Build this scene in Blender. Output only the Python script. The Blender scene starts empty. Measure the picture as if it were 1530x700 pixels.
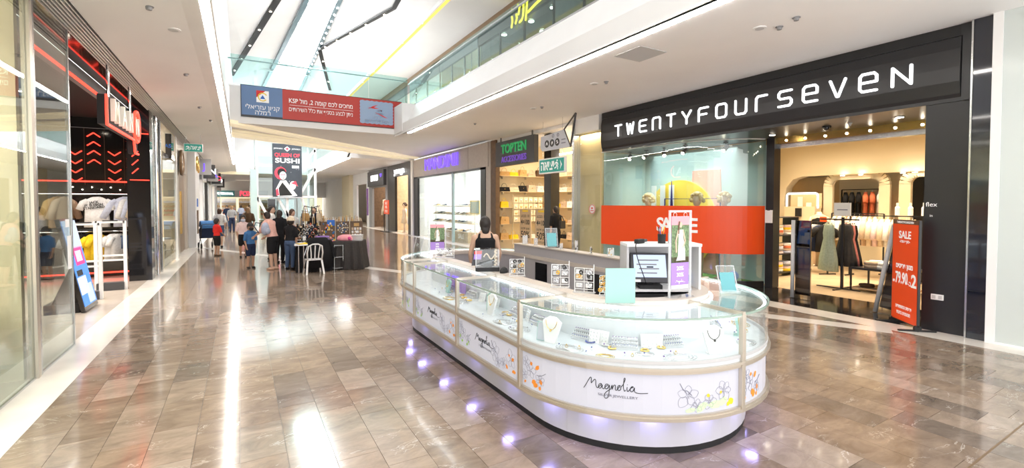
import bpy, bmesh, math, random
from mathutils import Vector, Matrix
PI = math.pi
random.seed(7)
SC = bpy.context.scene
COL = SC.collection

# ------------------------------------------------------------------ camera, world, light, exposure
cam_d = bpy.data.cameras.new('camera')
cam = bpy.data.objects.new('camera', cam_d)
COL.objects.link(cam)
cam_d.sensor_width = 36.0
cam_d.lens = 690.0 / 1530.0 * 36.0
cam_d.shift_y = -27.0 / 1530.0
cam_d.clip_end = 300
cam.location = (0, 0, 1.85)
cam.rotation_euler = (PI / 2 - math.atan(19 / 690.0), 0, -math.atan(405 / 690.0))
SC.camera = cam

world = bpy.data.worlds.new('world')
SC.world = world
world.use_nodes = True
wn = world.node_tree.nodes['Background']
wn.inputs[0].default_value = (1.0, 0.985, 0.965, 1)
wn.inputs[1].default_value = 1.8

SC.view_settings.view_transform = 'Standard'
SC.view_settings.look = 'None'
SC.view_settings.gamma = 1
SC.view_settings.use_curve_mapping = False
SC.view_settings.exposure = 0.55
SC.cycles.max_bounces = 9
SC.cycles.diffuse_bounces = 4
SC.cycles.glossy_bounces = 4
SC.cycles.transparent_max_bounces = 24
SC.cycles.transmission_bounces = 6
SC.cycles.sample_clamp_indirect = 4.0
SC.cycles.caustics_reflective = False
SC.cycles.caustics_refractive = False


def area(name, loc, sx, sy, power, color=(1, 1, 1), rot=(0, 0, 0), spread=2.0):
    d = bpy.data.lights.new(name, 'AREA')
    d.shape = 'RECTANGLE'
    d.size, d.size_y = sx, sy
    d.energy = power
    d.color = color
    d.spread = spread
    o = bpy.data.objects.new(name, d)
    o.location = loc
    o.rotation_euler = rot
    COL.objects.link(o)
    return o


WARM = (1.0, 0.80, 0.55)
SOFT = (1.0, 0.93, 0.84)
# ceiling lamps of the shops
area('shop_ceiling_light', (-4.2, 11.5, 3.85), 3.4, 4.5, 240, SOFT)
area('shop_ceiling_light', (-2.8, 4.5, 3.9), 1.2, 3.6, 160, SOFT)
area('shop_ceiling_light', (12.6, 5.6, 4.0), 3.5, 5.0, 290, WARM)
area('shop_ceiling_light', (9.9, 8.2, 3.20), 1.0, 2.6, 40, (0.95, 1, 1))
area('shop_ceiling_light', (10.4, 13.6, 4.15), 2.6, 4.6, 190, (1.0, 0.84, 0.62))
area('shop_ceiling_light', (10.6, 21.2, 4.1), 3.2, 8.4, 430, (0.95, 0.99, 1))
area('shop_ceiling_light', (10.2, 29.5, 4.0), 2.0, 5.6, 260, SOFT)
area('shop_ceiling_light', (10.2, 36.5, 4.0), 2.0, 6.6, 380, SOFT)
area('shop_ceiling_light', (-3.8, 17.0, 3.9), 2.6, 2.6, 130, SOFT)
area('shop_ceiling_light', (-3.6, 32.0, 3.9), 2.2, 17.0, 700, SOFT)
area('shop_ceiling_light', (1.5, 66.0, 3.9), 9.0, 5.0, 900, SOFT)
area('shop_ceiling_light', (10.4, 20.0, 8.8), 3.0, 18.0, 420, (1.0, 0.95, 0.85))
area('niche_lamp', (8.756, 10.45, 3.86), 0.06, 0.9, 14, WARM, spread=PI)
# added fill lights without fixtures: skylight slot, bridge deck, gallery floor
area('added_skylight_fill', (3.0, 31.5, 11.3), 1.6, 19.0, 2300, (0.95, 0.98, 1.0), spread=PI)
area('added_skylight_fill', (3.25, 12.0, 11.3), 1.2, 20.0, 120, (0.95, 0.98, 1.0), spread=PI)
area('added_roof_fill', (2.5, 19.0, 5.48), 5.0, 1.6, 35, (1.0, 0.98, 0.95), (PI, 0, 0), PI)
area('added_roof_fill', (6.4, 16.0, 5.48), 1.2, 22.0, 28, (1.0, 0.98, 0.95), (PI, 0, 0), PI)
area('shop_ceiling_light', (9.7, -0.3, 4.2), 1.8, 4.0, 45, (0.97, 1, 1))


# ------------------------------------------------------------------ materials
M = {}


def mat(name, base=(0.8, 0.8, 0.8), rough=0.5, metal=0.0, spec=0.5, emit=None, es=0.0, noise=0.0, nscale=8.0, bump=0.0, coat=0.0, trans=0.0, alpha=1.0):
    m = bpy.data.materials.new(name)
    m.use_nodes = True
    nt = m.node_tree
    b = nt.nodes['Principled BSDF']
    b.inputs['Base Color'].default_value = (*base, 1)
    b.inputs['Roughness'].default_value = rough
    b.inputs['Metallic'].default_value = metal
    b.inputs['Specular IOR Level'].default_value = spec
    if coat:
        b.inputs['Coat Weight'].default_value = coat
        b.inputs['Coat Roughness'].default_value = 0.05
    if emit:
        b.inputs['Emission Color'].default_value = (*emit, 1)
        b.inputs['Emission Strength'].default_value = es
    if trans:
        b.inputs['Transmission Weight'].default_value = trans
    b.inputs['Alpha'].default_value = alpha
    if noise or bump:
        tc = nt.nodes.new('ShaderNodeNewGeometry')
        n = nt.nodes.new('ShaderNodeTexNoise')
        n.inputs['Scale'].default_value = nscale
        n.inputs['Detail'].default_value = 5
        nt.links.new(tc.outputs['Position'], n.inputs['Vector'])
        if noise:
            r = nt.nodes.new('ShaderNodeMapRange')
            r.inputs[1].default_value, r.inputs[2].default_value = 0.3, 0.7
            r.inputs[3].default_value, r.inputs[4].default_value = 1 - noise, 1 + noise
            mx = nt.nodes.new('ShaderNodeVectorMath')
            mx.operation = 'SCALE'
            mx.inputs[0].default_value = base
            nt.links.new(n.outputs['Fac'], r.inputs[0])
            nt.links.new(r.outputs[0], mx.inputs['Scale'])
            nt.links.new(mx.outputs[0], b.inputs['Base Color'])
        if bump:
            bp = nt.nodes.new('ShaderNodeBump')
            bp.inputs['Strength'].default_value = bump
            bp.inputs['Distance'].default_value = 0.02
            nt.links.new(n.outputs['Fac'], bp.inputs['Height'])
            nt.links.new(bp.outputs[0], b.inputs['Normal'])
    M[name] = m
    return m


def glass(name, tint=(0.95, 0.985, 0.975), refl=1.0, ior=1.5, rough=0.0, floor=0.0):
    m = bpy.data.materials.new(name)
    m.use_nodes = True
    nt = m.node_tree
    nt.nodes.remove(nt.nodes['Principled BSDF'])
    out = nt.nodes['Material Output']
    t = nt.nodes.new('ShaderNodeBsdfTransparent')
    t.inputs[0].default_value = (*tint, 1)
    g = nt.nodes.new('ShaderNodeBsdfGlossy')
    g.inputs['Roughness'].default_value = rough
    g.inputs['Color'].default_value = (refl, refl, refl, 1)
    f = nt.nodes.new('ShaderNodeFresnel')
    gm = nt.nodes.new('ShaderNodeNewGeometry')
    mr = nt.nodes.new('ShaderNodeMapRange')
    mr.inputs[3].default_value, mr.inputs[4].default_value = ior, 1.0 / ior
    nt.links.new(gm.outputs['Backfacing'], mr.inputs[0])
    nt.links.new(mr.outputs[0], f.inputs['IOR'])
    mx = nt.nodes.new('ShaderNodeMixShader')
    fac = f.outputs[0]
    if floor:
        a = nt.nodes.new('ShaderNodeMath')
        a.operation = 'MAXIMUM'
        a.inputs[1].default_value = floor
        nt.links.new(fac, a.inputs[0])
        fac = a.outputs[0]
    nt.links.new(fac, mx.inputs[0])
    nt.links.new(t.outputs[0], mx.inputs[1])
    nt.links.new(g.outputs[0], mx.inputs[2])
    nt.links.new(mx.outputs[0], out.inputs[0])
    M[name] = m
    return m


def frosted(name, col, amount):
    """milky film: part diffuse, part clear"""
    m = bpy.data.materials.new(name)
    m.use_nodes = True
    nt = m.node_tree
    b = nt.nodes['Principled BSDF']
    b.inputs['Base Color'].default_value = (*col, 1)
    b.inputs['Roughness'].default_value = 0.15
    t = nt.nodes.new('ShaderNodeBsdfTransparent')
    mx = nt.nodes.new('ShaderNodeMixShader')
    mx.inputs[0].default_value = amount
    nt.links.new(t.outputs[0], mx.inputs[1])
    nt.links.new(b.outputs[0], mx.inputs[2])
    nt.links.new(mx.outputs[0], nt.nodes['Material Output'].inputs[0])
    M[name] = m
    return m


def marble(name, c1, c2, seed):
    m = bpy.data.materials.new(name)
    m.use_nodes = True
    nt = m.node_tree
    L = nt.links.new
    b = nt.nodes['Principled BSDF']
    geo = nt.nodes.new('ShaderNodeNewGeometry')
    mp = nt.nodes.new('ShaderNodeMapping')
    mp.inputs['Location'].default_value = (seed * 3.7, seed * 5.1, seed)
    mp.inputs['Rotation'].default_value = (0, 0, 0.5 + 0.25 * seed)
    mp.inputs['Scale'].default_value = (1.0, 2.2, 1)
    L(geo.outputs['Position'], mp.inputs['Vector'])
    n1 = nt.nodes.new('ShaderNodeTexNoise')
    n1.inputs['Scale'].default_value = 2.6
    n1.inputs['Detail'].default_value = 9
    n1.inputs['Roughness'].default_value = 0.68
    n1.inputs['Distortion'].default_value = 0.6
    L(mp.outputs[0], n1.inputs['Vector'])
    r1 = nt.nodes.new('ShaderNodeValToRGB')
    r1.color_ramp.elements[0].position = 0.30
    r1.color_ramp.elements[0].color = (*c1, 1)
    r1.color_ramp.elements[1].position = 0.70
    r1.color_ramp.elements[1].color = (*c2, 1)
    L(n1.outputs['Fac'], r1.inputs[0])
    n2 = nt.nodes.new('ShaderNodeTexNoise')
    n2.inputs['Scale'].default_value = 1.3
    n2.inputs['Detail'].default_value = 6
    n2.inputs['Roughness'].default_value = 0.6
    n2.inputs['Distortion'].default_value = 1.2
    L(mp.outputs[0], n2.inputs['Vector'])
    sub = nt.nodes.new('ShaderNodeMath')
    sub.operation = 'SUBTRACT'
    sub.inputs[1].default_value = 0.5
    L(n2.outputs['Fac'], sub.inputs[0])
    ab = nt.nodes.new('ShaderNodeMath')
    ab.operation = 'ABSOLUTE'
    L(sub.outputs[0], ab.inputs[0])
    rv = nt.nodes.new('ShaderNodeMapRange')
    rv.inputs[1].default_value, rv.inputs[2].default_value = 0.0, 0.009
    rv.inputs[3].default_value, rv.inputs[4].default_value = 0.55, 0.0
    L(ab.outputs[0], rv.inputs[0])
    n3 = nt.nodes.new('ShaderNodeTexNoise')
    n3.inputs['Scale'].default_value = 2.0
    L(mp.outputs[0], n3.inputs['Vector'])
    r3 = nt.nodes.new('ShaderNodeMapRange')
    r3.inputs[1].default_value, r3.inputs[2].default_value = 0.5, 0.62
    L(n3.outputs['Fac'], r3.inputs[0])
    mul = nt.nodes.new('ShaderNodeMath')
    mul.operation = 'MULTIPLY'
    L(rv.outputs[0], mul.inputs[0])
    L(r3.outputs[0], mul.inputs[1])
    mx = nt.nodes.new('ShaderNodeMix')
    mx.data_type = 'RGBA'
    L(mul.outputs[0], mx.inputs['Factor'])
    L(r1.outputs[0], mx.inputs['A'])
    mx.inputs['B'].default_value = (0.75, 0.70, 0.63, 1)
    L(mx.outputs['Result'], b.inputs['Base Color'])
    b.inputs['Roughness'].default_value = 0.13
    b.inputs['Specular IOR Level'].default_value = 0.62
    b.inputs['Coat Weight'].default_value = 0.25
    b.inputs['Coat Roughness'].default_value = 0.05
    M[name] = m
    return m


def emis(name, col, s):
    return mat(name, (0.0, 0.0, 0.0), 0.5, emit=col, es=s)


marble('marble_a', (0.161, 0.117, 0.085), (0.334, 0.250, 0.186), 1)
marble('marble_b', (0.210, 0.157, 0.118), (0.408, 0.315, 0.243), 2)
marble('marble_c', (0.124, 0.096, 0.075), (0.265, 0.207, 0.165), 3)
marble('marble_d', (0.191, 0.137, 0.098), (0.384, 0.285, 0.208), 4)
marble('marble_e', (0.248, 0.192, 0.151), (0.457, 0.367, 0.293), 5)
mat('marble_white', (0.80, 0.75, 0.68), 0.14, noise=0.06, nscale=3, spec=0.5)
mat('grout', (0.17, 0.14, 0.115), 0.35)
mat('white_paint', (0.90, 0.895, 0.895), 0.55, noise=0.02, nscale=1.5)
mat('ceiling_paint', (0.93, 0.925, 0.925), 0.6, noise=0.025, nscale=0.8)
mat('bright_white', (0.86, 0.86, 0.86), 0.35)
mat('cream', (0.80, 0.70, 0.50), 0.5)
mat('cove_cream_glow', (0.86, 0.76, 0.55), 0.5, emit=(1.0, 0.86, 0.60), es=0.30)  # cove light put into the cream surface as weak emission
mat('beige_wall', (0.74, 0.57, 0.32), 0.5, noise=0.04, nscale=2)
mat('black_metal', (0.018, 0.018, 0.020), 0.32, spec=0.5)
mat('black_matte', (0.012, 0.012, 0.013), 0.6)
mat('black_gloss', (0.012, 0.012, 0.014), 0.08, coat=0.5)
mat('black_tile', (0.022, 0.019, 0.018), 0.10, noise=0.25, nscale=5, coat=0.3)
mat('navy_tile', (0.010, 0.012, 0.022), 0.05, coat=0.8)
mat('dark_grey', (0.06, 0.06, 0.065), 0.45)
mat('mid_grey', (0.25, 0.25, 0.26), 0.45)
mat('light_grey', (0.55, 0.55, 0.56), 0.45)
mat('counter_grey', (0.42, 0.40, 0.42), 0.4)
mat('steel', (0.62, 0.63, 0.64), 0.22, metal=1.0)
mat('chrome', (0.80, 0.80, 0.80), 0.08, metal=1.0)
mat('champagne', (0.62, 0.56, 0.48), 0.30, metal=0.7)
mat('bronze', (0.30, 0.20, 0.12), 0.35, metal=0.6)
mat('gold', (0.80, 0.55, 0.18), 0.25, metal=1.0)
mat('silver', (0.78, 0.78, 0.80), 0.18, metal=1.0)
mat('beige_counter', (0.58, 0.51, 0.45), 0.35)
mat('wood', (0.50, 0.36, 0.22), 0.45, noise=0.15, nscale=6)
mat('light_wood', (0.62, 0.48, 0.30), 0.45, noise=0.1, nscale=6)
mat('dark_wood', (0.13, 0.075, 0.04), 0.5, noise=0.2, nscale=6)
mat('panel_wood', (0.52, 0.47, 0.43), 0.45, noise=0.06, nscale=9)
mat('sale_red', (0.88, 0.080, 0.010), 0.35)
mat('banner_red', (0.52, 0.040, 0.028), 0.4)
mat('banner_blue', (0.13, 0.23, 0.44), 0.4)
mat('stamp_blue', (0.34, 0.46, 0.66), 0.4)
mat('print_white', (0.88, 0.88, 0.88), 0.5, emit=(1, 1, 1), es=0.1)
mat('print_black', (0.012, 0.012, 0.012), 0.5)
mat('print_red', (0.75, 0.03, 0.03), 0.5)
mat('print_orange', (0.90, 0.30, 0.03), 0.5)
mat('print_yellow', (0.92, 0.68, 0.04), 0.5)
mat('print_green', (0.30, 0.60, 0.05), 0.5)
mat('print_pale_green', (0.62, 0.80, 0.52), 0.5)
mat('print_blue', (0.03, 0.16, 0.60), 0.5)
mat('print_line', (0.20, 0.20, 0.26), 0.5)
mat('print_purple', (0.24, 0.09, 0.34), 0.5)
mat('print_violet', (0.38, 0.22, 0.62), 0.4)
mat('print_magenta', (0.65, 0.05, 0.25), 0.5)
mat('print_pink', (0.85, 0.35, 0.40), 0.5)
mat('print_teal', (0.12, 0.38, 0.42), 0.35)
mat('print_skin', (0.72, 0.50, 0.38), 0.5)
mat('print_hair', (0.16, 0.09, 0.05), 0.5)
mat('print_leafy', (0.16, 0.24, 0.12), 0.6, noise=0.5, nscale=60)
mat('poster_dark', (0.045, 0.055, 0.07), 0.45, noise=0.1, nscale=3)
mat('kraft', (0.62, 0.47, 0.30), 0.6)
mat('frost_teal', (0.34, 0.60, 0.54), 0.2)
mat('pale_teal', (0.50, 0.64, 0.64), 0.5)
mat('sun_yellow', (0.90, 0.66, 0.10), 0.5)
mat('peach', (0.85, 0.45, 0.38), 0.5)
mat('turf', (0.10, 0.28, 0.05), 0.9, noise=0.4, nscale=60, bump=0.6)
mat('blond', (0.80, 0.60, 0.32), 0.6, noise=0.25, nscale=40, bump=0.8)
mat('mannequin', (0.78, 0.62, 0.48), 0.4)
mat('indigo_metal', (0.03, 0.03, 0.22), 0.35)
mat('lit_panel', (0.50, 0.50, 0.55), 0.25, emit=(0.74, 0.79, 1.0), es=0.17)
mat('case_white', (0.68, 0.71, 0.74), 0.3)
mat('plinth_white', (0.60, 0.60, 0.63), 0.3)
mat('edge_green', (0.30, 0.40, 0.34), 0.1, spec=0.7)
mat('shop_floor', (0.52, 0.40, 0.27), 0.25, noise=0.12, nscale=2)
mat('pale_floor', (0.50, 0.43, 0.36), 0.18, noise=0.06, nscale=3)
mat('green_sign', (0.01, 0.20, 0.16), 0.4, emit=(0.01, 0.20, 0.16), es=0.4)
mat('grey_sign', (0.55, 0.58, 0.64), 0.45)
mat('screen_dark', (0.04, 0.05, 0.07), 0.12)
mat('ebony', (0.02, 0.018, 0.016), 0.4)
glass('clear_glass')
glass('case_glass', (0.97, 0.99, 0.985))
glass('front_glass', (0.90, 0.95, 0.93), ior=1.5, floor=0.07)
glass('left_glass', (0.86, 0.92, 0.89), ior=1.7, floor=0.24)
glass('rail_glass', (0.74, 0.89, 0.885), ior=1.5, floor=0.05)
glass('tower_glass', (0.80, 0.90, 0.90), ior=1.5, floor=0.10)
glass('acrylic', (0.97, 0.98, 0.985), ior=1.45, floor=0.06)
glass('smoke_glass', (0.18, 0.17, 0.17), ior=1.5, floor=0.06)
frosted('milky_glass', (0.70, 0.76, 0.74), 0.70)
frosted('milky_acrylic', (0.82, 0.84, 0.86), 0.40)
emis('led_white', (1.0, 0.94, 0.88), 26.0)
emis('led_cool', (0.90, 0.95, 1.0), 14.0)
emis('led_case', (0.86, 0.93, 1.0), 5.5)
emis('led_blue', (0.36, 0.33, 1.0), 18.0)
emis('neon_red', (1.0, 0.045, 0.025), 2.6)
emis('sign_white', (1.0, 1.0, 1.0), 2.0)
emis('sign_violet', (0.20, 0.10, 1.0), 1.1)
emis('sign_yellow', (1.0, 0.78, 0.05), 1.6)
emis('sign_green', (0.03, 0.42, 0.12), 0.5)
emis('sign_purple', (0.22, 0.09, 0.55), 0.5)
emis('sign_red', (1.0, 0.05, 0.08), 1.6)
emis('cove_light', (1.0, 0.62, 0.10), 1.1)
emis('spot_glow', (1.0, 0.88, 0.70), 22.0)
emis('screen_glow', (0.62, 0.72, 0.95), 0.9)
emis('screen_blue', (0.10, 0.30, 0.85), 1.0)
emis('screen_white', (0.85, 0.88, 1.0), 1.0)
emis('screen_magenta', (0.9, 0.06, 0.28), 1.0)
CLOTH = {}


def cloth(name, c, n=0.10):
    mat('cloth_' + name, c, 0.85, noise=n, nscale=25, bump=0.15, spec=0.2)


for nm, c in dict(white=(0.80, 0.79, 0.78), black=(0.015, 0.015, 0.017), red=(0.72, 0.035, 0.03), blue=(0.06, 0.17, 0.38), pink=(0.72, 0.42, 0.36),
                  pale_pink=(0.78, 0.60, 0.60), denim=(0.07, 0.11, 0.20), navy=(0.02, 0.03, 0.07), yellow=(0.85, 0.58, 0.03), sage=(0.36, 0.42, 0.33),
                  coral=(0.72, 0.20, 0.10), cream=(0.74, 0.62, 0.46), beige=(0.58, 0.44, 0.32), ice=(0.62, 0.66, 0.80), grey=(0.30, 0.30, 0.31),
                  brown=(0.10, 0.06, 0.035), tan=(0.55, 0.34, 0.14), charcoal=(0.055, 0.05, 0.048), silverblue=(0.42, 0.46, 0.58), rose=(0.60, 0.22, 0.20)).items():
    cloth(nm, c)
mat('skin_light', (0.60, 0.38, 0.27), 0.5)
mat('skin_tan', (0.46, 0.27, 0.18), 0.5)
mat('hair_dark', (0.018, 0.012, 0.010), 0.55)
mat('hair_brown', (0.07, 0.035, 0.02), 0.55)
mat('hair_fair', (0.30, 0.18, 0.09), 0.55)


# ------------------------------------------------------------------ mesh builders
class MB:
    def __init__(s):
        s.v, s.f, s.smooth, s.mi = [], [], False, []

    def add(s, vs, fs, mi=0):
        b = len(s.v)
        s.v += [tuple(p) for p in vs]
        s.f += [tuple(i + b for i in f) for f in fs]
        s.mi += [mi] * len(fs)
        return s

    def box(s, x0, x1, y0, y1, z0, z1, mi=0):
        vs = [(x0, y0, z0), (x1, y0, z0), (x1, y1, z0), (x0, y1, z0), (x0, y0, z1), (x1, y0, z1), (x1, y1, z1), (x0, y1, z1)]
        return s.add(vs, [(0, 3, 2, 1), (4, 5, 6, 7), (0, 1, 5, 4), (1, 2, 6, 5), (2, 3, 7, 6), (3, 0, 4, 7)], mi)

    def obox(s, c, u, v, w, mi=0):
        """oriented box: centre c, half vectors u, v, w"""
        c, u, v, w = Vector(c), Vector(u), Vector(v), Vector(w)
        vs = [c + a * u + b * v + d * w for d in (-1, 1) for (a, b) in ((-1, -1), (1, -1), (1, 1), (-1, 1))]
        return s.add(vs, [(0, 3, 2, 1), (4, 5, 6, 7), (0, 1, 5, 4), (1, 2, 6, 5), (2, 3, 7, 6), (3, 0, 4, 7)], mi)

    def bar(s, a, b, w, h=None, mi=0):
        """square bar from a to b"""
        a, b = Vector(a), Vector(b)
        h = h or w
        d = (b - a)
        t = d.normalized()
        up = Vector((0, 0, 1)) if abs(t.z) < 0.95 else Vector((0, 1, 0))
        u = t.cross(up).normalized()
        v = u.cross(t)
        return s.obox((a + b) / 2, d / 2, u * w / 2, v * h / 2, mi)

    def tube(s, pts, r, n=8, closed=False, cap=True, mi=0):
        pts = [Vector(p) for p in pts]
        k = len(pts)
        rs = r if isinstance(r, (list, tuple)) else [r] * k
        base = len(s.v)
        prev = None
        for i, p in enumerate(pts):
            if closed:
                t = pts[(i + 1) % k] - pts[i - 1]
            else:
                t = pts[min(i + 1, k - 1)] - pts[max(i - 1, 0)]
            t = t.normalized() if t.length > 1e-9 else Vector((0, 0, 1))
            if prev is None:
                up = Vector((0, 0, 1)) if abs(t.z) < 0.9 else Vector((1, 0, 0))
                u = t.cross(up).normalized()
            else:
                u = prev - t * prev.dot(t)
                u = u.normalized() if u.length > 1e-6 else t.cross(Vector((0, 0, 1))).normalized()
            prev = u
            w = t.cross(u)
            for j in range(n):
                a = 2 * PI * j / n
                s.v.append(tuple(p + (u * math.cos(a) + w * math.sin(a)) * rs[i]))
        m = k if closed else k - 1
        for i in range(m):
            for j in range(n):
                a, b = base + i * n, base + ((i + 1) % k) * n
                s.f.append((a + j, a + (j + 1) % n, b + (j + 1) % n, b + j))
                s.mi.append(mi)
        if cap and not closed:
            s.f.append(tuple(base + j for j in reversed(range(n))))
            s.f.append(tuple(base + (k - 1) * n + j for j in range(n)))
            s.mi += [mi, mi]
        return s

    def cyl(s, c, r, h, n=16, axis='z', r2=None, mi=0):
        c = Vector(c)
        d = dict(x=Vector((1, 0, 0)), y=Vector((0, 1, 0)), z=Vector((0, 0, 1)))[axis]
        return s.tube([c, c + d * h], [r, r if r2 is None else r2], n, mi=mi)

    def lathe(s, prof, c=(0, 0, 0), n=20, sx=1, sy=1, mi=0):
        b = len(s.v)
        for (r, z) in prof:
            for j in range(n):
                a = 2 * PI * j / n
                s.v.append((c[0] + r * sx * math.cos(a), c[1] + r * sy * math.sin(a), c[2] + z))
        for i in range(len(prof) - 1):
            for j in range(n):
                s.f.append((b + i * n + j, b + i * n + (j + 1) % n, b + (i + 1) * n + (j + 1) % n, b + (i + 1) * n + j))
                s.mi.append(mi)
        s.f.append(tuple(b + j for j in reversed(range(n))))
        s.f.append(tuple(b + (len(prof) - 1) * n + j for j in range(n)))
        s.mi += [mi, mi]
        return s

    def prism(s, poly, o, u, v, w, mi=0):
        """2-D polygon poly extruded: o + x*u + y*v, thickness vector w"""
        o, u, v, w = Vector(o), Vector(u), Vector(v), Vector(w)
        n = len(poly)
        vs = [o + u * x + v * y for x, y in poly] + [o + u * x + v * y + w for x, y in poly]
        fs = [tuple(reversed(range(n))), tuple(range(n, 2 * n))] + [(i, (i + 1) % n, n + (i + 1) % n, n + i) for i in range(n)]
        return s.add(vs, fs, mi)

    def ball(s, c, r, n=10, m=7, sx=1, sy=1, sz=1, mi=0):
        prof = [(r * math.sin(PI * i / m) if 0 < i < m else r * 0.02, -r * math.cos(PI * i / m) * sz) for i in range(m + 1)]
        return s.lathe(prof, c, n, sx, sy, mi)

    def ring(s, c, R, r, n=20, m=6, u=(1, 0, 0), v=(0, 1, 0), a0=0, a1=2 * PI, mi=0):
        c, u, v = Vector(c), Vector(u), Vector(v)
        full = abs(a1 - a0 - 2 * PI) < 1e-6
        k = n if full else n + 1
        pts = [c + u * (R * math.cos(a0 + (a1 - a0) * i / n)) + v * (R * math.sin(a0 + (a1 - a0) * i / n)) for i in range(k)]
        return s.tube(pts, r, m, closed=full, mi=mi)

    def build(s, name, m, parent=None, smooth=None, bevel=0):
        me = bpy.data.meshes.new(name)
        me.from_pydata(s.v, [], s.f)
        ms = m if isinstance(m, (list, tuple)) else [m]
        for x in ms:
            me.materials.append(M[x])
        if len(ms) > 1:
            me.polygons.foreach_set('material_index', s.mi)
        me.validate()
        bm = bmesh.new()
        bm.from_mesh(me)
        bmesh.ops.recalc_face_normals(bm, faces=bm.faces)
        if bevel:
            bmesh.ops.bevel(bm, geom=bm.edges[:], offset=bevel, segments=2, profile=0.5, affect='EDGES')
        bm.to_mesh(me)
        bm.free()
        if smooth or (smooth is None and s.smooth):
            me.polygons.foreach_set('use_smooth', [True] * len(me.polygons))
        o = bpy.data.objects.new(name, me)
        COL.objects.link(o)
        if parent is not None:
            o.parent = parent
        return o


def box(x0, x1, y0, y1, z0, z1):
    return MB().box(x0, x1, y0, y1, z0, z1)


def tag(o, label, cat, group=None):
    o['label'] = label
    o['category'] = cat
    if group:
        o['group'] = group
    return o


def thing(name, label, cat, loc=(0, 0, 0), rz=0.0, group=None):
    o = bpy.data.objects.new(name, None)
    o.empty_display_size = 0.1
    COL.objects.link(o)
    o.location = loc
    o.rotation_euler = (0, 0, rz)
    return tag(o, label, cat, group)


def struct(name, mb, m, parent=None, label=None, **k):
    o = mb.build(name, m, parent, **k) if mb is not None else bpy.data.objects.new(name, None)
    if mb is None:
        COL.objects.link(o)
    if parent is None:
        o['kind'] = 'structure'
    if label:
        o['label'] = label
    return o


def copy_tree(o, parent=None):
    c = o.copy()
    COL.objects.link(c)
    if parent is not None:
        c.parent = parent
    for ch in list(o.children):
        copy_tree(ch, c)
    return c


# text -> vertices / faces in a plane (x right, y up); Hebrew is stored already reversed
TMP = bpy.data.scenes.new('workbench')
TVL = TMP.view_layers[0]
ORD = 'first second third fourth fifth sixth seventh eighth ninth tenth eleventh twelfth thirteenth fourteenth fifteenth sixteenth seventeenth eighteenth'.split()


def text_geo(s, size=1.0, ext=0.0, bold=0.0, shear=0.0, align='CENTER', sx=1.0):
    cu = bpy.data.curves.new('lettering', 'FONT')
    cu.body = s
    cu.size = size
    cu.extrude = ext
    cu.offset = bold
    cu.shear = shear
    cu.align_x = align
    cu.align_y = 'CENTER'
    cu.resolution_u = 3
    o = bpy.data.objects.new('lettering', cu)
    TMP.collection.objects.link(o)
    TVL.update()
    dg = TVL.depsgraph
    me = o.evaluated_get(dg).to_mesh()
    vs = [(v.co.x * sx, v.co.y, v.co.z) for v in me.vertices]
    fs = [tuple(p.vertices) for p in me.polygons]
    o.evaluated_get(dg).to_mesh_clear()
    bpy.data.objects.remove(o)
    bpy.data.curves.remove(cu)
    return vs, fs


def heb(s):
    return s[::-1]


FACE = {'right': ((0, -1, 0), (-1, 0, 0)), 'left': ((0, 1, 0), (1, 0, 0)), 'front': ((1, 0, 0), (0, -1, 0))}


def text(name, s, o, side, size, m, parent=None, ext=0.004, bold=0.0, width=None, shear=0.0, align='CENTER', u=None, n=None, v=None, sx=1.0):
    """lettering standing on a wall plane; side chooses its facing"""
    uu, nn = FACE[side] if u is None else (u, n)
    uu, nn = Vector(uu), Vector(nn)
    vv = Vector((0, 0, 1)) if v is None else Vector(v)
    vs, fs = text_geo(s, size, ext, bold, shear, align, sx)
    if not vs:
        return None
    if width:
        x0, x1 = min(p[0] for p in vs), max(p[0] for p in vs)
        k = width / max(1e-6, x1 - x0)
        vs = [(p[0] * k, p[1], p[2]) for p in vs]
    oo = Vector(o)
    mb = MB().add([oo + uu * x + vv * y + nn * (z + ext) for x, y, z in vs], fs)
    return mb.build(name, m, parent)


def stroke2d(pts, w, n=8):
    """thick round-capped stroke as a list of convex polygons"""
    out = []
    for a, b in zip(pts[:-1], pts[1:]):
        a, b = Vector(a), Vector(b)
        d = (b - a)
        if d.length < 1e-9:
            continue
        d.normalize()
        p = Vector((-d.y, d.x)) * w / 2
        ang = math.atan2(d.y, d.x)
        poly = [b + Vector((math.cos(ang - PI / 2 + PI * i / n), math.sin(ang - PI / 2 + PI * i / n))) * w / 2 for i in range(n + 1)]
        poly += [a + Vector((math.cos(ang + PI / 2 + PI * i / n), math.sin(ang + PI / 2 + PI * i / n))) * w / 2 for i in range(n + 1)]
        out.append([(q.x, q.y) for q in poly])
    return out


def strokes(name, lines, w, o, u, v, nvec, m, parent=None, depth=0.01):
    mb = MB()
    for ln in lines:
        for poly in stroke2d(ln, w):
            mb.prism(poly, o, u, v, Vector(nvec) * depth)
    return mb.build(name, m, parent)


def catmull(P, k=6):
    out = []
    P = [Vector((*p, 0)) if len(p) == 2 else Vector(p) for p in P]
    for i in range(len(P) - 1):
        p0, p1, p2, p3 = P[max(i - 1, 0)], P[i], P[i + 1], P[min(i + 2, len(P) - 1)]
        for j in range(k):
            t = j / k
            out.append(0.5 * ((2 * p1) + (p2 - p0) * t + (2 * p0 - 5 * p1 + 4 * p2 - p3) * t * t + (3 * p1 - p0 - 3 * p2 + p3) * t ** 3))
    out.append(P[-1])
    return out


def arcpts(cx, cy, r, a0, a1, n=8, ry=None):
    ry = r if ry is None else ry
    return [(cx + r * math.cos(math.radians(a0 + (a1 - a0) * i / n)), cy + ry * math.sin(math.radians(a0 + (a1 - a0) * i / n))) for i in range(n + 1)]


# ================================================================== THE SETTING
CX, CY0, CY1 = 3.15, 3.22, 6.32        # kiosk centre line and its two end centres

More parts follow.
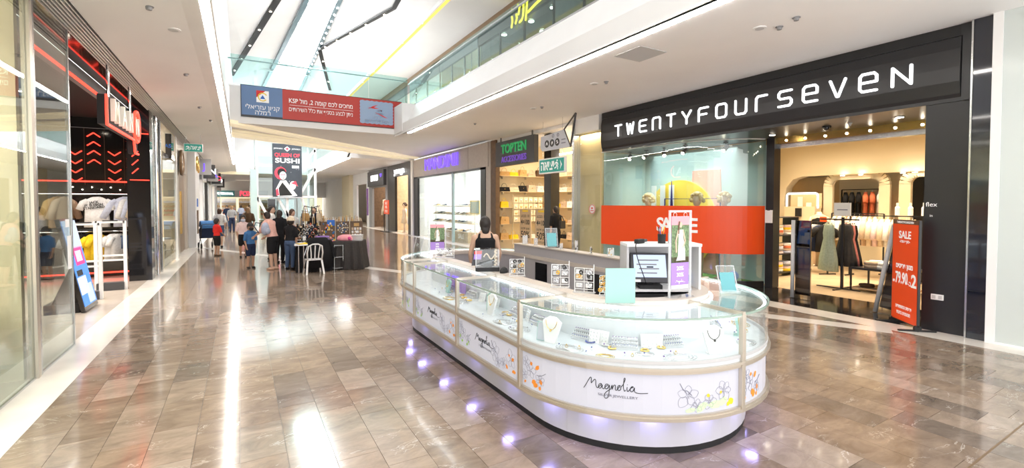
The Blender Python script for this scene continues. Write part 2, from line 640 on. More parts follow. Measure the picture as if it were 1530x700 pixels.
# ---- floor: a slab with single marble tiles laid on it
floor = struct('floor', box(-1.53, 8.16, -1.2, 60, -0.10, -0.012), 'grout')
TM = ['marble_a', 'marble_b', 'marble_c', 'marble_d', 'marble_e']
tiles = []
rnd = random.Random(11)
row = 0
x = -1.53
while x < 8.15:
    y = -1.0 - rnd.random() * 0.6
    w = min(0.30, 8.16 - x)
    while y < 58:
        ln = rnd.choice((0.6, 0.6, 0.9))
        tiles.append((x, y, w, ln, rnd.choice((0, 0, 1, 1, 2, 3, 3, 4))))
        y += ln
    x += 0.30
yaw = math.atan(405 / 690.0)


def seen_size(t):
    cx_, cy_ = t[0] + t[2] / 2, t[1] + t[3] / 2
    d = cx_ * math.sin(yaw) + cy_ * math.cos(yaw)
    s_ = cx_ * math.cos(yaw) - cy_ * math.sin(yaw)
    if d < 2.9 or abs(s_ / d) > 1.13:
        return 0
    kx = abs(cx_ - CX)
    ky = max(CY0 - cy_, cy_ - CY1, 0)
    if math.hypot(kx, ky) < 0.9:
        return 0
    if cx_ > 4.2 and 3.2 < cy_ < 11 and cy_ > (cx_ - 4.2) * 1.2 + 2.2:
        return 0
    return t[2] * t[3] / d ** 3


order = sorted(tiles, key=seen_size, reverse=True)
near = order[:296]
rest = order[296:]
tile_me = {}


def tile_mesh(w, ln, k):
    key = (round(w, 3), ln, k)
    if key not in tile_me:
        g = 0.0015
        o = MB().box(g, w - g, g, ln - g, -0.015, 0.0).build('tile', TM[k])
        tile_me[key] = o.data
        bpy.data.objects.remove(o)
    return tile_me[key]


for (x, y, w, ln, k) in near:
    o = bpy.data.objects.new('tile', tile_mesh(w, ln, k))
    o.location = (x, y, 0)
    COL.objects.link(o)
    o.parent = floor
mb = MB()
for (x, y, w, ln, k) in rest:
    mb.box(x + 0.0015, x + w - 0.0015, y + 0.0015, y + ln - 0.0015, -0.015, 0.0, k)
o = mb.build('tile_field', TM, floor)
o['kind'] = 'stuff'
# expansion joint
box(-1.5, 8.1, 1.118, 1.132, -0.01, 0.0012).build('expansion_joint', 'bronze', floor)
# white stone strips
struct('trim_1', box(-1.95, -1.53, -1.2, 60, -0.10, 0.001), 'marble_white', label='white stone strip along the storefront with the chevrons')
struct('trim_2', box(8.16, 8.62, -1.2, 60, -0.10, 0.001), 'marble_white', label='white stone strip along the black storefront')
d_ = Vector((8.54, -18.03, 0)).normalized()
p_ = Vector((-d_.y, d_.x, 0)) * 0.155
a_, b_ = Vector((-1.53, 23.2, 0)), Vector((8.17, 2.75, 0))
a_, b_ = Vector((7.437, 4.34, 0)) - d_ * 20.9, Vector((7.437, 4.34, 0)) + d_ * 1.55
struct('trim_3', MB().prism([(-1, -1), (1, -1), (1, 1), (-1, 1)], (a_ + b_) / 2 + Vector((0, 0, -0.004)), (b_ - a_) / 2, p_, (0, 0, 0.0055)), 'marble_white', label='white stone band running diagonally across the floor')
struct('floor_shops_left', box(-9, -1.95, -1.2, 60, -0.10, 0.0), 'pale_floor')
struct('floor_shops_right', box(8.62, 18, 9.9, 60, -0.10, 0.0), 'pale_floor')
struct('floor_shop_interior', box(10.15, 18, 0, 9.9, -0.10, 0.0), 'shop_floor')
fe = struct('floor_entrance', box(8.62, 10.15, 2.05, 9.9, -0.10, -0.010), 'grout')
for i in range(2):
    for j in range(13):
        y0 = 2.06 + j * 0.6
        if y0 < 6.4 or i == 0:
            box(8.622 + i * 0.764, 8.622 + (i + 1) * 0.764 - 0.004, y0, y0 + 0.596, -0.012, 0.0).build('tile', 'black_tile', fe)
struct('floor_end_shop', box(8.62, 18, -1.2, 2.05, -0.10, 0.0), 'pale_floor')

# ---- lower ceilings
struct('ceiling_left', MB().prism([(-1.6, 4.08), (-0.40, 4.22), (-0.40, 4.6), (-1.6, 4.6)], (0, -1.2, 0), (1, 0, 0), (0, 0, 1), (0, 61.2, 0)), 'ceiling_paint')
sl = struct('ceiling_slat_soffit', box(-1.90, -1.6, -1.2, 44, 4.15, 4.3), 'black_matte')
for i in range(7):
    x = -1.893 + i * 0.0425
    box(x, x + 0.017, -1.2, 44, 4.07, 4.118).build('slat', 'bright_white', sl)
box(-1.61, -1.6, -1.2, 44, 4.07, 4.15).build('slat', 'black_matte', sl)
struct('ceiling_far_left', box(-1.9, -1.6, 44, 60, 4.08, 4.3), 'ceiling_paint')
struct('ceiling_gloss_soffit', box(-2.25, -1.905, -1.2, 15.5, 4.085, 4.3), 'black_gloss')
struct('ceiling_right', MB().box(5.0, 8.75, -1.2, 16.2, 4.33, 4.7).box(5.0, 8.75, 26.2, 60, 4.33, 4.7), 'ceiling_paint')
# sloping fronts of the upper galleries
struct('wall_gallery_right', MB().prism([(4.98, 4.33), (5.06, 4.33), (5.56, 5.40), (5.48, 5.42)], (0, -1.2, 0), (1, 0, 0), (0, 0, 1), (0, 18.4, 0)), 'white_paint')
struct('wall_gallery_right_far', MB().prism([(4.98, 4.33), (5.06, 4.33), (5.56, 5.40), (5.48, 5.42)], (0, 26.2, 0), (1, 0, 0), (0, 0, 1), (0, 34, 0)), 'white_paint')
struct('wall_gallery_left', MB().prism([(-0.26, 4.20), (-0.36, 5.5), (-0.36, 10.1), (-0.6, 10.1), (-0.6, 4.20)], (0, -1.2, 0), (1, 0, 0), (0, 0, 1), (0, 46.2, 0)), 'white_paint')
led = MB().box(-0.385, -0.285, -1.2, 32.5, 4.198, 4.215)
tag(led.build('ceiling_light_strip', 'led_white'), 'long straight light strip along the ceiling above the chevron store', 'light strip')
tag(MB().box(5.07, 5.17, -1.2, 15.9, 4.312, 4.328).build('ceiling_light_strip', 'led_white'), 'long slanting light strip above the jewellery kiosk', 'light strip')
tag(MB().box(5.07, 5.17, 26.2, 41, 4.312, 4.328).build('ceiling_light_strip', 'led_white'), 'short light strip beyond the bridge, beside the sushi banner', 'light strip')

# ---- bridge across the void
struct('slab_bridge', MB().prism([(-0.26, 17.26), (4.98, 17.26), (4.98, 16.2), (8.75, 16.2), (8.75, 25.2), (-0.26, 17.9)], (0, 0, 4.42), (1, 0, 0), (0, 1, 0), (0, 0, 1.0)), 'ceiling_paint')
struct('slab_bridge_rear', MB().prism([(-0.26, 17.9), (8.75, 25.2), (8.75, 27.0), (-0.26, 21.2)], (0, 0, 4.62), (1, 0, 0), (0, 1, 0), (0, 0, 0.8)), 'ceiling_paint')
for k, (ya, yb, zz, nm) in enumerate(((17.0, 25.0, 4.36, 'cove lip nearer the banner'), (20.2, 26.3, 4.40, 'cove lip nearer the sushi banner'))):
    struct('trim_%d' % (5 + k), MB().prism([(-0.26, ya), (8.6, yb), (8.6, yb + 0.55), (-0.26, ya + 0.7)], (0, 0, zz), (1, 0, 0), (0, 1, 0), (0, 0, 0.12)), 'cove_cream_glow', label='glowing cream ' + nm)
struct('wall_bridge_front', box(-0.27, 5.5, 17.2, 17.27, 4.42, 5.60), 'white_paint')
bn = thing('hanging_banner', 'wide red and blue banner with white lettering on the bridge', 'banner', (0, 17.17, 4.66))
box(0.06, 1.24, 0, 0.025, 0.04, 0.98).build('blue_panel', 'banner_blue', bn)
box(1.24, 5.26, 0, 0.025, 0.0, 0.98).build('red_panel', 'banner_red', bn)
box(0.04, 5.28, 0.012, 0.028, -0.03, 1.0).build('frame', 'dark_grey', bn)
# stamp with a toothed edge
st = []
sx0, sx1, sz0, sz1 = 3.75, 4.92, 0.10, 0.90
N = 14
for (ax, az, bx, bz) in ((sx0, sz0, sx1, sz0), (sx1, sz0, sx1, sz1), (sx1, sz1, sx0, sz1), (sx0, sz1, sx0, sz0)):
    nx, nz = (bz - az), -(bx - ax)
    l_ = math.hypot(nx, nz)
    for i in range(N):
        t = i / N
        o_ = 0.022 if i % 2 else 0
        st.append((ax + (bx - ax) * t + nx / l_ * o_, az + (bz - az) * t + nz / l_ * o_))
MB().prism(st, (0, -0.012, 0), (1, 0, 0), (0, 0, 1), (0, 0.012, 0)).build('stamp', 'stamp_blue', bn)
def btxt(s, x, z, size, m='print_white', w=None, bold=0.0):
    return text('lettering', s, (x, -0.006, z), 'front', size, m, bn, ext=0.003, width=w, bold=bold)
btxt(heb('קניון עזריאלי'), 0.66, 0.30, 0.20, w=0.98, bold=0.0)
btxt(heb('רמלה'), 0.66, 0.13, 0.20, bold=0.0)
btxt('KSP ' + heb('מול') + ' ,2 ' + heb('מחכים לכם קומה'), 2.46, 0.62, 0.21, w=2.05, bold=0.002)
btxt(heb('ניתן לבצע בסניף את כלל השירותים'), 2.46, 0.34, 0.20, w=2.05, bold=0.0)
box(1.45, 3.5, -0.006, 0, 0.475, 0.485).build('rule', 'print_white', bn)
btxt(heb('דואר'), 4.42, 0.58, 0.11, 'print_red', bold=0.0)
btxt(heb('ישראל'), 4.42, 0.47, 0.11, 'print_red', bold=0.0)
btxt(heb('חדש!'), 4.36, 0.33, 0.14, bold=0.0)
btxt(heb('שירות לשירותכם'), 4.34, 0.19, 0.13, w=0.85, bold=0.003)
for nm, ang in (('swoosh', 0.42), ('swoosh', -0.05)):
    MB().prism([(0, -0.015), (0.25, -0.03), (0.42, 0.0), (0.22, 0.02)], (4.0, -0.014, 0.68 if ang < 0 else 0.62), (math.cos(ang), 0, math.sin(ang)), (-math.sin(ang), 0, math.cos(ang)), (0, 0.004, 0)).build(nm, 'print_red', bn)
MB().prism([(0, -0.012), (0.35, -0.03), (0.5, 0.0), (0.3, 0.012)], (4.28, -0.014, 0.52), (math.cos(-0.4), 0, math.sin(-0.4)), (math.sin(0.4), 0, math.cos(0.4)), (0, 0.004, 0)).build('swoosh', 'print_red', bn)
lg = box(0.48, 0.84, -0.012, 0, 0.47, 0.85).build('emblem', 'print_white', bn)
MB().prism([(0.48, 0.62), (0.48, 0.85), (0.74, 0.85)], (0, -0.016, 0), (1, 0, 0), (0, 0, 1), (0, 0.004, 0)).build('emblem_corner', 'print_red', lg)
MB().ring((0.66, -0.014, 0.65), 0.125, 0.018, 20, 5, (1, 0, 0), (0, 0, 1), 0.5, 5.6).build('emblem_ring', 'print_yellow', lg)
MB().prism([(0.585, 0.585), (0.735, 0.585), (0.66, 0.71)], (0, -0.018, 0), (1, 0, 0), (0, 0, 1), (0, 0.006, 0)).build('emblem_triangle', 'print_blue', lg)


# ---- glass balustrades
def railing(name, label, pts, z0, h, seg, glassm='rail_glass', lean=0.0):
    r = thing(name, label, 'railing')
    for (a, b) in zip(pts[:-1], pts[1:]):
        a, b = Vector((*a, 0)), Vector((*b, 0))
        d = b - a
        n = max(1, round(d.length / seg))
        t = d.normalized()
        q = Vector((t.y, -t.x, 0)) * 0.008
        for i in range(n):
            p0, p1 = a + d * (i / n) + t * 0.006, a + d * ((i + 1) / n) - t * 0.006
            MB().prism([(-1, 0), (1, 0), (1, 1), (-1, 1)], (p0 + p1) / 2 + Vector((0, 0, z0)), (p1 - p0) / 2, (0, 0, h), q).build('glass_pane', glassm, r)
            if i:
                m_ = MB()
                m_.cyl(tuple(p0 + q * 1.5 + Vector((0, 0, z0 + h * 0.9))), 0.022, 0.05, 10)
                m_.build('clamp', 'steel', r)
        zt = z0 + h * 0.87
        MB().tube([a + Vector((0, 0, zt)) - q * 6, b + Vector((0, 0, zt)) - q * 6], 0.024, 8).build('handrail', 'steel', r)
        MB().prism([(-1, -0.03), (1, -0.03), (1, 0.06), (-1, 0.06)], (a + b) / 2 + Vector((0, 0, z0)) - q, d / 2, (0, 0, 1), q * 3).build('base_rail', 'steel', r)
    return r


railing('glass_railing', 'glass balustrade along the bridge above the red banner', [(-0.3, 17.24), (5.52, 17.24)], 5.60, 1.0, 1.45)
railing('glass_railing', 'long glass balustrade along the upper gallery above the slanting light strip', [(5.52, -1.0), (5.52, 17.0)], 5.42, 1.02, 1.6)
railing('glass_railing', 'glass balustrade of the upper gallery beyond the bridge', [(5.52, 27), (5.52, 46)], 5.42, 1.02, 1.6)

# ---- upper gallery
struct('floor_upper', MB().box(5.5, 14, -1.2, 60, 4.75, 5.40), 'pale_floor')
struct('ceiling_upper', box(6.25, 14, -1.2, 60, 9.05, 9.3), 'ceiling_paint')
struct('trim_7', box(6.20, 6.26, -1.2, 44, 8.93, 9.3), 'ceiling_paint', label='edge of the upper gallery ceiling')
tag(MB().box(6.262, 6.48, 6, 40, 9.02, 9.045).build('cove_light', 'cove_light'), 'yellow glowing cove line along the upper gallery ceiling', 'light strip')
for i in range(7):
    MB().cyl((6.31, 12.6 + i * 2.6, 9.0), 0.028, 0.018, 10).build('spot_lamp', 'spot_glow', bpy.data.objects['cove_light'])
struct('trim_8', box(8.45, 8.62, -1.2, 60, 8.72, 9.05), 'bronze', label='bronze fascia over the upper shopfronts')
UP = [(7.5, 12.0, 'dark_grey', 'mid_grey'), (12.0, 17.2, 'dark_grey', 'dark_grey'), (17.3, 21.5, 'cream', 'beige_wall'), (21.6, 27.0, 'pale_teal', 'white_paint'), (27.1, 34, 'pale_teal', 'white_paint')]
for i, (y0, y1, wm, bm_) in enumerate(UP):
    struct('wall_upper_%d' % (i + 1), MB().box(11.2, 11.35, y0, y1, 5.4, 9.05).box(8.6, 11.2, y1 - 0.06, y1, 5.4, 9.05), bm_)
    if i < 3:
        struct('ceiling_upper_%d' % (i + 1), box(8.62, 11.2, y0, y1 - 0.06, 8.66, 8.7), 'dark_grey' if i < 2 else 'cream')
    w = struct('window_upper_%d' % (i + 1), None, None)
    n = 3
    for k in range(n):
        ya, yb = y0 + (y1 - y0) * k / n, y0 + (y1 - y0) * (k + 1) / n
        box(8.56, 8.575, ya + 0.03, yb - 0.03, 5.42, 8.70).build('glass_pane', 'clear_glass', w)
        box(8.53, 8.60, ya - 0.03, ya + 0.03, 5.42, 8.70).build('mullion', 'steel' if i > 1 else 'black_metal', w)
    box(8.50, 8.60, y0, y1, 8.30, 8.72).build('header', 'dark_grey' if i < 2 else 'mid_grey', w)
for (xx, yy) in ((9.4, 13.2), (9.4, 14.6), (10.3, 13.6), (10.3, 15.2), (9.2, 16.3)):
    o = thing('ceiling_downlight', 'round glowing downlight in the dark ceiling of the upper shop', 'lamp', (xx, yy, 8.60), group='downlights of the dark upper shop')
    MB().cyl((0, 0, 0.0), 0.10, 0.03, 14).build('lens', 'spot_glow', o)
    MB().ring((0, 0, 0.03), 0.115, 0.02, 16, 6).build('trim_ring', 'dark_grey', o)
o = thing('wall_lamp', 'single bright starburst lamp in the cream upper shop', 'lamp', (9.0, 18.9, 7.2))
MB().ball((0, 0, 0), 0.11, 12, 8).build('bulb', 'spot_glow', o, smooth=True)
MB().cyl((0, 0, 0.1), 0.03, 1.3, 8).build('stem', 'steel', o)
# yellow hand-lettered sign on the dark upper shop
sg = thing('shop_sign', 'yellow hand-lettered shop sign behind the upper glass balustrade', 'sign', (8.48, 14.2, 8.2))
YL = [[(0.0, -.25), (0.05, -0.05), (0.02, 0.1)], [(0.0, 0.32), (0.03, 0.36)], [(0.28, -.2), (0.36, -.05), (0.33, 0.08)], [(0.42, 0.35), (0.46, 0.38)], [(0.48, 0.05), (0.55, 0.28)],
      [(0.55, -.25), (0.72, -.2), (0.80, 0.02), (0.80, 0.3)], [(0.95, -.3), (1.0, 0.0), (1.05, 0.42)], [(1.1, -.1), (1.55, 0.0), (2.0, 0.08), (2.05, 0.3), (1.98, 0.4)],
      [(1.3, 0.35), (1.5, 0.55)], [(1.75, 0.45), (1.85, 0.6), (1.8, 0.75)], [(1.0, 0.6), (1.03, 0.64)]]
for ln in YL:
    strokes('letter_stroke', [[(p.x, p.y) for p in catmull(ln, 4)]], 0.085, (0, 0.25, 0.22), (0, -1, 0), (0, 0, 1), (-1, 0, 0), 'sign_yellow', sg, 0.03)

# ---- roof with a skylight slot
def quad(P, th=0.15, up=(0, 0, 1)):
    P = [Vector(p) for p in P]
    w = Vector(up) * th
    return MB().add(P + [p + w for p in P], [(0, 1, 2, 3), (7, 6, 5, 4), (0, 4, 5, 1), (1, 5, 6, 2), (2, 6, 7, 3), (3, 7, 4, 0)])
struct('roof_left', quad([(-0.4, -1.2, 10.0), (2.6, -1.2, 11.0), (2.6, 22.9, 11.0), (-0.4, 22.9, 10.0)]).add(*[(lambda m: (m.v, m.f))(quad([(-0.4, 22.9, 10.0), (2.6, 22.9, 11.0), (1.6, 42, 11.0), (-0.4, 42, 10.0)]))][0]), 'ceiling_paint')
struct('roof_right', quad([(3.9, -1.2, 11.0), (6.25, -1.2, 9.05), (6.25, 22.1, 9.05), (3.9, 22.1, 11.0)]).add(*[(lambda m: (m.v, m.f))(quad([(3.9, 22.1, 11.0), (6.25, 22.1, 9.05), (6.25, 42, 9.05), (4.18, 42, 11.0)]))][0]), 'ceiling_paint')
struct('wall_roof_end', box(-0.6, 6.3, 42, 42.2, 7.6, 11.2), 'white_paint')
def beam(name, label, a, b, w, h, m='dark_grey', spots=0):
    t = thing(name, label, 'beam')
    MB().bar(a, b, w, h).build('beam_body', m, t)
    for i in range(spots):
        p = Vector(a).lerp(Vector(b), (i + 0.5) / spots)
        MB().cyl((p.x, p.y, p.z - h / 2 - 0.02), 0.045, 0.03, 8).build('spot_lamp', 'spot_glow', t)
    return t
mat('blue_beam', (0.10, 0.17, 0.20), 0.3, metal=0.3)
beam('skylight_beam', 'blue-grey beam along the skylight edge nearer the black roof groove', (2.62, -1, 10.95), (2.62, 22.9, 10.95), 0.20, 0.3, 'blue_beam')
MB().bar((2.62, 22.9, 10.95), (1.62, 41, 10.95), 0.20, 0.3).build('beam_body', 'blue_beam', bpy.data.objects['skylight_beam'])
beam('skylight_beam', 'blue-grey beam with small lamps along the skylight edge above the red banner', (3.9, -1, 10.95), (3.9, 22.1, 10.95), 0.20, 0.3, 'blue_beam')
b2 = bpy.data.objects['skylight_beam.001']
MB().bar((3.9, 22.1, 10.95), (4.17, 41, 10.95), 0.20, 0.3).build('beam_body', 'blue_beam', b2)
for i in range(14):
    MB().cyl((3.95 + i * 0.012, 22.5 + i * 0.9, 10.77), 0.05, 0.03, 8).build('spot_lamp', 'led_cool', b2)
for k in range(9):
    struct('trim_%d' % (20 + k), box(1.7, 4.1, 18 + k * 2.8, 18.06 + k * 2.8, 11.12, 11.2), 'bright_white', label='thin glazing bar across the skylight')
beam('roof_groove', 'straight black roof groove with small lamps left of the skylight', (2.2, 17.6, 10.80), (-0.40, 34.3, 9.94), 0.26, 0.06, 'black_matte', 7)
beam('roof_groove', 'long black roof groove rising from the skylight toward the gallery', (4.106, 29.14, 10.84), (5.456, 18.6, 9.70), 0.26, 0.06, 'black_matte', 5)
beam('roof_groove', 'short black roof groove at the bend beside the gallery ceiling', (5.456, 18.6, 9.70), (5.33, 16.5, 9.80), 0.26, 0.06, 'black_matte')
beam('roof_groove', 'short black roof groove dropping behind the bridge railing', (4.106, 29.14, 10.84), (5.47, 34.1, 9.68), 0.26, 0.06, 'black_matte', 2)

# ================================================================== JEWELLERY KIOSK
# a panel is ('arc', cy, a0, a1) or ('line', side, y0, y1); pts(panel, R, n) gives its plan polyline at radius R
def kp(panel, R, n=14):
    if panel[0] == 'arc':
        _, cy, a0, a1 = panel
        return [(CX + R * math.cos(math.radians(a0 + (a1 - a0) * i / n)), cy + R * math.sin(math.radians(a0 + (a1 - a0) * i / n))) for i in range(n + 1)]
    _, sd, y0, y1 = panel
    return [(CX + sd * R, y0), (CX + sd * R, y1)]


def band(panel, r0, r1, z0, z1, mb=None, n=14):
    mb = mb or MB()
    A, B = kp(panel, r0, n), kp(panel, r1, n)
    k = len(A)
    vs = [(*p, z0) for p in A] + [(*p, z0) for p in B] + [(*p, z1) for p in A] + [(*p, z1) for p in B]
    fs = []
    for i in range(k - 1):
        a, b, c, d = i, k + i, 2 * k + i, 3 * k + i
        fs += [(a, a + 1, b + 1, b), (c, d, d + 1, c + 1), (a, c, c + 1, a + 1), (b, b + 1, d + 1, d)]
    fs += [(0, k, 3 * k, 2 * k), (k - 1, 3 * k - 1, 4 * k - 1, 2 * k - 1)]
    return mb.add(vs, fs)


def kpos(panel, t, R):
    """point and unit tangent at share t of the panel, walking so that the outside is to the right of the viewer's left-to-right"""
    if panel[0] == 'arc':
        _, cy, a0, a1 = panel
        a = math.radians(a0 + (a1 - a0) * t)
        return Vector((CX + R * math.cos(a), cy + R * math.sin(a), 0)), Vector((math.cos(a), math.sin(a), 0))
    _, sd, y0, y1 = panel
    return Vector((CX + sd * R, y0 + (y1 - y0) * t, 0)), Vector((sd, 0, 0))


FULL = [('arc', CY0, 180, 270), ('arc', CY0, 270, 360), ('line', 1, CY0, CY1), ('arc', CY1, 0, 90), ('arc', CY1, 90, 180), ('line', -1, CY1, CY0)]
pl = thing('kiosk_plinth', 'white oval plinth of the jewellery kiosk with a black toe strip', 'plinth', (0, 0, 0))
m1, m2, m3 = MB(), MB(), MB()
for p in FULL:
    band(p, 0.62, 1.025, 0.055, 0.318, m1)
    band(p, 0.62, 1.015, 0.0, 0.055, m2)
    for i in range(4):
        q_, n_ = kpos(p, (i + 0.5) / 4, 1.075)
        m3.cyl((q_.x, q_.y, 0.300), 0.048, 0.014, 14)
m1.build('plinth_body', 'plinth_white', pl)
m2.build('toe_strip', 'black_matte', pl)
m3.build('under_light', 'led_blue', pl)
for a in (200, 296):
    q, nn = kpos(('arc', CY0, a, a + 1), 0, 1.0255)
    MB().obox((q.x, q.y, 0.186), (-nn.y * 0.0015, nn.x * 0.0015, 0), tuple(nn * 0.0005), (0, 0, 0.13)).build('seam', 'light_grey', pl)

# script wordmark
WM = [[(-0.6, -0.25), (-0.3, 0.25), (0.05, 0.95), (0.3, 1.35), (0.42, 1.2), (0.40, 0.6), (0.55, 0.75), (0.85, 1.15), (1.0, 1.0), (1.02, 0.4), (1.2, 0.05), (1.4, 0.25), (1.75, 0.62), (1.6, 0.7), (1.38, 0.45), (1.42, 0.1), (1.65, 0.1), (1.85, 0.55), (1.85, 0.15), (2.05, 0.05),
       (2.25, 0.35), (2.6, 0.68), (2.35, 0.72), (2.18, 0.4), (2.3, 0.08), (2.55, 0.2), (2.75, 0.65), (2.72, -0.3), (2.6, -1.0), (2.25, -1.2), (2.1, -0.85), (2.35, -0.35), (2.9, 0.1)],
      [(2.9, 0.1), (3.1, 0.7), (3.08, 0.1), (3.3, 0.65), (3.5, 0.68), (3.5, 0.15), (3.65, 0.05), (3.85, 0.35), (4.1, 0.7), (3.9, 0.7), (3.75, 0.35), (3.9, 0.05), (4.15, 0.2), (4.2, 0.55), (4.45, 0.9), (4.72, 1.65), (4.58, 1.72), (4.50, 0.6), (4.62, 0.05), (4.78, 0.2)],
      [(4.96, 0.62), (4.94, 0.2), (5.06, 0.05), (5.2, 0.2), (5.4, 0.5), (5.72, 0.70), (5.5, 0.72), (5.33, 0.35), (5.45, 0.05), (5.7, 0.2), (5.85, 0.62), (5.85, 0.15), (6.1, -0.05), (6.7, -0.1), (7.5, -0.02)],
      [(4.98, 0.92), (5.0, 0.97)]]


def on_panel(panel, R, u, z):
    """u: metres along the panel from its viewer-left end"""
    if panel[0] == 'arc':
        t = u / (R * math.radians(abs(panel[3] - panel[2])))
    else:
        t = u / abs(panel[3] - panel[2])
    q, nn = kpos(panel, t, R)
    return Vector((q.x, q.y, z))


def panel_len(panel, R):
    return R * math.radians(abs(panel[3] - panel[2])) if panel[0] == 'arc' else abs(panel[3] - panel[2])


def blob(panel, R, u, z, rx, rz, rot=0.0, n=12, k=0.15, seed=0):
    r_ = random.Random(seed)
    pts = []
    for i in range(n):
        a = 2 * PI * i / n
        f = 1 + k * (r_.random() - 0.5) * 2
        x, y = rx * math.cos(a) * f, rz * math.sin(a) * f
        pts.append((u + x * math.cos(rot) - y * math.sin(rot), z + x * math.sin(rot) + y * math.cos(rot)))
    vs = [on_panel(panel, R, *p) for p in pts] + [on_panel(panel, R + 0.0008, *p) for p in pts]
    return vs, [tuple(range(n)), tuple(range(2 * n - 1, n - 1, -1))] + [(i, (i + 1) % n, n + (i + 1) % n, n + i) for i in range(n)]


def flower(panel, R, u, z, s, mb, seed):
    """outline of an open flower: five petals and stamens"""
    r_ = random.Random(seed)
    k = r_.choice((5, 6))
    a0 = r_.random() * 6
    for i in range(k):
        a = a0 + 2 * PI * i / k
        ln = s * (0.8 + 0.4 * r_.random())
        w = ln * 0.34
        pet = [(0.12, 0), (0.4, w / ln), (0.75, w / ln * 0.8), (1.0, 0.0), (0.75, -w / ln * 0.9), (0.4, -w / ln), (0.12, 0)]
        pp = [(u + ln * (x * math.cos(a) - y * math.sin(a)), z + ln * (x * math.sin(a) + y * math.cos(a))) for x, y in pet]
        pp = [(p.x, p.y) for p in catmull(pp, 3)]
        mb.tube([on_panel(panel, R, *p) for p in pp], 0.0010, 4)
    for i in range(3):
        a = r_.random() * 6
        mb.tube([on_panel(panel, R, u, z), on_panel(panel, R, u + s * 0.3 * math.cos(a), z + s * 0.3 * math.sin(a))], 0.0009, 4)


def art(parent, panel, R, L, big, warm_left, seed):
    r_ = random.Random(seed)
    z0 = 0.365
    def one_flower(u, zz, s):
        ml = MB()
        flower(panel, R, u, zz, s, ml, r_.random())
        ml.build('flower_drawing', 'print_line', parent)
    for (u, zz, s) in ((0.07, 0.20, 0.055), (0.13, 0.14, 0.06), (0.24, 0.09, 0.05), (0.05, 0.09, 0.04)) if L > 0.9 else ((0.12, 0.15, 0.05),):
        one_flower(u * min(1, L / 1.3 + 0.15), z0 + zz, s)
    if L > 0.9:
        for (u, zz, s) in ((L - 0.47, 0.13, 0.085), (L - 0.30, 0.075, 0.055), (L - 0.17, 0.14, 0.08), (L - 0.40, 0.05, 0.05)):
            one_flower(u, z0 + zz, s)
    def dabs(nm, m, lst):
        for i, (u, zz, rx, rz) in enumerate(lst):
            MB().add(*blob(panel, R - 0.0002, u, z0 + zz, rx, rz, r_.random(), seed=seed * 31 + i)).build(nm, m, parent)
    if L > 0.9:
        if warm_left:
            dabs('orange_dab', 'print_orange', [(0.14, 0.20, 0.015, 0.014), (0.21, 0.185, 0.026, 0.016), (0.17, 0.06, 0.024, 0.022), (0.19, 0.04, 0.025, 0.02), (0.25, 0.08, 0.016, 0.02), (0.24, 0.03, 0.014, 0.015), (0.06, 0.035, 0.015, 0.01)])
            dabs('green_dab', 'print_pale_green', [(L - 0.36, 0.04, 0.05, 0.025), (L - 0.25, 0.05, 0.06, 0.03), (L - 0.45, 0.025, 0.04, 0.018), (L - 0.18, 0.06, 0.04, 0.03)])
            dabs('yellow_dab', 'print_yellow', [(L - 0.10, 0.05, 0.022, 0.026), (L - 0.13, 0.035, 0.016, 0.016), (L - 0.31, 0.12, 0.013, 0.014), (L - 0.2, 0.13, 0.010, 0.010)])
        else:
            dabs('green_dab', 'print_green', [(0.10, 0.05, 0.018, 0.014), (0.22, 0.04, 0.018, 0.014), (0.25, 0.07, 0.012, 0.012), (0.05, 0.09, 0.015, 0.02)])
            dabs('orange_dab', 'print_orange', [(L - 0.14, 0.15, 0.022, 0.016), (L - 0.24, 0.06, 0.016, 0.022), (L - 0.12, 0.05, 0.03, 0.016), (L - 0.2, 0.17, 0.012, 0.012)])
        mb = MB()
        for base, d in ((L - 0.53, 1), (0.30, -1)):
            pts = [(base, z0 + 0.22), (base + 0.03 * d, z0 + 0.17), (base + 0.055 * d, z0 + 0.165), (base + 0.09 * d, z0 + 0.13)] if d > 0 else [(base, z0 + 0.16), (base - 0.05, z0 + 0.13), (base - 0.09, z0 + 0.125)]
            mb.tube([on_panel(panel, R, p.x, p.y) for p in catmull(pts, 4)], 0.0022, 5)
        mb.build('twig', 'print_line', parent)
        s = 0.056 if big else 0.048
        wc = L * 0.46
        mw = MB()
        for ln in WM:
            mw.tube([on_panel(panel, R + 0.0005, wc + (p.x - 3.2) * s, z0 + 0.15 + p.y * s * 0.95) for p in catmull(ln, 5)], 0.0026, 5)
        mw.build('wordmark', 'print_black', parent)
        for wd, uu in (('SILVER', wc - 1.0 * s), ('JEWELLERY', wc + 1.55 * s)):
            vs, fs = text_geo(wd, 0.026, 0.0004, sx=1.35)
            MB().add([on_panel(panel, R + 0.001, uu + x, z0 + 0.108 + y) for x, y, z in vs], fs).build('small_print', 'print_line', parent)
    else:
        dabs('green_dab', 'print_green', [(0.10, 0.12, 0.02, 0.03), (0.16, 0.16, 0.016, 0.022), (0.13, 0.07, 0.016, 0.02)])


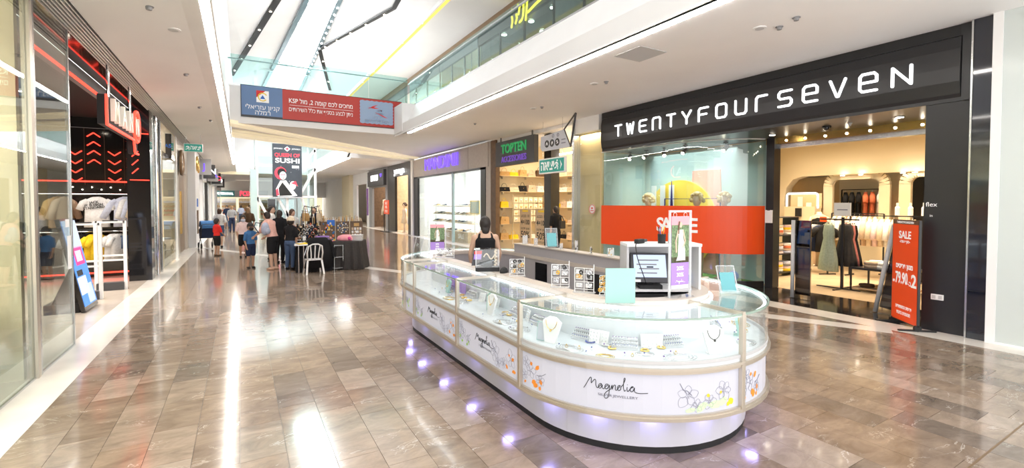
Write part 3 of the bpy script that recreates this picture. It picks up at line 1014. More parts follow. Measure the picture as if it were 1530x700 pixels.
CASES = [(('arc', CY0, 180, 270), 'curved glass jewellery case in front with the large script wordmark and orange and green flowers', True, True),
         (('arc', CY0, 270, 360), 'curved glass jewellery case at the kiosk corner nearest the black storefront', False, True),
         (('line', -1, 4.5, CY0), 'straight glass jewellery case next to the curved front case', False, False),
         (('line', -1, 5.9, 4.5), 'straight glass jewellery case in the middle of the long side', False, False),
         (('line', -1, CY1, 5.9), 'narrow glass jewellery case at the far end of the long side', False, True),
         (('arc', CY1, 90, 180), 'curved glass jewellery case at the far end of the kiosk toward the market stall', False, True),
         (('arc', CY1, 0, 90), 'curved glass jewellery case at the far end toward the shoe shop', False, True),
         (('line', 1, CY0, 4.5), 'straight glass jewellery case on the rear side beside the till', False, True),
         (('line', 1, 4.5, CY1), 'straight glass jewellery case on the rear side facing the handbag shop', False, True)]
RG = 1.185
for ci, (p, label, big, warm) in enumerate(CASES):
    t = thing('jewellery_case', label, 'display case', (0, 0, 0), group='glass cases of the jewellery kiosk')
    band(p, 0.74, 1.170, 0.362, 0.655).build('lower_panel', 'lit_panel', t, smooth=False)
    tr = band(p, 1.0, 1.200, 0.320, 0.345)
    band(p, 1.0, 1.192, 0.345, 0.362, tr)
    tr.build('bottom_rail', 'champagne', t)
    mr = band(p, 1.02, 1.192, 0.652, 0.672)
    band(p, 1.02, 1.204, 0.676, 0.694, mr)
    mr.build('middle_rail', 'champagne', t)
    band(p, 0.72, 1.180, 0.694, 0.722).build('display_deck', 'case_white', t)
    band(p, 1.166, 1.186, 0.722, 0.745).build('deck_lip', 'light_grey', t)
    band(p, 1.178, RG, 0.722, 1.030).build('front_glass', 'case_glass', t)
    band(p, 0.715, RG + 0.004, 1.034, 1.044).build('top_glass', 'case_glass', t)
    band(p, RG - 0.006, RG + 0.006, 1.030, 1.046).build('glass_edge', 'edge_green', t)
    band(p, 0.725, 0.735, 0.722, 1.030).build('back_panel', 'case_white', t)
    l1 = band(p, 1.150, 1.168, 1.020, 1.030)
    l1.build('case_light', 'led_case', t)
    band(p, 0.742, 0.757, 1.018, 1.030).build('case_light', 'led_case', t)
    # posts and top bars at the viewer-left end of each case
    for tt in ((0.0, 1.0), (1.0,), (0.0,), (0.0,), (0.0,), (0.0,), (0.0,), (1.0,), ())[ci]:
        q, nn = kpos(p, tt, 1.183)
        tg = Vector((-nn.y, nn.x, 0)) * 0.020
        sh = (1 if tt == 0 else -1) * (1 if p[0] == 'arc' else 0)
        MB().obox((q.x, q.y, 0.68), tuple(tg), tuple(nn * 0.018), (0, 0, 0.36)).build('post', 'champagne', t, bevel=0.004)
        q2, _ = kpos(p, tt, 0.95)
        MB().obox((q2.x, q2.y, 1.045), tuple(tg * 0.8), tuple(nn * 0.245), (0, 0, 0.012)).build('top_bar', 'champagne', t)
    L = panel_len(p, 1.1705)
    pp = p if p[0] == 'line' else p
    art(t, pp, 1.1712, L, big, warm, 5 + ci)

# counter ring and inner wall
ct = thing('counter_ring', 'beige oval counter ring inside the glass cases of the kiosk', 'counter', (0, 0, 0))
mt, mw = MB(), MB()
for p in FULL:
    band(p, 0.585, 0.722, 1.020, 1.072, mt)
    band(p, 0.600, 0.618, 0.0, 1.020, mw)
mt.build('countertop', 'beige_counter', ct)
mw.build('inner_wall', 'counter_grey', ct)
band(('line', 1, CY0, CY1), 0.60, 0.72, 1.073, 1.20).build('riser', 'counter_grey', ct)
band(('line', 1, CY0, CY1), 0.58, 0.76, 1.20, 1.215).build('riser_top', 'beige_counter', ct)
for y in (4.2, 5.4):
    box(CX + 0.594, CX + 0.5985, y, y + 0.30, 0.72, 0.98).build('drawer_front', 'black_gloss', ct)

# ---------------- jewellery in the cases
def on_deck(panel, u_share, R):
    q, nn = kpos(panel, u_share, R)
    return Vector((q.x, q.y, 0.7225)), math.atan2(nn.y, nn.x)


def bust(panel, t, R, h, label, m='bright_white', necklace='gold', turn=0.0):
    q, a = on_deck(panel, t, R)
    b = thing('necklace_bust', label, 'bust', tuple(q), a - PI / 2 + turn + PI, 'necklace busts in the cases')
    w0, w1 = 0.048 * h / 0.2, 0.085 * h / 0.2
    prof = [(-w0, 0), (w0, 0), (w1, h * 0.82), (w1 * 0.35, h), (-w1 * 0.35, h), (-w1, h * 0.82)]
    mb = MB()
    o_, u_, v_ = Vector((0, 0.02, 0)), Vector((1, 0, 0)), Vector((0, 0.16, 0.985))
    mb.prism(prof, o_, u_, v_, (0, 0.02, 0.0))
    mb.build('bust_board', m, b)
    MB().box(-w0, w0, 0.02, 0.075, 0, 0.006).build('foot', m, b)
    mb = MB()
    pts = [o_ + u_ * (w1 * 0.6 * math.cos(s)) + v_ * (h * 0.86 + h * 0.34 * math.sin(s)) + Vector((0, -0.003, 0)) for s in [PI + PI * i / 12 for i in range(13)]]
    mb.tube(pts, 0.0025, 5)
    mb.ball(tuple(pts[6] + Vector((0, -0.004, -0.008))), 0.009, 8, 6)
    mb.build('necklace', necklace, b)
    return b


A0, A1, S0, S1, S2 = CASES[0][0], CASES[1][0], CASES[2][0], CASES[3][0], CASES[4][0]
bust(A0, 0.12, 1.06, 0.21, 'white necklace bust beside the small portrait card in the front case', turn=0.15)
bust(A0, 0.93, 1.07, 0.21, 'tall white necklace bust with a dark choker by the end post of the front case', necklace='ebony', turn=-0.2)
bust(S0, 0.30, 1.02, 0.21, 'white necklace bust with a gold pendant in the case next to the front curve')
bust(S1, 0.35, 0.95, 0.17, 'small pale necklace bust in the middle case of the long side', 'frost_teal')
bust(A1, 0.35, 1.0, 0.17, 'pale teal necklace bust in the kiosk corner case', 'frost_teal')
bust(S0, 0.18, 0.95, 0.19, 'pale teal curved bust behind the gold pendant bust', 'frost_teal')
q, a = on_deck(A0, 0.055, 1.03)
o = thing('portrait_card', 'small portrait card of a dark-haired woman leaning in the front case', 'card', tuple(q), a + PI / 2 + 0.35)
MB().obox((0, 0, 0.075), (0.045, 0, 0), (0, 0.002, 0), (0, 0.012, 0.075)).build('card', 'frost_teal', o)
MB().obox((0, -0.003, 0.075), (0.040, 0, 0), (0, 0.001, 0), (0, 0.012, 0.070)).build('picture_ground', 'grey_sign', o)
mb = MB()
mb.prism(arcpts(0, 0.095, 0.024, 0, 330, 11, 0.034), (0, -0.006 - 0.004, 0.0), (1, 0, 0), (0, 0.16, 0.985), (0, 0.002, 0))
mb.build('hair', 'print_hair', o)
MB().prism(arcpts(0, 0.09, 0.016, 0, 330, 11, 0.024), (0, -0.012, 0.0), (1, 0, 0), (0, 0.16, 0.985), (0, 0.002, 0)).build('face', 'print_skin', o)
MB().prism([(-0.036, 0.008), (0.036, 0.008), (0.03, 0.05), (0, 0.066), (-0.03, 0.05)], (0, -0.010, 0.0), (1, 0, 0), (0, 0.16, 0.985), (0, 0.002, 0)).build('shoulders', 'print_hair', o)

rj = random.Random(3)
SPOT = {0: 'front curved case', 1: 'corner case by the black storefront', 2: 'case next to the front curve', 3: 'middle case of the long side'}
# necklace chains laid out in loops, rings, bracelets, bangle tree
def chain(panel, t, R, rad, m, label, n=3):
    q, a = on_deck(panel, t, R)
    o = thing('chain_necklace', label, 'necklace', tuple(q), a, 'chains laid out on the decks')
    for i in range(n):
        r = rad * (1 - 0.22 * i)
        MB().ring((0, 0, 0.003), r, 0.0022, 28, 5, (0.75, 0, 0), (0, 1.15, 0)).build('strand', m, o)
    MB().ball((-rad * 0.78, 0, 0.006), 0.007, 8, 6).build('pendant', 'silver', o)


for (pn, ci, t, R, r, m, lb) in ((A0, 0, 0.24, 1.04, 0.10, 'silver', 'silver strands coiled in an oval beside the portrait card bust'), (A0, 0, 0.42, 1.08, 0.06, 'gold', 'small gold strand loop at the front glass of the curved case'),
                                 (A0, 0, 0.75, 1.03, 0.11, 'silver', 'silver strands coiled in an oval beside the dark choker bust'), (A0, 0, 0.60, 0.95, 0.06, 'silver', 'thin silver loop in the centre of the curved case'),
                                 (S0, 2, 0.55, 1.03, 0.10, 'silver', 'silver strands coiled beside the gold pendant bust'), (S0, 2, 0.78, 1.02, 0.11, 'silver', 'silver strands coiled by the post of the front curve'),
                                 (S1, 3, 0.60, 1.04, 0.09, 'gold', 'gold strands coiled in the middle case'), (S1, 3, 0.8, 1.0, 0.09, 'silver', 'silver strands coiled in the middle case'),
                                 (A1, 1, 0.22, 1.05, 0.09, 'silver', 'silver strands coiled in the corner case'), (A1, 1, 0.6, 1.05, 0.09, 'gold', 'gold strands coiled in the corner case')):
    chain(pn, t, R, r, m, lb)


def ring_item(panel, t, R, m, stone, label, grp):
    q, a = on_deck(panel, t, R)
    o = thing('ring', label, 'ring', tuple(q), a + rj.random() * 3, grp)
    MB().ring((0, 0, 0.013), 0.0105, 0.002, 12, 5, (1, 0, 0), (0, 0, 1)).build('band', m, o)
    MB().ball((0, 0, 0.026), 0.006, 6, 5).build('stone', stone, o)


mat('stone_blue', (0.03, 0.06, 0.30), 0.05, coat=1)
mat('stone_violet', (0.20, 0.08, 0.35), 0.05, coat=1)
for ci, pn in ((0, A0), (2, S0), (3, S1), (1, A1)):
    for (m, stone, nm) in (('silver', 'stone_blue', 'silver ring with a blue stone'), ('gold', 'gold', 'gold ring with a gold bead'), ('silver', 'stone_violet', 'silver ring with a violet stone')):
        for k in range(4):
            ring_item(pn, 0.18 + 0.68 * rj.random(), 0.86 + 0.24 * rj.random(), m, stone, '%s in the %s' % (nm, SPOT[ci]), '%s, %s' % (nm, SPOT[ci]))


def bracelet(panel, t, R, m, label, r=0.032, dark=None, grp=None):
    q, a = on_deck(panel, t, R)
    o = thing('bracelet', label, 'bracelet', tuple(q + Vector((0, 0, 0.0))), a, grp)
    mb = MB()
    n = 16
    for i in range(n):
        s = 2 * PI * i / n
        mb.ball((r * math.cos(s), r * math.sin(s), 0.008), 0.008, 6, 5)
    mb.build('beads', m, o)
    MB().ring((0, 0, 0.008), r, 0.002, 20, 5).build('band', dark or m, o)


bracelet(A0, 0.28, 0.80, 'stone_blue', 'dark blue beaded bracelet at the back of the front case', 0.035)
for ci, pn in ((0, A0), (2, S0), (3, S1)):
    for m, nm in (('silver', 'silver'), ('gold', 'gold')):
        for k in range(3):
            bracelet(pn, 0.25 + 0.55 * rj.random(), 0.80 + 0.1 * rj.random(), m, '%s beaded bracelet in the %s' % (nm, SPOT[ci]), 0.024 + 0.008 * rj.random(), None, '%s bracelets, %s' % (nm, SPOT[ci]))


def ring_stand(panel, t, R, label, rows=3, cols=9, w=0.20, grp=None):
    """clear stepped stand carrying rows of rings"""
    q, a = on_deck(panel, t, R)
    o = thing('ring_stand', label, 'ring stand', tuple(q), a - PI / 2 + PI, grp)
    for r in range(rows):
        MB().box(-w / 2, w / 2, 0.01 + r * 0.028, 0.034 + r * 0.028, 0.0, 0.02 + r * 0.022).build('step', 'milky_acrylic', o)
        mb, ms = MB(), MB()
        for c in range(cols):
            x = -w / 2 + (c + 0.5) * w / cols
            z = 0.02 + r * 0.022
            mb.ring((x, 0.022 + r * 0.028, z + 0.009), 0.008, 0.0017, 10, 4, (1, 0, 0), (0, 0, 1))
            ms.ball((x, 0.022 + r * 0.028, z + 0.019), 0.0045, 6, 4)
        mb.build('ring_row', 'silver', o)
        ms.build('stone_row', ['stone_blue', 'ebony', 'stone_violet'][r % 3], o)


ring_stand(A0, 0.50, 0.90, 'clear stepped stand with rows of dark-stoned rings in the middle of the front case')
ring_stand(A0, 0.80, 0.84, 'clear stepped stand of rings behind the dark choker bust', 3, 8, 0.16)
ring_stand(A0, 0.20, 0.82, 'clear stepped stand of rings behind the portrait bust', 3, 8, 0.16)
ring_stand(S0, 0.45, 0.84, 'clear stepped stand of rings at the back of the case next to the front curve', 3, 9, 0.22)
ring_stand(S0, 0.75, 0.84, 'clear stepped stand of rings near the post of the front curve', 3, 9, 0.22)
ring_stand(S1, 0.25, 0.86, 'clear stepped stand of rings at the far end of the middle case', 3, 9, 0.22)
ring_stand(S1, 0.65, 0.84, 'clear stepped stand of rings at the near end of the middle case', 3, 9, 0.22)
ring_stand(A1, 0.5, 0.84, 'clear stepped stand of rings in the corner case', 3, 9, 0.2)


def earring_card(panel, t, R, label, grp):
    q, a = on_deck(panel, t, R)
    o = thing('earring_card', label, 'card', tuple(q), a + PI / 2 + rj.uniform(-.3, .3), grp)
    MB().obox((0, 0, 0.05), (0.05, 0, 0), (0, 0.0015, 0), (0, 0.014, 0.05)).build('card', 'bright_white', o)
    mb = MB()
    for i in range(3):
        for j in range(3):
            mb.ball((-0.03 + i * 0.03, -0.004 + (j - 1) * 0.007, 0.028 + j * 0.026), 0.006, 6, 4)
    mb.build('studs', 'silver', o)


for ci, pn, ts in ((0, A0, (0.30, 0.36, 0.64, 0.70)), (2, S0, (0.1, 0.60, 0.9)), (3, S1, (0.12, 0.45, 0.85))):
    for t in ts:
        earring_card(pn, t, 0.78, 'white card of studs standing in the ' + SPOT[ci], 'stud cards, ' + SPOT[ci])
# violet printed liners seen in the far case of the long side
o = thing('printed_liner', 'violet printed liner sheet in the middle case of the long side', 'sheet', (CX - 0.80, 5.45, 0.7225))
for i in range(5):
    MB().obox((0.0, -0.28 + i * 0.12, 0.10), (0.004, 0, 0), (0, 0.05, 0), (0, 0, 0.09)).build('liner', 'print_violet', o)

# ---------------- things on the counter ring
TOP = 1.0725


def rod_rack(x, y, rz, w, h, label, seed, jm=('gold', 'ebony', 'silver')):
    """white rod frame with hung jewellery cards"""
    r_ = random.Random(seed)
    o = thing('jewellery_rack', label, 'rack', (x, y, TOP), rz, 'rod racks on the kiosk counter')
    MB().box(-w / 2 - 0.01, w / 2 + 0.01, -0.03, 0.03, 0, 0.008).build('base', 'milky_acrylic', o)
    fr = MB()
    for s in (-1, 1):
        fr.bar((s * w / 2, 0, 0.008), (s * w / 2, 0, h * (0.85 + 0.15 * (s > 0))), 0.006)
    for z in (0.03, h * 0.38, h * 0.66, h * 0.85):
        fr.bar((-w / 2, 0, z), (w / 2, 0, z), 0.005)
    fr.bar((0, 0, 0.008), (0, 0, h * 0.85), 0.005)
    fr.build('rod_frame', 'bright_white', o)
    for cx_ in (-w / 4, w / 4):
        for z in (h * 0.38, h * 0.66, h * 0.85):
            g = MB().box(cx_ - w * 0.17, cx_ + w * 0.17, -0.006, -0.003, z - h * 0.2, z - 0.012).build('hang_card', 'bright_white' if r_.random() < 0.6 else 'milky_acrylic', o)
            mb = MB()
            for k in range(3):
                mb.ring((cx_ + r_.uniform(-.02, .02), -0.009, z - h * 0.11 + r_.uniform(-.015, .015)), r_.uniform(0.008, 0.016), 0.003, 10, 4, (1, 0, 0), (0, 0, 1))
            mb.build('jewel', r_.choice(jm), g)
    return o


rod_rack(2.535, 4.21, -0.5, 0.155, 0.21, 'white rod jewellery rack with dark and gold pieces nearest the display box', 1, ('ebony', 'gold', 'ebony'))
rod_rack(2.53, 3.43, -0.75, 0.16, 0.25, 'white rod jewellery rack with gold pieces in the middle of the counter', 2)
rod_rack(2.565, 3.13, -0.95, 0.17, 0.25, 'white rod jewellery rack standing next to the pale upright panel', 3)
rod_rack(2.62, 2.93, -0.7, 0.08, 0.20, 'narrow white rod rack tight against the pale upright panel', 4, ('ebony', 'gold'))
rod_rack(2.50, 6.15, -0.4, 0.26, 0.16, 'low white rod rack of small trinkets at the far end of the counter', 6, ('silver', 'rose_metal') if 'rose_metal' in M else ('silver', 'ebony'))
# pale upright panel
o = thing('upright_panel', 'plain pale mint upright panel standing on the kiosk counter', 'panel', (2.52, 2.64, TOP), -0.53)
MB().box(-0.115, 0.115, -0.004, 0.004, 0.006, 0.275).build('panel', 'frost_teal', o)
MB().box(-0.115, 0.115, -0.04, 0.04, 0, 0.006).build('foot', 'acrylic', o)
# poster stand
def sign_stand(name, label, x, y, z, rz, w, h, ph, kind):
    o = thing(name, label, 'sign stand', (x, y, z), rz)
    fr = MB()
    for s in (-1, 1):
        fr.box(s * w / 2 - 0.009, s * w / 2 + 0.009, -0.006, 0.006, 0, h)
    fr.box(-w / 2, w / 2, -0.006, 0.006, h - 0.018, h)
    fr.build('stand_frame', 'milky_acrylic', o)
    MB().box(-w / 2 - 0.01, w / 2 + 0.01, -0.05, 0.05, 0, 0.008).build('foot', 'acrylic', o)
    a, b = h - 0.05 - ph, h - 0.05
    pw = w / 2 - 0.018
    sh = MB().box(-pw, pw, -0.0015, 0.0015, a, b).build('poster', 'print_violet', o)
    MB().box(-pw, pw, -0.003, -0.0015, a, a + 0.03).build('lower_edge', 'bright_white', sh)
    MB().box(-pw, pw, -0.003, -0.0016, a + ph * 0.36, b - ph * 0.12).build('photo_ground', 'print_leafy', sh)
    MB().box(-pw, pw, -0.003, -0.0016, a + ph * 0.36, a + ph * 0.44).build('photo_floor', 'dark_wood', sh)
    MB().box(-pw, pw, -0.003, -0.0016, b - ph * 0.12, b).build('top_strip', 'print_pink', sh)
    k = ph
    mid = a + ph * 0.36
    dress = [(-0.028, 0.06), (-0.05, 0.02), (0.06, 0.02), (0.055, 0.12), (0.03, 0.24), (0.035, 0.30), (-0.03, 0.30), (-0.022, 0.22)]
    sc = k / 0.66
    MB().prism([(x_ * sc, mid + y_ * sc) for x_, y_ in dress], (0, -0.005, 0), (1, 0, 0), (0, 0, 1), (0, 0.002, 0)).build('dress', 'cloth_white', sh)
    MB().prism([(x_, y_) for x_, y_ in arcpts(0.0, mid + 0.345 * sc, 0.018 * sc, 0, 330, 11, 0.026 * sc)], (0, -0.006, 0), (1, 0, 0), (0, 0, 1), (0, 0.002, 0)).build('face', 'print_skin', sh)
    hr = MB()
    for p in stroke2d([(-0.015 * sc, mid + 0.37 * sc), (-0.022 * sc, mid + 0.33 * sc), (-0.024 * sc, mid + 0.27 * sc)], 0.016 * sc):
        hr.prism(p, (0, -0.007, 0), (1, 0, 0), (0, 0, 1), (0, 0.002, 0))
    hr.build('hair', 'print_hair', sh)
    ar = MB()
    for pts in (((0.03, 0.29), (0.055, 0.2), (0.03, 0.14)), ((-0.03, 0.29), (-0.055, 0.2), (-0.05, 0.1))):
        for p in stroke2d([(x_ * sc, mid + y_ * sc) for x_, y_ in pts], 0.014 * sc):
            ar.prism(p, (0, -0.007, 0), (1, 0, 0), (0, 0, 1), (0, 0.002, 0))
    ar.build('arms', 'print_skin', sh)
    text('price_print', '20%', (0, -0.003, a + ph * 0.28), 'front', 0.05 * sc, 'print_white', sh, ext=0.0005, bold=0.001)
    text('price_print', '30%', (0, -0.003, a + ph * 0.19), 'front', 0.05 * sc, 'print_white', sh, ext=0.0005, bold=0.001)
    mw2 = MB()
    for ln in WM:
        mw2.tube([(0 + (p.x - 3.2) * 0.014 * sc, -0.004, a + ph * 0.09 + p.y * 0.014 * sc) for p in catmull(ln, 3)], 0.0011, 4)
    mw2.build('wordmark', 'print_white', sh)
    for s in (-1, 1):
        MB().ring((s * w * 0.25, 0, b + 0.012), 0.018, 0.002, 12, 4, (1, 0, 0), (0, 0, 1)).build('hanging_ring', 'bright_white', o)
    return o


sign_stand('poster_stand', 'tall clear poster stand with a woman in white beside the till monitor', 3.13, 2.585, TOP, -0.10, 0.225, 0.72, 0.60, 0)
sign_stand('poster_stand', 'poster stand with a violet discount strip at the far end of the kiosk', 2.60, 6.70, TOP, -0.35, 0.25, 0.50, 0.42, 1)


def brochure(label, x, y, z, rz, w=0.16, h=0.24, m='print_teal'):
    o = thing('brochure_holder', label, 'sign holder', (x, y, z), rz)
    MB().box(-w / 2 - 0.01, w / 2 + 0.01, -0.03, 0.06, 0, 0.012).box(-w / 2 - 0.01, w / 2 + 0.01, -0.03, -0.022, 0.012, 0.035).build('base', 'acrylic', o)
    lean = Vector((0, 0.38, 0.925))
    MB().obox(Vector((0, 0.0, 0.012)) + lean * h / 2, (w / 2, 0, 0), (0, 0.003, -0.0012), lean * h / 2).build('acrylic_sheet', 'acrylic', o)
    fr = MB()
    for s in (-1, 1):
        fr.obox(Vector((s * w / 2, 0.0, 0.012)) + lean * h / 2, (0.003, 0, 0), (0, 0.005, -0.002), lean * h / 2)
    fr.obox(Vector((0, 0.0, 0.012)) + lean * h, (w / 2, 0, 0), (0, 0.005, -0.002), lean * 0.003)
    fr.build('bright_edge', 'milky_acrylic', o)
    MB().obox(Vector((0, -0.006, 0.014)) + lean * h * 0.38, (w * 0.40, 0, 0), (0, 0.0015, -0.0006), lean * h * 0.36).build('card', m, o)
    return o


brochure('clear slanted sign holder with a plain teal card on the corner case', 3.74, 2.55, 1.047, -0.75 + 0.25)
brochure('small clear slanted sign holder with a teal card on the rear counter', 3.80, 5.35, 1.217, -0.45, 0.17, 0.28)
brochure('clear slanted holder tipped at the far end of the kiosk', 2.28, 6.75, 1.047, -0.9, 0.13, 0.30, 'acrylic')
# display box with a dark hand bust
o = thing('display_box', 'clear acrylic box on the counter with a dark hand bust and pearl bracelet inside', 'display box', (2.44, 4.72, TOP), -0.42)
ed = MB()
for sx_ in (-1, 1):
    for sy_ in (-1, 1):
        ed.box(sx_ * 0.13 - 0.004, sx_ * 0.13 + 0.004, sy_ * 0.075 - 0.004, sy_ * 0.075 + 0.004, 0.0, 0.25)
ed.build('edges', 'milky_acrylic', o)
MB().box(-0.13, 0.13, -0.075, 0.075, 0.25, 0.256).build('lid', 'acrylic', o)
MB().box(-0.13, 0.13, -0.0765, -0.0735, 0.0, 0.25).build('front_sheet', 'acrylic', o)
MB().box(-0.135, 0.135, -0.08, 0.08, 0.0, 0.045).build('tray', 'black_matte', o)
hb = MB()
hb.lathe([(0.055, 0.045), (0.05, 0.10), (0.04, 0.15), (0.02, 0.18)], (0.0, 0, 0), 12, 1, 0.5)
hb.tube([(0.02, 0, 0.12), (0.04, -0.01, 0.17), (0.05, -0.02, 0.20)], [0.02, 0.015, 0.010], 8)
hb.build('hand_bust', 'black_matte', o)
pb = MB()
for i in range(14):
    s = PI * i / 13
    pb.ball((-0.04 + 0.11 * i / 13, -0.045, 0.17 + 0.03 * math.sin(s * 2)), 0.009, 6, 5)
pb.build('pearl_bracelet', 'cloth_cream', o)
lp = MB()
for i in range(10):
    lp.ball((0.085 + 0.012 * (i % 2), -0.04, 0.07 + 0.019 * i), 0.013, 6, 5)
lp.build('patterned_scarf', 'cloth_cream', o)
o = thing('leaflet', 'dark leaflet with a red and violet picture leaning against the display box', 'leaflet', (2.40, 4.90, TOP + 0.045), -0.25)
MB().obox((0, 0, 0.09), (0.055, 0, 0), (0, 0.003, 0), (0.02, 0.03, 0.09)).build('sheet', 'black_gloss', o)
MB().obox((0.003, -0.004, 0.10), (0.045, 0, 0), (0, 0.001, 0), (0.006, 0.010, 0.03)).build('violet_patch', 'print_violet', o)
MB().obox((0.012, 0.012, 0.145), (0.045, 0, 0), (0, 0.001, 0), (0.004, 0.007, 0.02)).build('red_patch', 'print_red', o)
o = thing('shoe_bust', 'small black slipper-shaped display beside the acrylic box', 'display', (2.52, 4.47, TOP), 0.2)
MB().lathe([(0.045, 0), (0.05, 0.02), (0.035, 0.05), (0.015, 0.065)], (0, 0, 0), 12, 1.2, 0.6).build('body', 'black_matte', o)

# ---------------- till inside the kiosk
td = Vector((math.cos(-0.53), math.sin(-0.53), 0))
o = thing('till_cabinet', 'white till cabinet with printed side panel standing inside the kiosk', 'cabinet', (3.33, 2.97, 0.0), -0.53)
W2 = 0.335
MB().box(-W2, -W2 + 0.02, -0.10, 0.16, 0, 1.46).build('side_panel', 'light_grey', o)
MB().box(W2 - 0.02, W2, -0.10, 0.16, 0, 1.46).build('side_panel', 'bright_white', o)
MB().box(-W2 + 0.02, W2 - 0.02, 0.14, 0.16, 0, 1.46).build('back_panel', 'light_grey', o)
MB().box(-W2, W2, -0.12, 0.16, 1.46, 1.485).build('top_shelf', 'bright_white', o)
MB().box(-W2 + 0.02, W2 - 0.02, -0.10, 0.14, 1.05, 1.07).build('shelf', 'bright_white', o)
MB().box(-W2 + 0.02, W2 - 0.02, -0.10, 0.14, 0.6, 1.03).build('dark_niche', 'black_matte', o)
mon = thing('till_monitor', 'black touch-screen till monitor showing a pale sales page', 'monitor', tuple(Vector((3.33, 2.97, 1.07)) + td * (-0.10) + Vector((-0.53, -0.85, 0)).normalized() * 0.02), -0.62)
MB().box(-0.10, 0.10, -0.06, 0.07, 0, 0.035).build('foot', 'black_matte', mon)
MB().box(-0.03, 0.03, 0.0, 0.05, 0.03, 0.2).build('neck', 'black_matte', mon)
lv = Vector((0, 0.34, 0.94))
MB().obox(Vector((0, -0.02, 0.05)) + lv * 0.14, (0.175, 0, 0), (0, 0.02, -0.007), lv * 0.14).build('casing', 'dark_grey', mon, bevel=0.006)
scr = MB().obox(Vector((0, -0.043, 0.066)) + lv * 0.145, (0.145, 0, 0), (0, 0.001, 0), lv * 0.105).build('screen', 'screen_glow', mon)
for i in range(4):
    MB().obox(Vector((-0.03 + 0.02 * (i % 2), -0.0455, 0.066)) + lv * (0.08 + 0.04 * i), (0.09, 0, 0), (0, 0.0006, 0), lv * 0.006).build('text_line', 'mid_grey', scr)
MB().obox(Vector((-0.12, -0.052, 0.055)) + lv * 0.02, (0.03, 0, 0), (0, 0.0006, 0), lv * 0.012).build('sticker', 'bright_white', mon)
o = thing('pen_cup', 'black pen cup with yellow and blue pens on the till cabinet', 'cup', (3.30, 2.93, 1.485))
MB().lathe([(0.033, 0), (0.036, 0.085), (0.032, 0.085), (0.03, 0.01)], (0, 0, 0), 14).build('cup', 'black_matte', o)
for i, m in enumerate(('print_yellow', 'print_blue', 'print_black', 'print_orange', 'print_red')):
    a = i * 1.3
    MB().tube([(0.012 * math.cos(a), 0.012 * math.sin(a), 0.012), (0.035 * math.cos(a), 0.03 * math.sin(a), 0.15)], 0.004, 6).build('pen', m, o)
o = thing('barcode_scanner', 'black hand scanner with a cable on the till cabinet', 'scanner', (3.13, 3.03, 1.485), 0.3)
MB().box(-0.07, 0.05, -0.025, 0.025, 0, 0.04).build('body', 'black_matte', o, bevel=0.008)
MB().box(0.03, 0.09, -0.03, 0.03, 0.01, 0.035).build('head', 'dark_grey', o, bevel=0.006)
MB().tube([Vector(p) for p in catmull([(-0.06, 0, 0.01), (-0.12, -0.02, -0.02), (-0.16, -0.06, -0.12), (-0.14, -0.10, -0.25), (-0.08, -0.10, -0.34)], 5)], 0.004, 6).build('cable', 'black_matte', o)
o = thing('tape_roll', 'small orange and grey roll on the till cabinet beside the pens', 'roll', (3.40, 2.90, 1.485))
MB().cyl((0, 0, 0), 0.035, 0.09, 14).build('roll', 'mid_grey', o)
MB().ball((0.01, 0, 0.11), 0.03, 8, 6).build('cap', 'print_orange', o)
o = thing('gift_bag', 'white paper bag with blue lettering standing beside the till', 'bag', (3.62, 2.92, 1.072), -0.5)
MB().box(-0.05, 0.05, -0.03, 0.03, 0, 0.16).build('bag', 'bright_white', o)
strokes('print', [[(-0.025, 0.03), (0.0, 0.12), (0.025, 0.03)], [(-0.03, 0.06), (0.03, 0.10)]], 0.016, (0, -0.032, 0), (1, 0, 0), (0, 0, 1), (0, -1, 0), 'print_blue', o, 0.001)
# trinkets on the rear counter riser
for i in range(9):
    r_ = random.Random(40 + i)
    y = 3.5 + i * 0.32
    o = thing('trinket_stand', 'small clear trinket stand, %s from the till along the rear counter' % ORD[i], 'stand', (3.79 + r_.uniform(-.03, .03), y, 1.2155), r_.random(), 'trinket stands on the rear counter')
    MB().box(-0.05, 0.05, -0.02, 0.02, 0, 0.006).build('base', 'acrylic', o)
    h = r_.uniform(0.08, 0.16)
    MB().box(-0.05, 0.05, 0.0, 0.004, 0.006, h).build('sheet', 'milky_acrylic', o)
    mb = MB()
    for k in range(5):
        mb.ball((r_.uniform(-.04, .04), -0.006, r_.uniform(0.02, h)), 0.008, 6, 5)
    mb.build('beads', r_.choice(('gold', 'ebony', 'silver')), o)

# ================================================================== shared goods
def drape_mb(prof, folds=9, amp=0.12, n=28, seed=0, c=(0, 0, 0)):
    """closed hanging cloth: prof = [(half width, half depth, z)], ripples grow downwards"""
    mb = MB()
    k = len(prof)
    zmax, zmin = max(p[2] for p in prof), min(p[2] for p in prof)
    ph = random.Random(seed).random() * 6
    for i, (w, d, z) in enumerate(prof):
        f = amp * ((zmax - z) / max(1e-6, zmax - zmin)) ** 0.7
        for j in range(n):
            a = 2 * PI * j / n
            r = 1 + f * math.sin(folds * a + ph) + f * 0.4 * math.sin((folds + 4) * a)
            mb.v.append((c[0] + w * math.cos(a) * (1 + 0.3 * (r - 1)), c[1] + d * math.sin(a) * r, c[2] + z))
    for i in range(k - 1):
        for j in range(n):
            mb.f.append((i * n + j, i * n + (j + 1) % n, (i + 1) * n + (j + 1) % n, (i + 1) * n + j))
            mb.mi.append(0)
    mb.f += [tuple(reversed(range(n))), tuple(range((k - 1) * n, k * n))]
    mb.mi += [0, 0]
    mb.smooth = True
    return mb


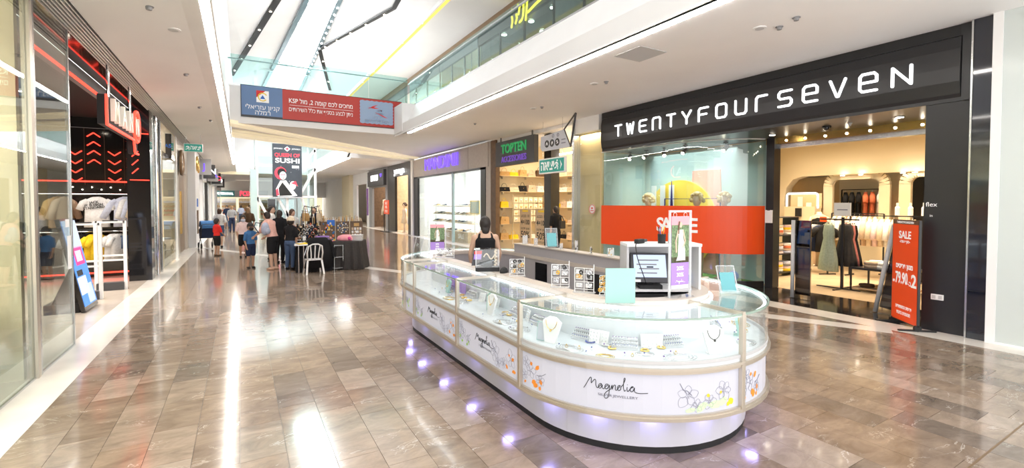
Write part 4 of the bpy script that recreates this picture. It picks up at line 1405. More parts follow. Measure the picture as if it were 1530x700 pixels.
def garment(kind, label, loc, rz, m, grp=None, s=1.0, seed=0, hanger='bright_white', name=None):
    """kind: tee, shirt, dress, skirt, shorts, vest; loc is the hook point on the rail"""
    g = thing(name or {'tee': 't_shirt', 'shirt': 'shirt', 'dress': 'dress', 'skirt': 'skirt', 'shorts': 'shorts', 'vest': 'vest'}[kind], label, 'garment', loc, rz, grp)
    mb = MB()
    mb.tube([(0, 0, -0.005), (0.012, 0, 0.012), (0.0, 0, 0.024), (-0.010, 0, 0.012)], 0.003, 5)
    mb.tube([(0, 0, -0.005), (0, 0, -0.05), (-0.19 * s, 0, -0.12)], 0.006, 5)
    mb.tube([(0, 0, -0.05), (0.19 * s, 0, -0.12)], 0.006, 5)
    mb.build('hanger', hanger, g)
    if kind in ('tee', 'shirt', 'vest'):
        h = 0.72 * s
        pf = [(0.06, 0.035, -0.055), (0.11 * s, 0.045, -0.07), (0.20 * s, 0.055, -0.125), (0.225 * s, 0.06, -0.20), (0.225 * s, 0.065, -0.45 * s), (0.24 * s, 0.07, -0.07 - h)]
        drape_mb(pf, 5, 0.12, 28, seed).build('body', m, g)
        if kind != 'vest':
            ln = 0.22 * s if kind == 'tee' else 0.5 * s
            for q in (-1, 1):
                sl = MB()
                sl.smooth = True
                sl.tube([(q * 0.17 * s, 0, -0.14), (q * 0.25 * s, 0, -0.20), (q * (0.25 * s + ln * 0.35), 0.0, -0.20 - ln * 0.75)], [0.055, 0.075 * s, 0.07 * s], 10)
                sl.build('sleeve', m, g)
        if kind == 'shirt':
            MB().box(-0.05, 0.05, -0.055, -0.03, -0.085, -0.045).build('collar', m, g)
    elif kind == 'dress':
        pf = [(0.09 * s, 0.03, -0.09), (0.15 * s, 0.05, -0.13), (0.17 * s, 0.07, -0.30), (0.15 * s, 0.065, -0.42), (0.19 * s, 0.085, -0.60), (0.24 * s, 0.11, -0.85), (0.26 * s, 0.12, -1.12 * s)]
        drape_mb(pf, 11, 0.22, 44, seed).build('body', m, g)
        for q in (-1, 1):
            MB().tube([(q * 0.10 * s, 0, -0.11), (q * 0.09 * s, 0, -0.07)], 0.012, 6).build('strap', m, g)
    elif kind == 'skirt':
        drape_mb([(0.13, 0.03, -0.12), (0.15, 0.05, -0.16), (0.19, 0.08, -0.42), (0.21, 0.09, -0.6)], 9, 0.2, 36, seed).build('body', m, g)
    elif kind == 'shorts':
        for q in (-1, 1):
            drape_mb([(0.10, 0.05, -0.10), (0.105, 0.06, -0.25), (0.11, 0.07, -0.42)], 4, 0.08, 18, seed, (q * 0.095, 0, 0)).build('leg', m, g)
        MB().box(-0.19, 0.19, -0.05, 0.05, -0.14, -0.10).build('waistband', m, g)
    return g


def handbag(label, loc, rz, m, s=1.0, grp=None, style=0):
    b = thing('handbag', label, 'handbag', loc, rz, grp)
    w, h, d = (0.17 * s, 0.24 * s, 0.07 * s) if style == 0 else (0.20 * s, 0.15 * s, 0.06 * s)
    mb = MB()
    mb.prism([(-w, 0.01), (-w + 0.01, 0), (w - 0.01, 0), (w, 0.01), (w * 0.86, h * 0.92), (w * 0.8, h), (-w * 0.8, h), (-w * 0.86, h * 0.92)], (0, d, 0), (1, 0, 0), (0, 0, 1), (0, -2 * d, 0))
    mb.build('body', m, b)
    MB().box(-w * 0.84, w * 0.84, -d - 0.006, -d, h * 0.55, h * 0.97).build('flap', m, b)
    MB().box(-0.012, 0.012, -d - 0.012, -d - 0.006, h * 0.5, h * 0.62).build('clasp', 'gold', b)
    MB().tube([(-w * 0.5, 0, h * 0.95)] + [(w * 0.5 * math.cos(PI - PI * i / 8), 0, h + 0.13 * s * math.sin(PI * i / 8)) for i in range(1, 8)] + [(w * 0.5, 0, h * 0.95)], 0.008, 6).build('handle', m, b)
    return b


def shoe(label, loc, rz, m, grp=None, sole='bright_white'):
    t = thing('shoe', label, 'shoe', loc, rz, grp)
    out = [(0.0, 0.036), (0.03, 0.042), (0.10, 0.034), (0.17, 0.042), (0.23, 0.036), (0.26, 0.015)]
    poly = [(x, y) for x, y in out] + [(x, -y) for x, y in reversed(out)]
    MB().prism(poly, (-0.13, 0, 0), (1, 0, 0), (0, 1, 0), (0, 0, 0.022)).build('sole', sole, t)
    up = MB()
    secs = [(-0.13, 0.034, 0.085), (-0.08, 0.036, 0.09), (-0.03, 0.033, 0.075), (0.03, 0.036, 0.055), (0.09, 0.033, 0.042), (0.125, 0.014, 0.03)]
    n = 8
    for (x, w, h) in secs:
        for j in range(n):
            a = PI * j / (n - 1)
            up.v.append((x, w * math.cos(a), 0.02 + h * math.sin(a) ** 0.7))
    for i in range(len(secs) - 1):
        for j in range(n - 1):
            up.f.append((i * n + j, i * n + j + 1, (i + 1) * n + j + 1, (i + 1) * n + j))
            up.mi.append(0)
    up.f += [tuple(range(n)), tuple(range((len(secs) - 1) * n, len(secs) * n))]
    up.mi += [0, 0]
    up.smooth = True
    up.build('upper', m, t)
    return t


def folded(label, loc, rz, m, grp=None, w=0.32, d=0.26, h=0.05, seed=0, cat='garment'):
    r_ = random.Random(seed)
    t = thing('folded_garment', label, cat, loc, rz, grp)
    for i in range(2):
        mb = drape_mb([(w / 2, d / 2, 0.0), (w / 2 * 1.02, d / 2 * 1.02, h * 0.25), (w / 2 * 0.98, d / 2, h * 0.48)], 7, 0.05, 24, seed + i, (r_.uniform(-.01, .01), r_.uniform(-.01, .01), i * h * 0.5))
        mb.build('fold', m, t)
    return t


def poster(name, label, cat, o, side, w, h, m, frame=None, th=0.02, parent=None):
    t = thing(name, label, cat, o)
    uu, nn = FACE[side]
    MB().prism([(-w / 2, 0), (w / 2, 0), (w / 2, h), (-w / 2, h)], (0, 0, 0), uu, (0, 0, 1), Vector(nn) * th).build('board', m, t)
    if frame:
        f = MB()
        for poly in ([(-w / 2 - .015, -.015), (w / 2 + .015, -.015), (w / 2 + .015, 0), (-w / 2 - .015, 0)], [(-w / 2 - .015, h), (w / 2 + .015, h), (w / 2 + .015, h + .015), (-w / 2 - .015, h + .015)],
                     [(-w / 2 - .015, 0), (-w / 2, 0), (-w / 2, h), (-w / 2 - .015, h)], [(w / 2, 0), (w / 2 + .015, 0), (w / 2 + .015, h), (w / 2, h)]):
            f.prism(poly, Vector(nn) * 0.003, uu, (0, 0, 1), Vector(nn) * th)
        f.build('frame', frame, t)
    return t


# ================================================================== BLACK FASHION STORE ON THE RIGHT WALL
sg = thing('store_sign', 'long black sign box with glowing white rounded letters over the fashion store', 'sign', (8.6, 6.0, 3.27))
MB().box(0.0, 1.55, -3.65, 3.75, 0.0, 0.06).build('sign_base', 'black_metal', sg)
fp = MB()
prf = [(0.02, 0.0), (-0.03, 0.08), (-0.055, 0.25), (-0.06, 0.45), (-0.05, 0.70), (-0.02, 0.86), (0.06, 0.90), (0.06, 0.0)]
fp.prism(prf, (0, -3.60, 0.02), (1, 0, 0), (0, 0, 1), (0, 7.34, 0))
fp.build('sign_face', 'black_metal', sg)
MB().box(0.03, 0.25, -3.72, 3.80, 0.90, 1.06).build('header_recess', 'black_matte', sg)
MB().box(-0.03, 0.10, -3.72, -3.61, 0.0, 0.95).build('end_cap', 'black_metal', sg)
GL = {
    'T': [[(0, 1), (1, 1)], [(.5, 1), (.5, 0)]],
    'W': [[(0, 1), (.22, 0), (.5, .9), (.78, 0), (1, 1)]],
    'E': [[(1, 1), (.15, 1), (0, .85), (0, .15), (.15, 0), (1, 0)], [(0, .5), (.85, .5)]],
    'n': [[(0, 0), (0, .85), (.15, 1), (.85, 1), (1, .85), (1, 0)]],
    'Y': [[(0, 1), (.5, .42), (1, 1)], [(.5, .42), (.5, 0)]],
    'F': [[(0, 0), (0, .85), (.15, 1), (1, 1)], [(0, .5), (.85, .5)]],
    'O': [[(.15, 0), (0, .15), (0, .85), (.15, 1), (.85, 1), (1, .85), (1, .15), (.85, 0), (.15, 0)]],
    'U': [[(0, 1), (0, .15), (.15, 0), (.85, 0), (1, .15), (1, 1)]],
    'r': [[(0, 0), (0, .85), (.15, 1), (.9, 1)]],
    's': [[(1, 1), (.15, 1), (0, .85), (0, .64), (.14, .5), (.86, .5), (1, .36), (1, .15), (.85, 0), (0, 0)]],
    'e': [[(1, 0), (.15, 0), (0, .15), (0, .85), (.15, 1), (.85, 1), (1, .85), (1, .5), (0, .5)]],
    'v': [[(0, 1), (.45, 0), (.55, 0), (1, 1)]],
    'N': [[(0, 0), (0, 1), (1, 0), (1, 1)]]}
pitch = (9.165 - 2.899 - 0.26) / 14
for i, ch in enumerate('TWEnTYFOUrseveN'):
    y = 9.165 - i * pitch - 6.0
    lw, lh = 0.225, 0.27
    strokes('letter', [[(px_ * lw, pz_ * lh) for px_, pz_ in ln] for ln in GL[ch]], 0.037, (-0.058, y, 0.345), (0, -1, 0), (0, 0, 1), (-1, 0, 0), 'sign_white', sg, 0.022)
struct('wall_pillar_black', MB().box(8.62, 9.35, 2.30, 2.78, 0, 3.27).box(8.62, 9.35, 2.30, 2.42, 3.27, 4.33), 'black_metal')
struct('wall_pillar_navy', MB().box(8.56, 9.35, 2.085, 2.27, 0, 4.33), 'navy_tile')
struct('trim_9', box(8.545, 8.60, 2.272, 2.292, 0, 4.33), 'steel', label='thin steel strip between the black and navy pillars')
struct('trim_10', box(8.558, 8.56, 2.085, 2.27, 0.655, 0.661), 'black_matte', label='joint across the navy pillar')
struct('wall_over_entrance', box(8.75, 9.0, 2.3, 9.8, 3.40, 4.7), 'black_matte')
o = thing('wall_socket', 'white double wall socket low on the black pillar', 'socket', (8.612, 2.60, 0.50))
MB().box(-0.012, 0.006, -0.07, 0.07, -0.04, 0.04).build('plate', 'bright_white', o, bevel=0.003)
for q in (-1, 1):
    MB().box(-0.016, -0.011, q * 0.035 - 0.02, q * 0.035 + 0.02, -0.025, 0.025).build('outlet', 'light_grey', o)
for (z, w, s) in ((1.84, 0.10, 'fox'), (1.69, 0.05, 'ok')):
    pass
o = thing('wall_sticker', 'small white worn lettering sticker on the black pillar', 'sticker', (8.612, 2.69, 1.80))
text('lettering', 'flex', (-0.002, 0, 0.03), 'right', 0.09, 'print_white', o, ext=0.001)
text('lettering', 'in', (-0.002, 0, -0.13), 'right', 0.05, 'print_white', o, ext=0.001)

# entrance ceiling, lintel, shutter box with lamps
struct('ceiling_entrance', box(8.65, 10.4, 2.78, 6.3, 3.28, 3.40), 'black_metal')
lt = struct('trim_11', box(10.10, 10.22, 2.5, 6.0, 3.04, 3.13), 'steel', label='steel lintel of the fashion store entrance')
box(10.04, 10.20, 2.5, 6.0, 3.135, 3.27).build('lamp_box', 'gold', lt)
for i in range(8):
    MB().cyl((10.03, 2.9 + i * 0.38, 3.19), 0.022, 0.012, 8, 'x').build('spot_lamp', 'spot_glow', lt)
for (xx, yy, lb) in ((9.5, 5.55, 'bright recessed spotlight over the entrance by the curved window'), (9.35, 3.35, 'bright recessed spotlight over the entrance by the black pillar')):
    o = thing('ceiling_downlight', lb, 'lamp', (xx, yy, 3.255))
    MB().cyl((0, 0, 0.0), 0.05, 0.02, 14).build('lens', 'spot_glow', o)
    MB().ring((0, 0, 0.015), 0.065, 0.012, 16, 6).build('trim_ring', 'black_metal', o)
o = thing('security_camera', 'small black dome camera under the entrance ceiling', 'camera', (9.35, 4.45, 3.275))
MB().cyl((0, 0, -0.03), 0.07, 0.03, 16).build('mount', 'black_matte', o)
MB().ball((0, 0, -0.03), 0.055, 12, 8).build('dome', 'black_gloss', o, smooth=True)
o = thing('smoke_detector', 'small grey detector knob under the entrance ceiling', 'detector', (9.30, 4.05, 3.275))
MB().lathe([(0.035, 0), (0.035, -0.02), (0.018, -0.04), (0.018, -0.06)][::-1], (0, 0, 0), 12).build('body', 'light_grey', o)
struct('wall_jamb', MB().box(9.98, 10.22, 5.78, 5.95, 0, 3.28), 'black_metal')
struct('wall_jamb_near', MB().box(9.35, 10.22, 2.42, 2.55, 0, 3.28), 'black_metal')
# curved window
CUR = [(8.70, 9.88), (8.72, 9.0), (8.76, 8.2), (8.84, 7.5), (9.02, 6.9), (9.30, 6.45), (9.62, 6.15), (9.98, 5.97)]
def curve_band(pts, z0, z1, th, mb=None):
    mb = mb or MB()
    P = [Vector((*p, 0)) for p in pts]
    k = len(P)
    off = []
    for i in range(k):
        t = (P[min(i + 1, k - 1)] - P[max(i - 1, 0)]).normalized()
        off.append(Vector((t.y, -t.x, 0)) * -th)
    vs = [(p.x, p.y, z0) for p in P] + [(p.x + o_.x, p.y + o_.y, z0) for p, o_ in zip(P, off)] + [(p.x, p.y, z1) for p in P] + [(p.x + o_.x, p.y + o_.y, z1) for p, o_ in zip(P, off)]
    fs = []
    for i in range(k - 1):
        a, b, c, d = i, k + i, 2 * k + i, 3 * k + i
        fs += [(a, a + 1, b + 1, b), (c, d, d + 1, c + 1), (a, c, c + 1, a + 1), (b, b + 1, d + 1, d)]
    fs += [(0, k, 3 * k, 2 * k), (k - 1, 3 * k - 1, 4 * k - 1, 2 * k - 1)]
    return mb.add(vs, fs)
CS = [(p.x, p.y) for p in catmull(CUR, 4)]
wi = struct('window_1', None, None, label='curved shop window with a red film band')
cuts = [0, 7, 14, 21, len(CS) - 1]
for a, b in zip(cuts[:-1], cuts[1:]):
    curve_band(CS[a:b + 1], 0.12, 3.27, 0.012).build('glass_pane', 'front_glass', wi)
curve_band([(x + 0.004, y) for x, y in CS], 0.0, 0.12, 0.05).build('window_base', 'black_metal', wi)
curve_band([(x - 0.02, y - 0.005) for x, y in CS], 3.255, 3.275, 0.05).build('top_edge', 'bright_white', wi)
CF = [(x - 0.008, y - 0.006) for x, y in CS]
rb = curve_band(CF, 0.72, 1.79, 0.004).build('film_band', 'sale_red', wi)
for ch, yy in zip('SALE', (7.92, 7.62, 7.32, 7.05)):
    k = min(range(len(CS)), key=lambda i: abs(CS[i][1] - yy))
    t = (Vector(CS[min(k + 1, len(CS) - 1)]) - Vector(CS[k - 1])).normalized()
    text('letter', ch, (CS[k][0] - 0.024, CS[k][1], 1.32), 'right', 0.46, 'print_white', wi, ext=0.002, bold=0.012, u=(t.x, t.y, 0), n=(t.y, -t.x, 0))
struct('wall_window_back', MB().box(10.35, 10.42, 6.0, 9.9, 0.0, 3.27), 'pale_teal')
struct('wall_window_end', MB().box(8.8, 10.35, 9.82, 9.9, 0.0, 3.27), 'pale_teal')
struct('ceiling_window', box(8.75, 10.35, 6.3, 9.82, 3.28, 3.36), 'black_matte')
struct('floor_window', MB().box(9.6, 10.3, 6.35, 6.9, 0.0, 0.04).box(9.25, 10.3, 6.9, 9.8, 0.0, 0.04), 'turf')
o = thing('window_prop', 'large yellow sun disc propped in the curved shop window', 'display prop', (10.28, 8.55, 0.05))
MB().prism(arcpts(0, 1.25, 1.18, 0, 360, 40)[:-1], (0, 0, 0.0), (0, -1, 0), (0, 0, 1), (0.05, 0, 0)).build('disc', 'sun_yellow', o)
o = thing('window_prop', 'tall peach panel standing behind the yellow disc', 'display prop', (10.32, 7.75, 0.05))
MB().prism([(-0.45, 0), (0.55, 0), (0.42, 2.65), (-0.40, 2.65)], (0, 0, 0), (0, -1, 0), (0, 0, 1), (0.03, 0, 0)).build('panel', 'peach', o)
for i, y in enumerate((9.4, 9.05, 8.72)):
    o = thing('window_prop', ['pale slat panel at the far end of the curved window', 'pale slat panel second from the far end of the curved window', 'pale slat panel nearest the yellow disc'][i], 'display prop', (10.25 - 0.03 * i, y, 0.05), group='pale slat panels in the window')
    MB().box(-0.015, 0.015, -0.08, 0.08, 0, 2.3).build('slat', 'bright_white', o)
    MB().box(-0.05, 0.05, -0.1, 0.1, 0, 0.02).build('foot', 'bright_white', o)
fr = thing('display_stand', 'indigo metal display frame in the curved shop window', 'display frame', (9.85, 7.7, 0.045))
MB().tube([(0, 0.95, 0), (0, 0.95, 1.92), (0, -0.72, 1.92), (0, -0.72, 0)], 0.018, 6).build('bar', 'indigo_metal', fr)
MB().prism([(-0.14, 0), (0.14, 0), (0.0, 2.4)], (0.02, 0.75, 0), (0, -1, 0), (0, 0, 1), (0.02, 0, 0)).build('fin', 'indigo_metal', fr)
def mannequin(label, loc, rz, hair='blond', dress='cloth_cream', s=1.0, seed=0, head=True, grp=None):
    t = thing('mannequin', label, 'mannequin', loc, rz, grp)
    bd = MB()
    bd.smooth = True
    for q in (-1, 1):
        bd.tube([(q * 0.09 * s, 0, 0.02), (q * 0.095 * s, 0, 0.45 * s), (q * 0.10 * s, 0, 0.85 * s)], [0.035 * s, 0.05 * s, 0.085 * s], 10)
        bd.tube([(q * 0.18 * s, 0, 1.38 * s), (q * 0.25 * s, 0.02, 1.1 * s), (q * 0.27 * s, -0.05, 0.82 * s)], [0.045 * s, 0.04 * s, 0.028 * s], 10)
        bd.tube([(q * 0.09 * s, 0.03, 0.03), (q * 0.10 * s, -0.12, 0.025)], [0.035, 0.022], 8)
    bd.lathe([(0.10 * s, 0.80 * s), (0.17 * s, 0.88 * s), (0.13 * s, 1.08 * s), (0.17 * s, 1.28 * s), (0.17 * s, 1.40 * s), (0.06 * s, 1.46 * s), (0.05 * s, 1.52 * s)], (0, 0, 0), 16, 1.15, 0.7)
    if head:
        bd.ball((0, -0.01, 1.63 * s), 0.105 * s, 14, 10, 0.82, 0.95, 1.2)
        bd.ball((0, -0.105 * s, 1.62 * s), 0.018 * s, 6, 5)
    bd.build('body', 'mannequin', t)
    drape_mb([(0.15 * s, 0.10 * s, 1.42 * s), (0.19 * s, 0.14 * s, 1.28 * s), (0.155 * s, 0.115 * s, 1.08 * s), (0.21 * s, 0.16 * s, 0.88 * s), (0.26 * s, 0.19 * s, 0.55 * s)], 8, 0.10, 32, seed).build('dress', dress, t)
    if head:
        h = MB()
        r_ = random.Random(seed)
        for i in range(46):
            a, e = r_.random() * 2 * PI, r_.uniform(-0.25, 1.45)
            if -2.2 < a - 2 * PI * (a > PI) < -0.9 and e < 0.75:
                continue
            rr = 0.125 * s
            h.ball((rr * math.cos(a) * math.cos(e), rr * math.sin(a) * math.cos(e) + 0.01, 1.645 * s + rr * 1.1 * math.sin(e)), 0.042 * s, 7, 5)
        h.build('hair', hair, t, smooth=True)
    MB().cyl((0, 0, 0), 0.17 * s, 0.012, 20).build('stand', 'steel', t)
    return t
mannequin('mannequin with a curly blond wig at the far end of the curved window', (9.55, 8.95, 0.045), -1.3, seed=1, s=1.15, dress='cloth_sage')
mannequin('mannequin with a pale wavy wig in the middle of the curved window', (9.55, 7.40, 0.045), -1.2, seed=2, s=1.15, dress='cloth_white')
mannequin('mannequin with a full curly blond wig nearest the entrance', (9.95, 6.95, 0.045), -1.0, seed=3, s=1.15, dress='cloth_coral')
for i, (y, lb) in enumerate(((9.45, 'far end'), (8.85, 'second position from the far end'), (8.25, 'third position from the far end'), (7.6, 'fourth position from the far end'), (6.75, 'end nearest the entrance'))):
    o = thing('track_spotlight', 'black track spotlight at the %s of the window ceiling' % lb, 'lamp', (9.35 + (0.35 if i == 4 else 0), y, 3.28), random.Random(i).uniform(-.5, .5), 'track spotlights in the curved window')
    MB().box(-0.05, 0.05, -0.02, 0.02, -0.04, 0).build('adapter', 'black_matte', o)
    MB().cyl((0, 0, -0.12), 0.012, 0.1, 8).build('arm', 'black_matte', o)
    MB().tube([(0.06, 0.02, -0.10), (-0.09, -0.03, -0.22)], 0.05, 12).build('lamp_head', 'black_matte', o)
    MB().tube([(-0.085, -0.029, -0.216), (-0.093, -0.031, -0.223)], 0.04, 12).build('lens', 'spot_glow', o)
o = thing('beach_ball', 'blue ball on the turf behind the curved window', 'ball', (9.85, 6.62, 0.16))
MB().ball((0, 0, 0), 0.12, 16, 10).build('ball', 'print_blue', o, smooth=True)

# anti-theft gates and floor sign
for (x, y, tilt, lb) in ((9.30, 4.98, 0.0, 'upright anti-theft gate with a steel tube and smoked panel by the curved window'), (9.28, 3.60, 0.16, 'leaning anti-theft gate with a steel tube and smoked panel beside the red sale sign')):
    g = thing('security_gate', lb, 'gate', (x, y, 0.0), 0.0, 'anti-theft gates of the entrance')
    d = Vector((0, -tilt, 1)).normalized()
    MB().tube([(-0.02, 0.0, 0.015), tuple(Vector((-0.02, 0.0, 0.0)) + d * 1.52)], 0.034, 14).build('tube', 'light_grey', g, smooth=True)
    MB().obox(Vector((0.02, -0.17, 0.0)) + d * 0.80, (0.012, 0, 0), (0, 0.135, 0.135 * tilt), d * 0.72).build('panel', 'smoke_glass', g)
    MB().obox(Vector((0.02, -0.30, 0.0)) + d * 0.80, (0.016, 0, 0), (0, 0.01, 0), d * 0.72).build('panel_edge', 'black_gloss', g)
    MB().box(-0.07, 0.09, -0.33, 0.06, 0, 0.012).build('base_plate', 'acrylic', g)
ss = thing('floor_sign', 'tall red double-sided sale sign on black feet in front of the entrance', 'sign', (8.58, 2.96, 0.0), math.atan2(3.182 - 2.708, 8.817 - 8.361))
# local x runs along the board (from near edge to far edge), front face is +y side turned to the camera
MB().box(-0.33, 0.33, -0.016, 0.016, 0.06, 1.60).build('board', 'black_metal', ss)
MB().box(-0.315, 0.315, 0.016, 0.019, 0.075, 1.535).build('red_face', 'sale_red', ss)
MB().box(-0.315, 0.315, -0.019, -0.016, 0.075, 1.535).build('red_face', 'sale_red', ss)
MB().box(-0.315, 0.315, 0.016, 0.020, 1.535, 1.59).build('header', 'dark_wood', ss)
for q in (-1, 1):
    MB().box(q * 0.30 - 0.02, q * 0.30 + 0.02, -0.23, 0.23, 0.0, 0.022).build('foot', 'black_matte', ss)
    MB().cyl((q * 0.31 - 0.02, 0, 0.045), 0.045, 0.04, 16, 'x').build('foot_hub', 'black_matte', ss)
def stxt(s, z, size, m='print_white', bold=0.0, w=None, x=0.0):
    text('lettering', s, (x, 0.021, z), 'front', size, m, ss, ext=0.001, bold=bold, width=w, u=(-1, 0, 0), n=(0, 1, 0))
stxt('TWENTYFOURSEVEN', 1.562, 0.045, w=0.42, bold=0.0008)
stxt('SALE', 1.37, 0.155, bold=0.004, w=0.30)
stxt('-' + heb('סוף עונה') + '-', 1.275, 0.06, bold=0.0015)
stxt(heb('מגוון פריטים'), 0.90, 0.10, bold=0.003, w=0.42)
stxt('2', 0.70, 0.26, bold=0.007, x=-0.24)
stxt('-' + heb('ב'), 0.66, 0.10, bold=0.002, x=-0.135)
stxt('79.90', 0.71, 0.24, bold=0.006, w=0.31, x=0.065)
stxt(heb('₪'), 0.66, 0.07, bold=0.001, x=0.262)
stxt(heb('פריטים המשתתפים'), 0.28, 0.075, bold=0.001, w=0.40)
stxt(heb('מסומנים בחנות'), 0.19, 0.075, bold=0.001, w=0.34)

# ---- interior
struct('wall_shop_rear', box(16.2, 16.4, 2.0, 10, 0, 4.4), 'beige_wall')
struct('wall_shop_side', box(10.42, 16.3, 9.9, 10.0, 0, 4.4), 'beige_wall')
struct('wall_shop_near_side', box(9.35, 16.3, 2.0, 2.1, 0, 4.4), 'beige_wall')
struct('ceiling_shop', box(10.2, 16.4, 2.0, 10, 4.05, 4.2), 'cream')
struct('wall_feature', MB().prism([(8.6, 0), (8.35, 0), (8.35, 1.9), (8.28, 2.35), (8.08, 2.6), (7.8, 2.68), (2.2, 2.66), (2.2, 3.75), (8.6, 3.75)], (15.0, 0, 0), (0, 1, 0), (0, 0, 1), (0.35, 0, 0)), 'cream')
struct('ceiling_shop_low', box(15.35, 16.2, 2.2, 8.6, 2.70, 2.75), 'dark_grey')
def portal(y0, y1, z1, x, th, m, label, n):
    """rounded frame opening"""
    r = 0.3
    pts = [(y1, 0), (y1, z1 - r)] + arcpts(y1 - r, z1 - r, r, 0, 90, 6) + arcpts(y0 + r, z1 - r, r, 90, 180, 6) + [(y0, 0)]
    mb = MB()
    for a, b in zip(pts[:-1], pts[1:]):
        if math.hypot(a[0] - b[0], a[1] - b[1]) > 1e-4:
            mb.bar((x, a[0], a[1]), (x, b[0], b[1]), th, 0.25)
    return struct('trim_%d' % n, mb, m, label=label)
portal(5.72, 7.12, 2.66, 15.15, 0.10, 'cream', 'rounded cream portal in the fashion store', 12)
portal(2.9, 5.25, 2.66, 15.1, 0.13, 'cream', 'rounded cream portal framing the dark recess', 13)
struct('wall_recess_dark', box(15.9, 16.15, 2.2, 5.6, 0, 2.7), 'ebony')
struct('wall_recess_light', box(15.95, 16.15, 5.65, 7.2, 0, 2.7), 'cream')
for (yy, lb) in ((6.65, 'first from the curtain niche'), (6.2, 'second from the curtain niche'), (5.25, 'third from the curtain niche'), (5.0, 'fourth from the curtain niche'), (4.75, 'fifth from the curtain niche')):
    o = thing('ceiling_downlight', 'small warm ceiling spot inside the fashion store, ' + lb, 'lamp', (14.9, yy, 2.64), group='ceiling spots inside the fashion store')
    MB().cyl((0, 0, 0.0), 0.05, 0.02, 12).build('lens', 'spot_glow', o)
    MB().ring((0, 0, 0.012), 0.06, 0.01, 14, 5).build('trim_ring', 'light_grey', o)
# cash desk niche
o = thing('cash_desk', 'cream cash desk under a lit rounded niche in the fashion store', 'desk', (15.0, 7.7, 0))
MB().box(-0.35, 0.0, -0.45, 0.45, 0, 1.75).build('desk_body', 'cream', o)
MB().box(-0.42, -0.35, -0.08, 0.08, 1.45, 1.7).build('card_reader', 'black_matte', o)
mb = MB()
pts = [(-0.45, 1.7)] + [(-0.45, 2.05)] + arcpts(-0.37, 2.07, 0.08, 180, 90, 4) + arcpts(0.37, 2.07, 0.08, 90, 0, 4) + [(0.45, 1.7)]
mb.tube([(-0.2, a, b) for a, b in pts], 0.03, 6)
mb.build('niche_frame', 'sign_white', o)
MB().box(0.02, 0.05, -0.45, 0.45, 1.7, 2.15).build('niche_back', 'beige_wall', o)
for i, (yy, hh) in enumerate(((0.05, 0.30), (-0.2, 0.12))):
    p = thing('desk_card', ['tall white card standing on the cash desk', 'low white card standing on the cash desk'][i], 'card', (14.8, 7.7 + yy, 1.75))
    MB().box(-0.01, 0.01, -0.07, 0.07, 0, hh).build('card', 'bright_white', p)
    MB().box(-0.03, 0.03, -0.07, 0.07, 0, 0.01).build('foot', 'acrylic', p)


def floor_rack(label, x, y, rz, w, h, m='black_metal', grp=None):
    t = thing('clothes_rack', label, 'clothes rack', (x, y, 0), rz, grp)
    for q in (-1, 1):
        MB().bar((q * w / 2, 0, 0), (q * w / 2, 0, h), 0.03).build('post', m, t)
        MB().bar((q * w / 2, -0.22, 0.015), (q * w / 2, 0.22, 0.015), 0.03).build('foot', m, t)
    MB().bar((-w / 2, 0, h), (w / 2, 0, h), 0.025).build('rail', m, t)
    return t


# front rack with the sage dress
fr = thing('clothes_rack', 'black T-post clothes rack with the sage dress near the entrance', 'clothes rack', (11.15, 4.95, 0), 0)
MB().bar((0, 0, 0), (0, 0, 1.55), 0.045).build('post', 'black_metal', fr)
MB().bar((-0.35, 0.0, 1.50), (0.35, 0.0, 1.50), 0.03).build('rail', 'black_metal', fr)
MB().bar((0, -0.30, 1.50), (0, 0.45, 1.50), 0.03).build('rail', 'black_metal', fr)
MB().box(-0.35, 0.35, -0.02, 0.02, 0.0, 0.02).box(-0.02, 0.02, -0.35, 0.5, 0.0, 0.02).build('base', 'black_metal', fr)
o = thing('price_card', 'white framed price card on top of the T-post rack', 'card', (11.12, 4.95, 1.58))
MB().box(-0.01, 0.01, -0.16, 0.16, 0.0, 0.28).build('card', 'bright_white', o)
MB().box(-0.012, -0.0105, -0.1, 0.1, 0.12, 0.14).build('print', 'print_line', o)
garment('dress', 'long sage green sleeveless dress hanging nearest the entrance', (11.15, 5.22, 1.49), 1.0, 'cloth_sage', seed=3, s=1.0)
for i, (m, lb) in enumerate((('cloth_charcoal', 'charcoal patterned dress hanging behind the sage dress'), ('cloth_rose', 'rose red dress hanging behind the sage dress'), ('cloth_black', 'black dress at the back of the T-post rack'))):
    garment('dress', lb, (11.33 + 0.07 * i, 4.97 - 0.01 * i, 1.49), 1.5, m, seed=5 + i, s=0.9)
tb = thing('display_table', 'low black display table with heaped light garments', 'table', (11.55, 4.30, 0), 0.0)
MB().box(-0.42, 0.42, -0.5, 0.5, 0.46, 0.50).build('table_top', 'black_metal', tb)
for (q, r) in ((-1, -1), (-1, 1), (1, -1), (1, 1)):
    MB().bar((q * 0.40, r * 0.48, 0), (q * 0.40, r * 0.48, 0.46), 0.03).build('leg', 'black_metal', tb)
MB().box(-0.40, 0.40, -0.48, 0.48, 0.05, 0.08).build('lower_shelf', 'wood', tb)
MB().box(-0.40, -0.37, 0.485, 0.495, 0.08, 0.46).build('side_slat', 'wood', tb)
FC = ['cloth_ice', 'cloth_grey', 'cloth_white', 'cloth_cream', 'cloth_beige', 'cloth_silverblue']
for i in range(6):
    folded(['crumpled pale blue garment', 'grey folded garment', 'white folded garment', 'cream folded garment', 'beige folded garment', 'blue-grey folded garment'][i] + ' heaped on the low black table',
           (11.35 + 0.3 * (i % 2), 4.05 + 0.22 * (i // 2), 0.502), 0.3 * i, FC[i], w=0.30, d=0.24, h=0.13, seed=i, grp='garments heaped on the black table')
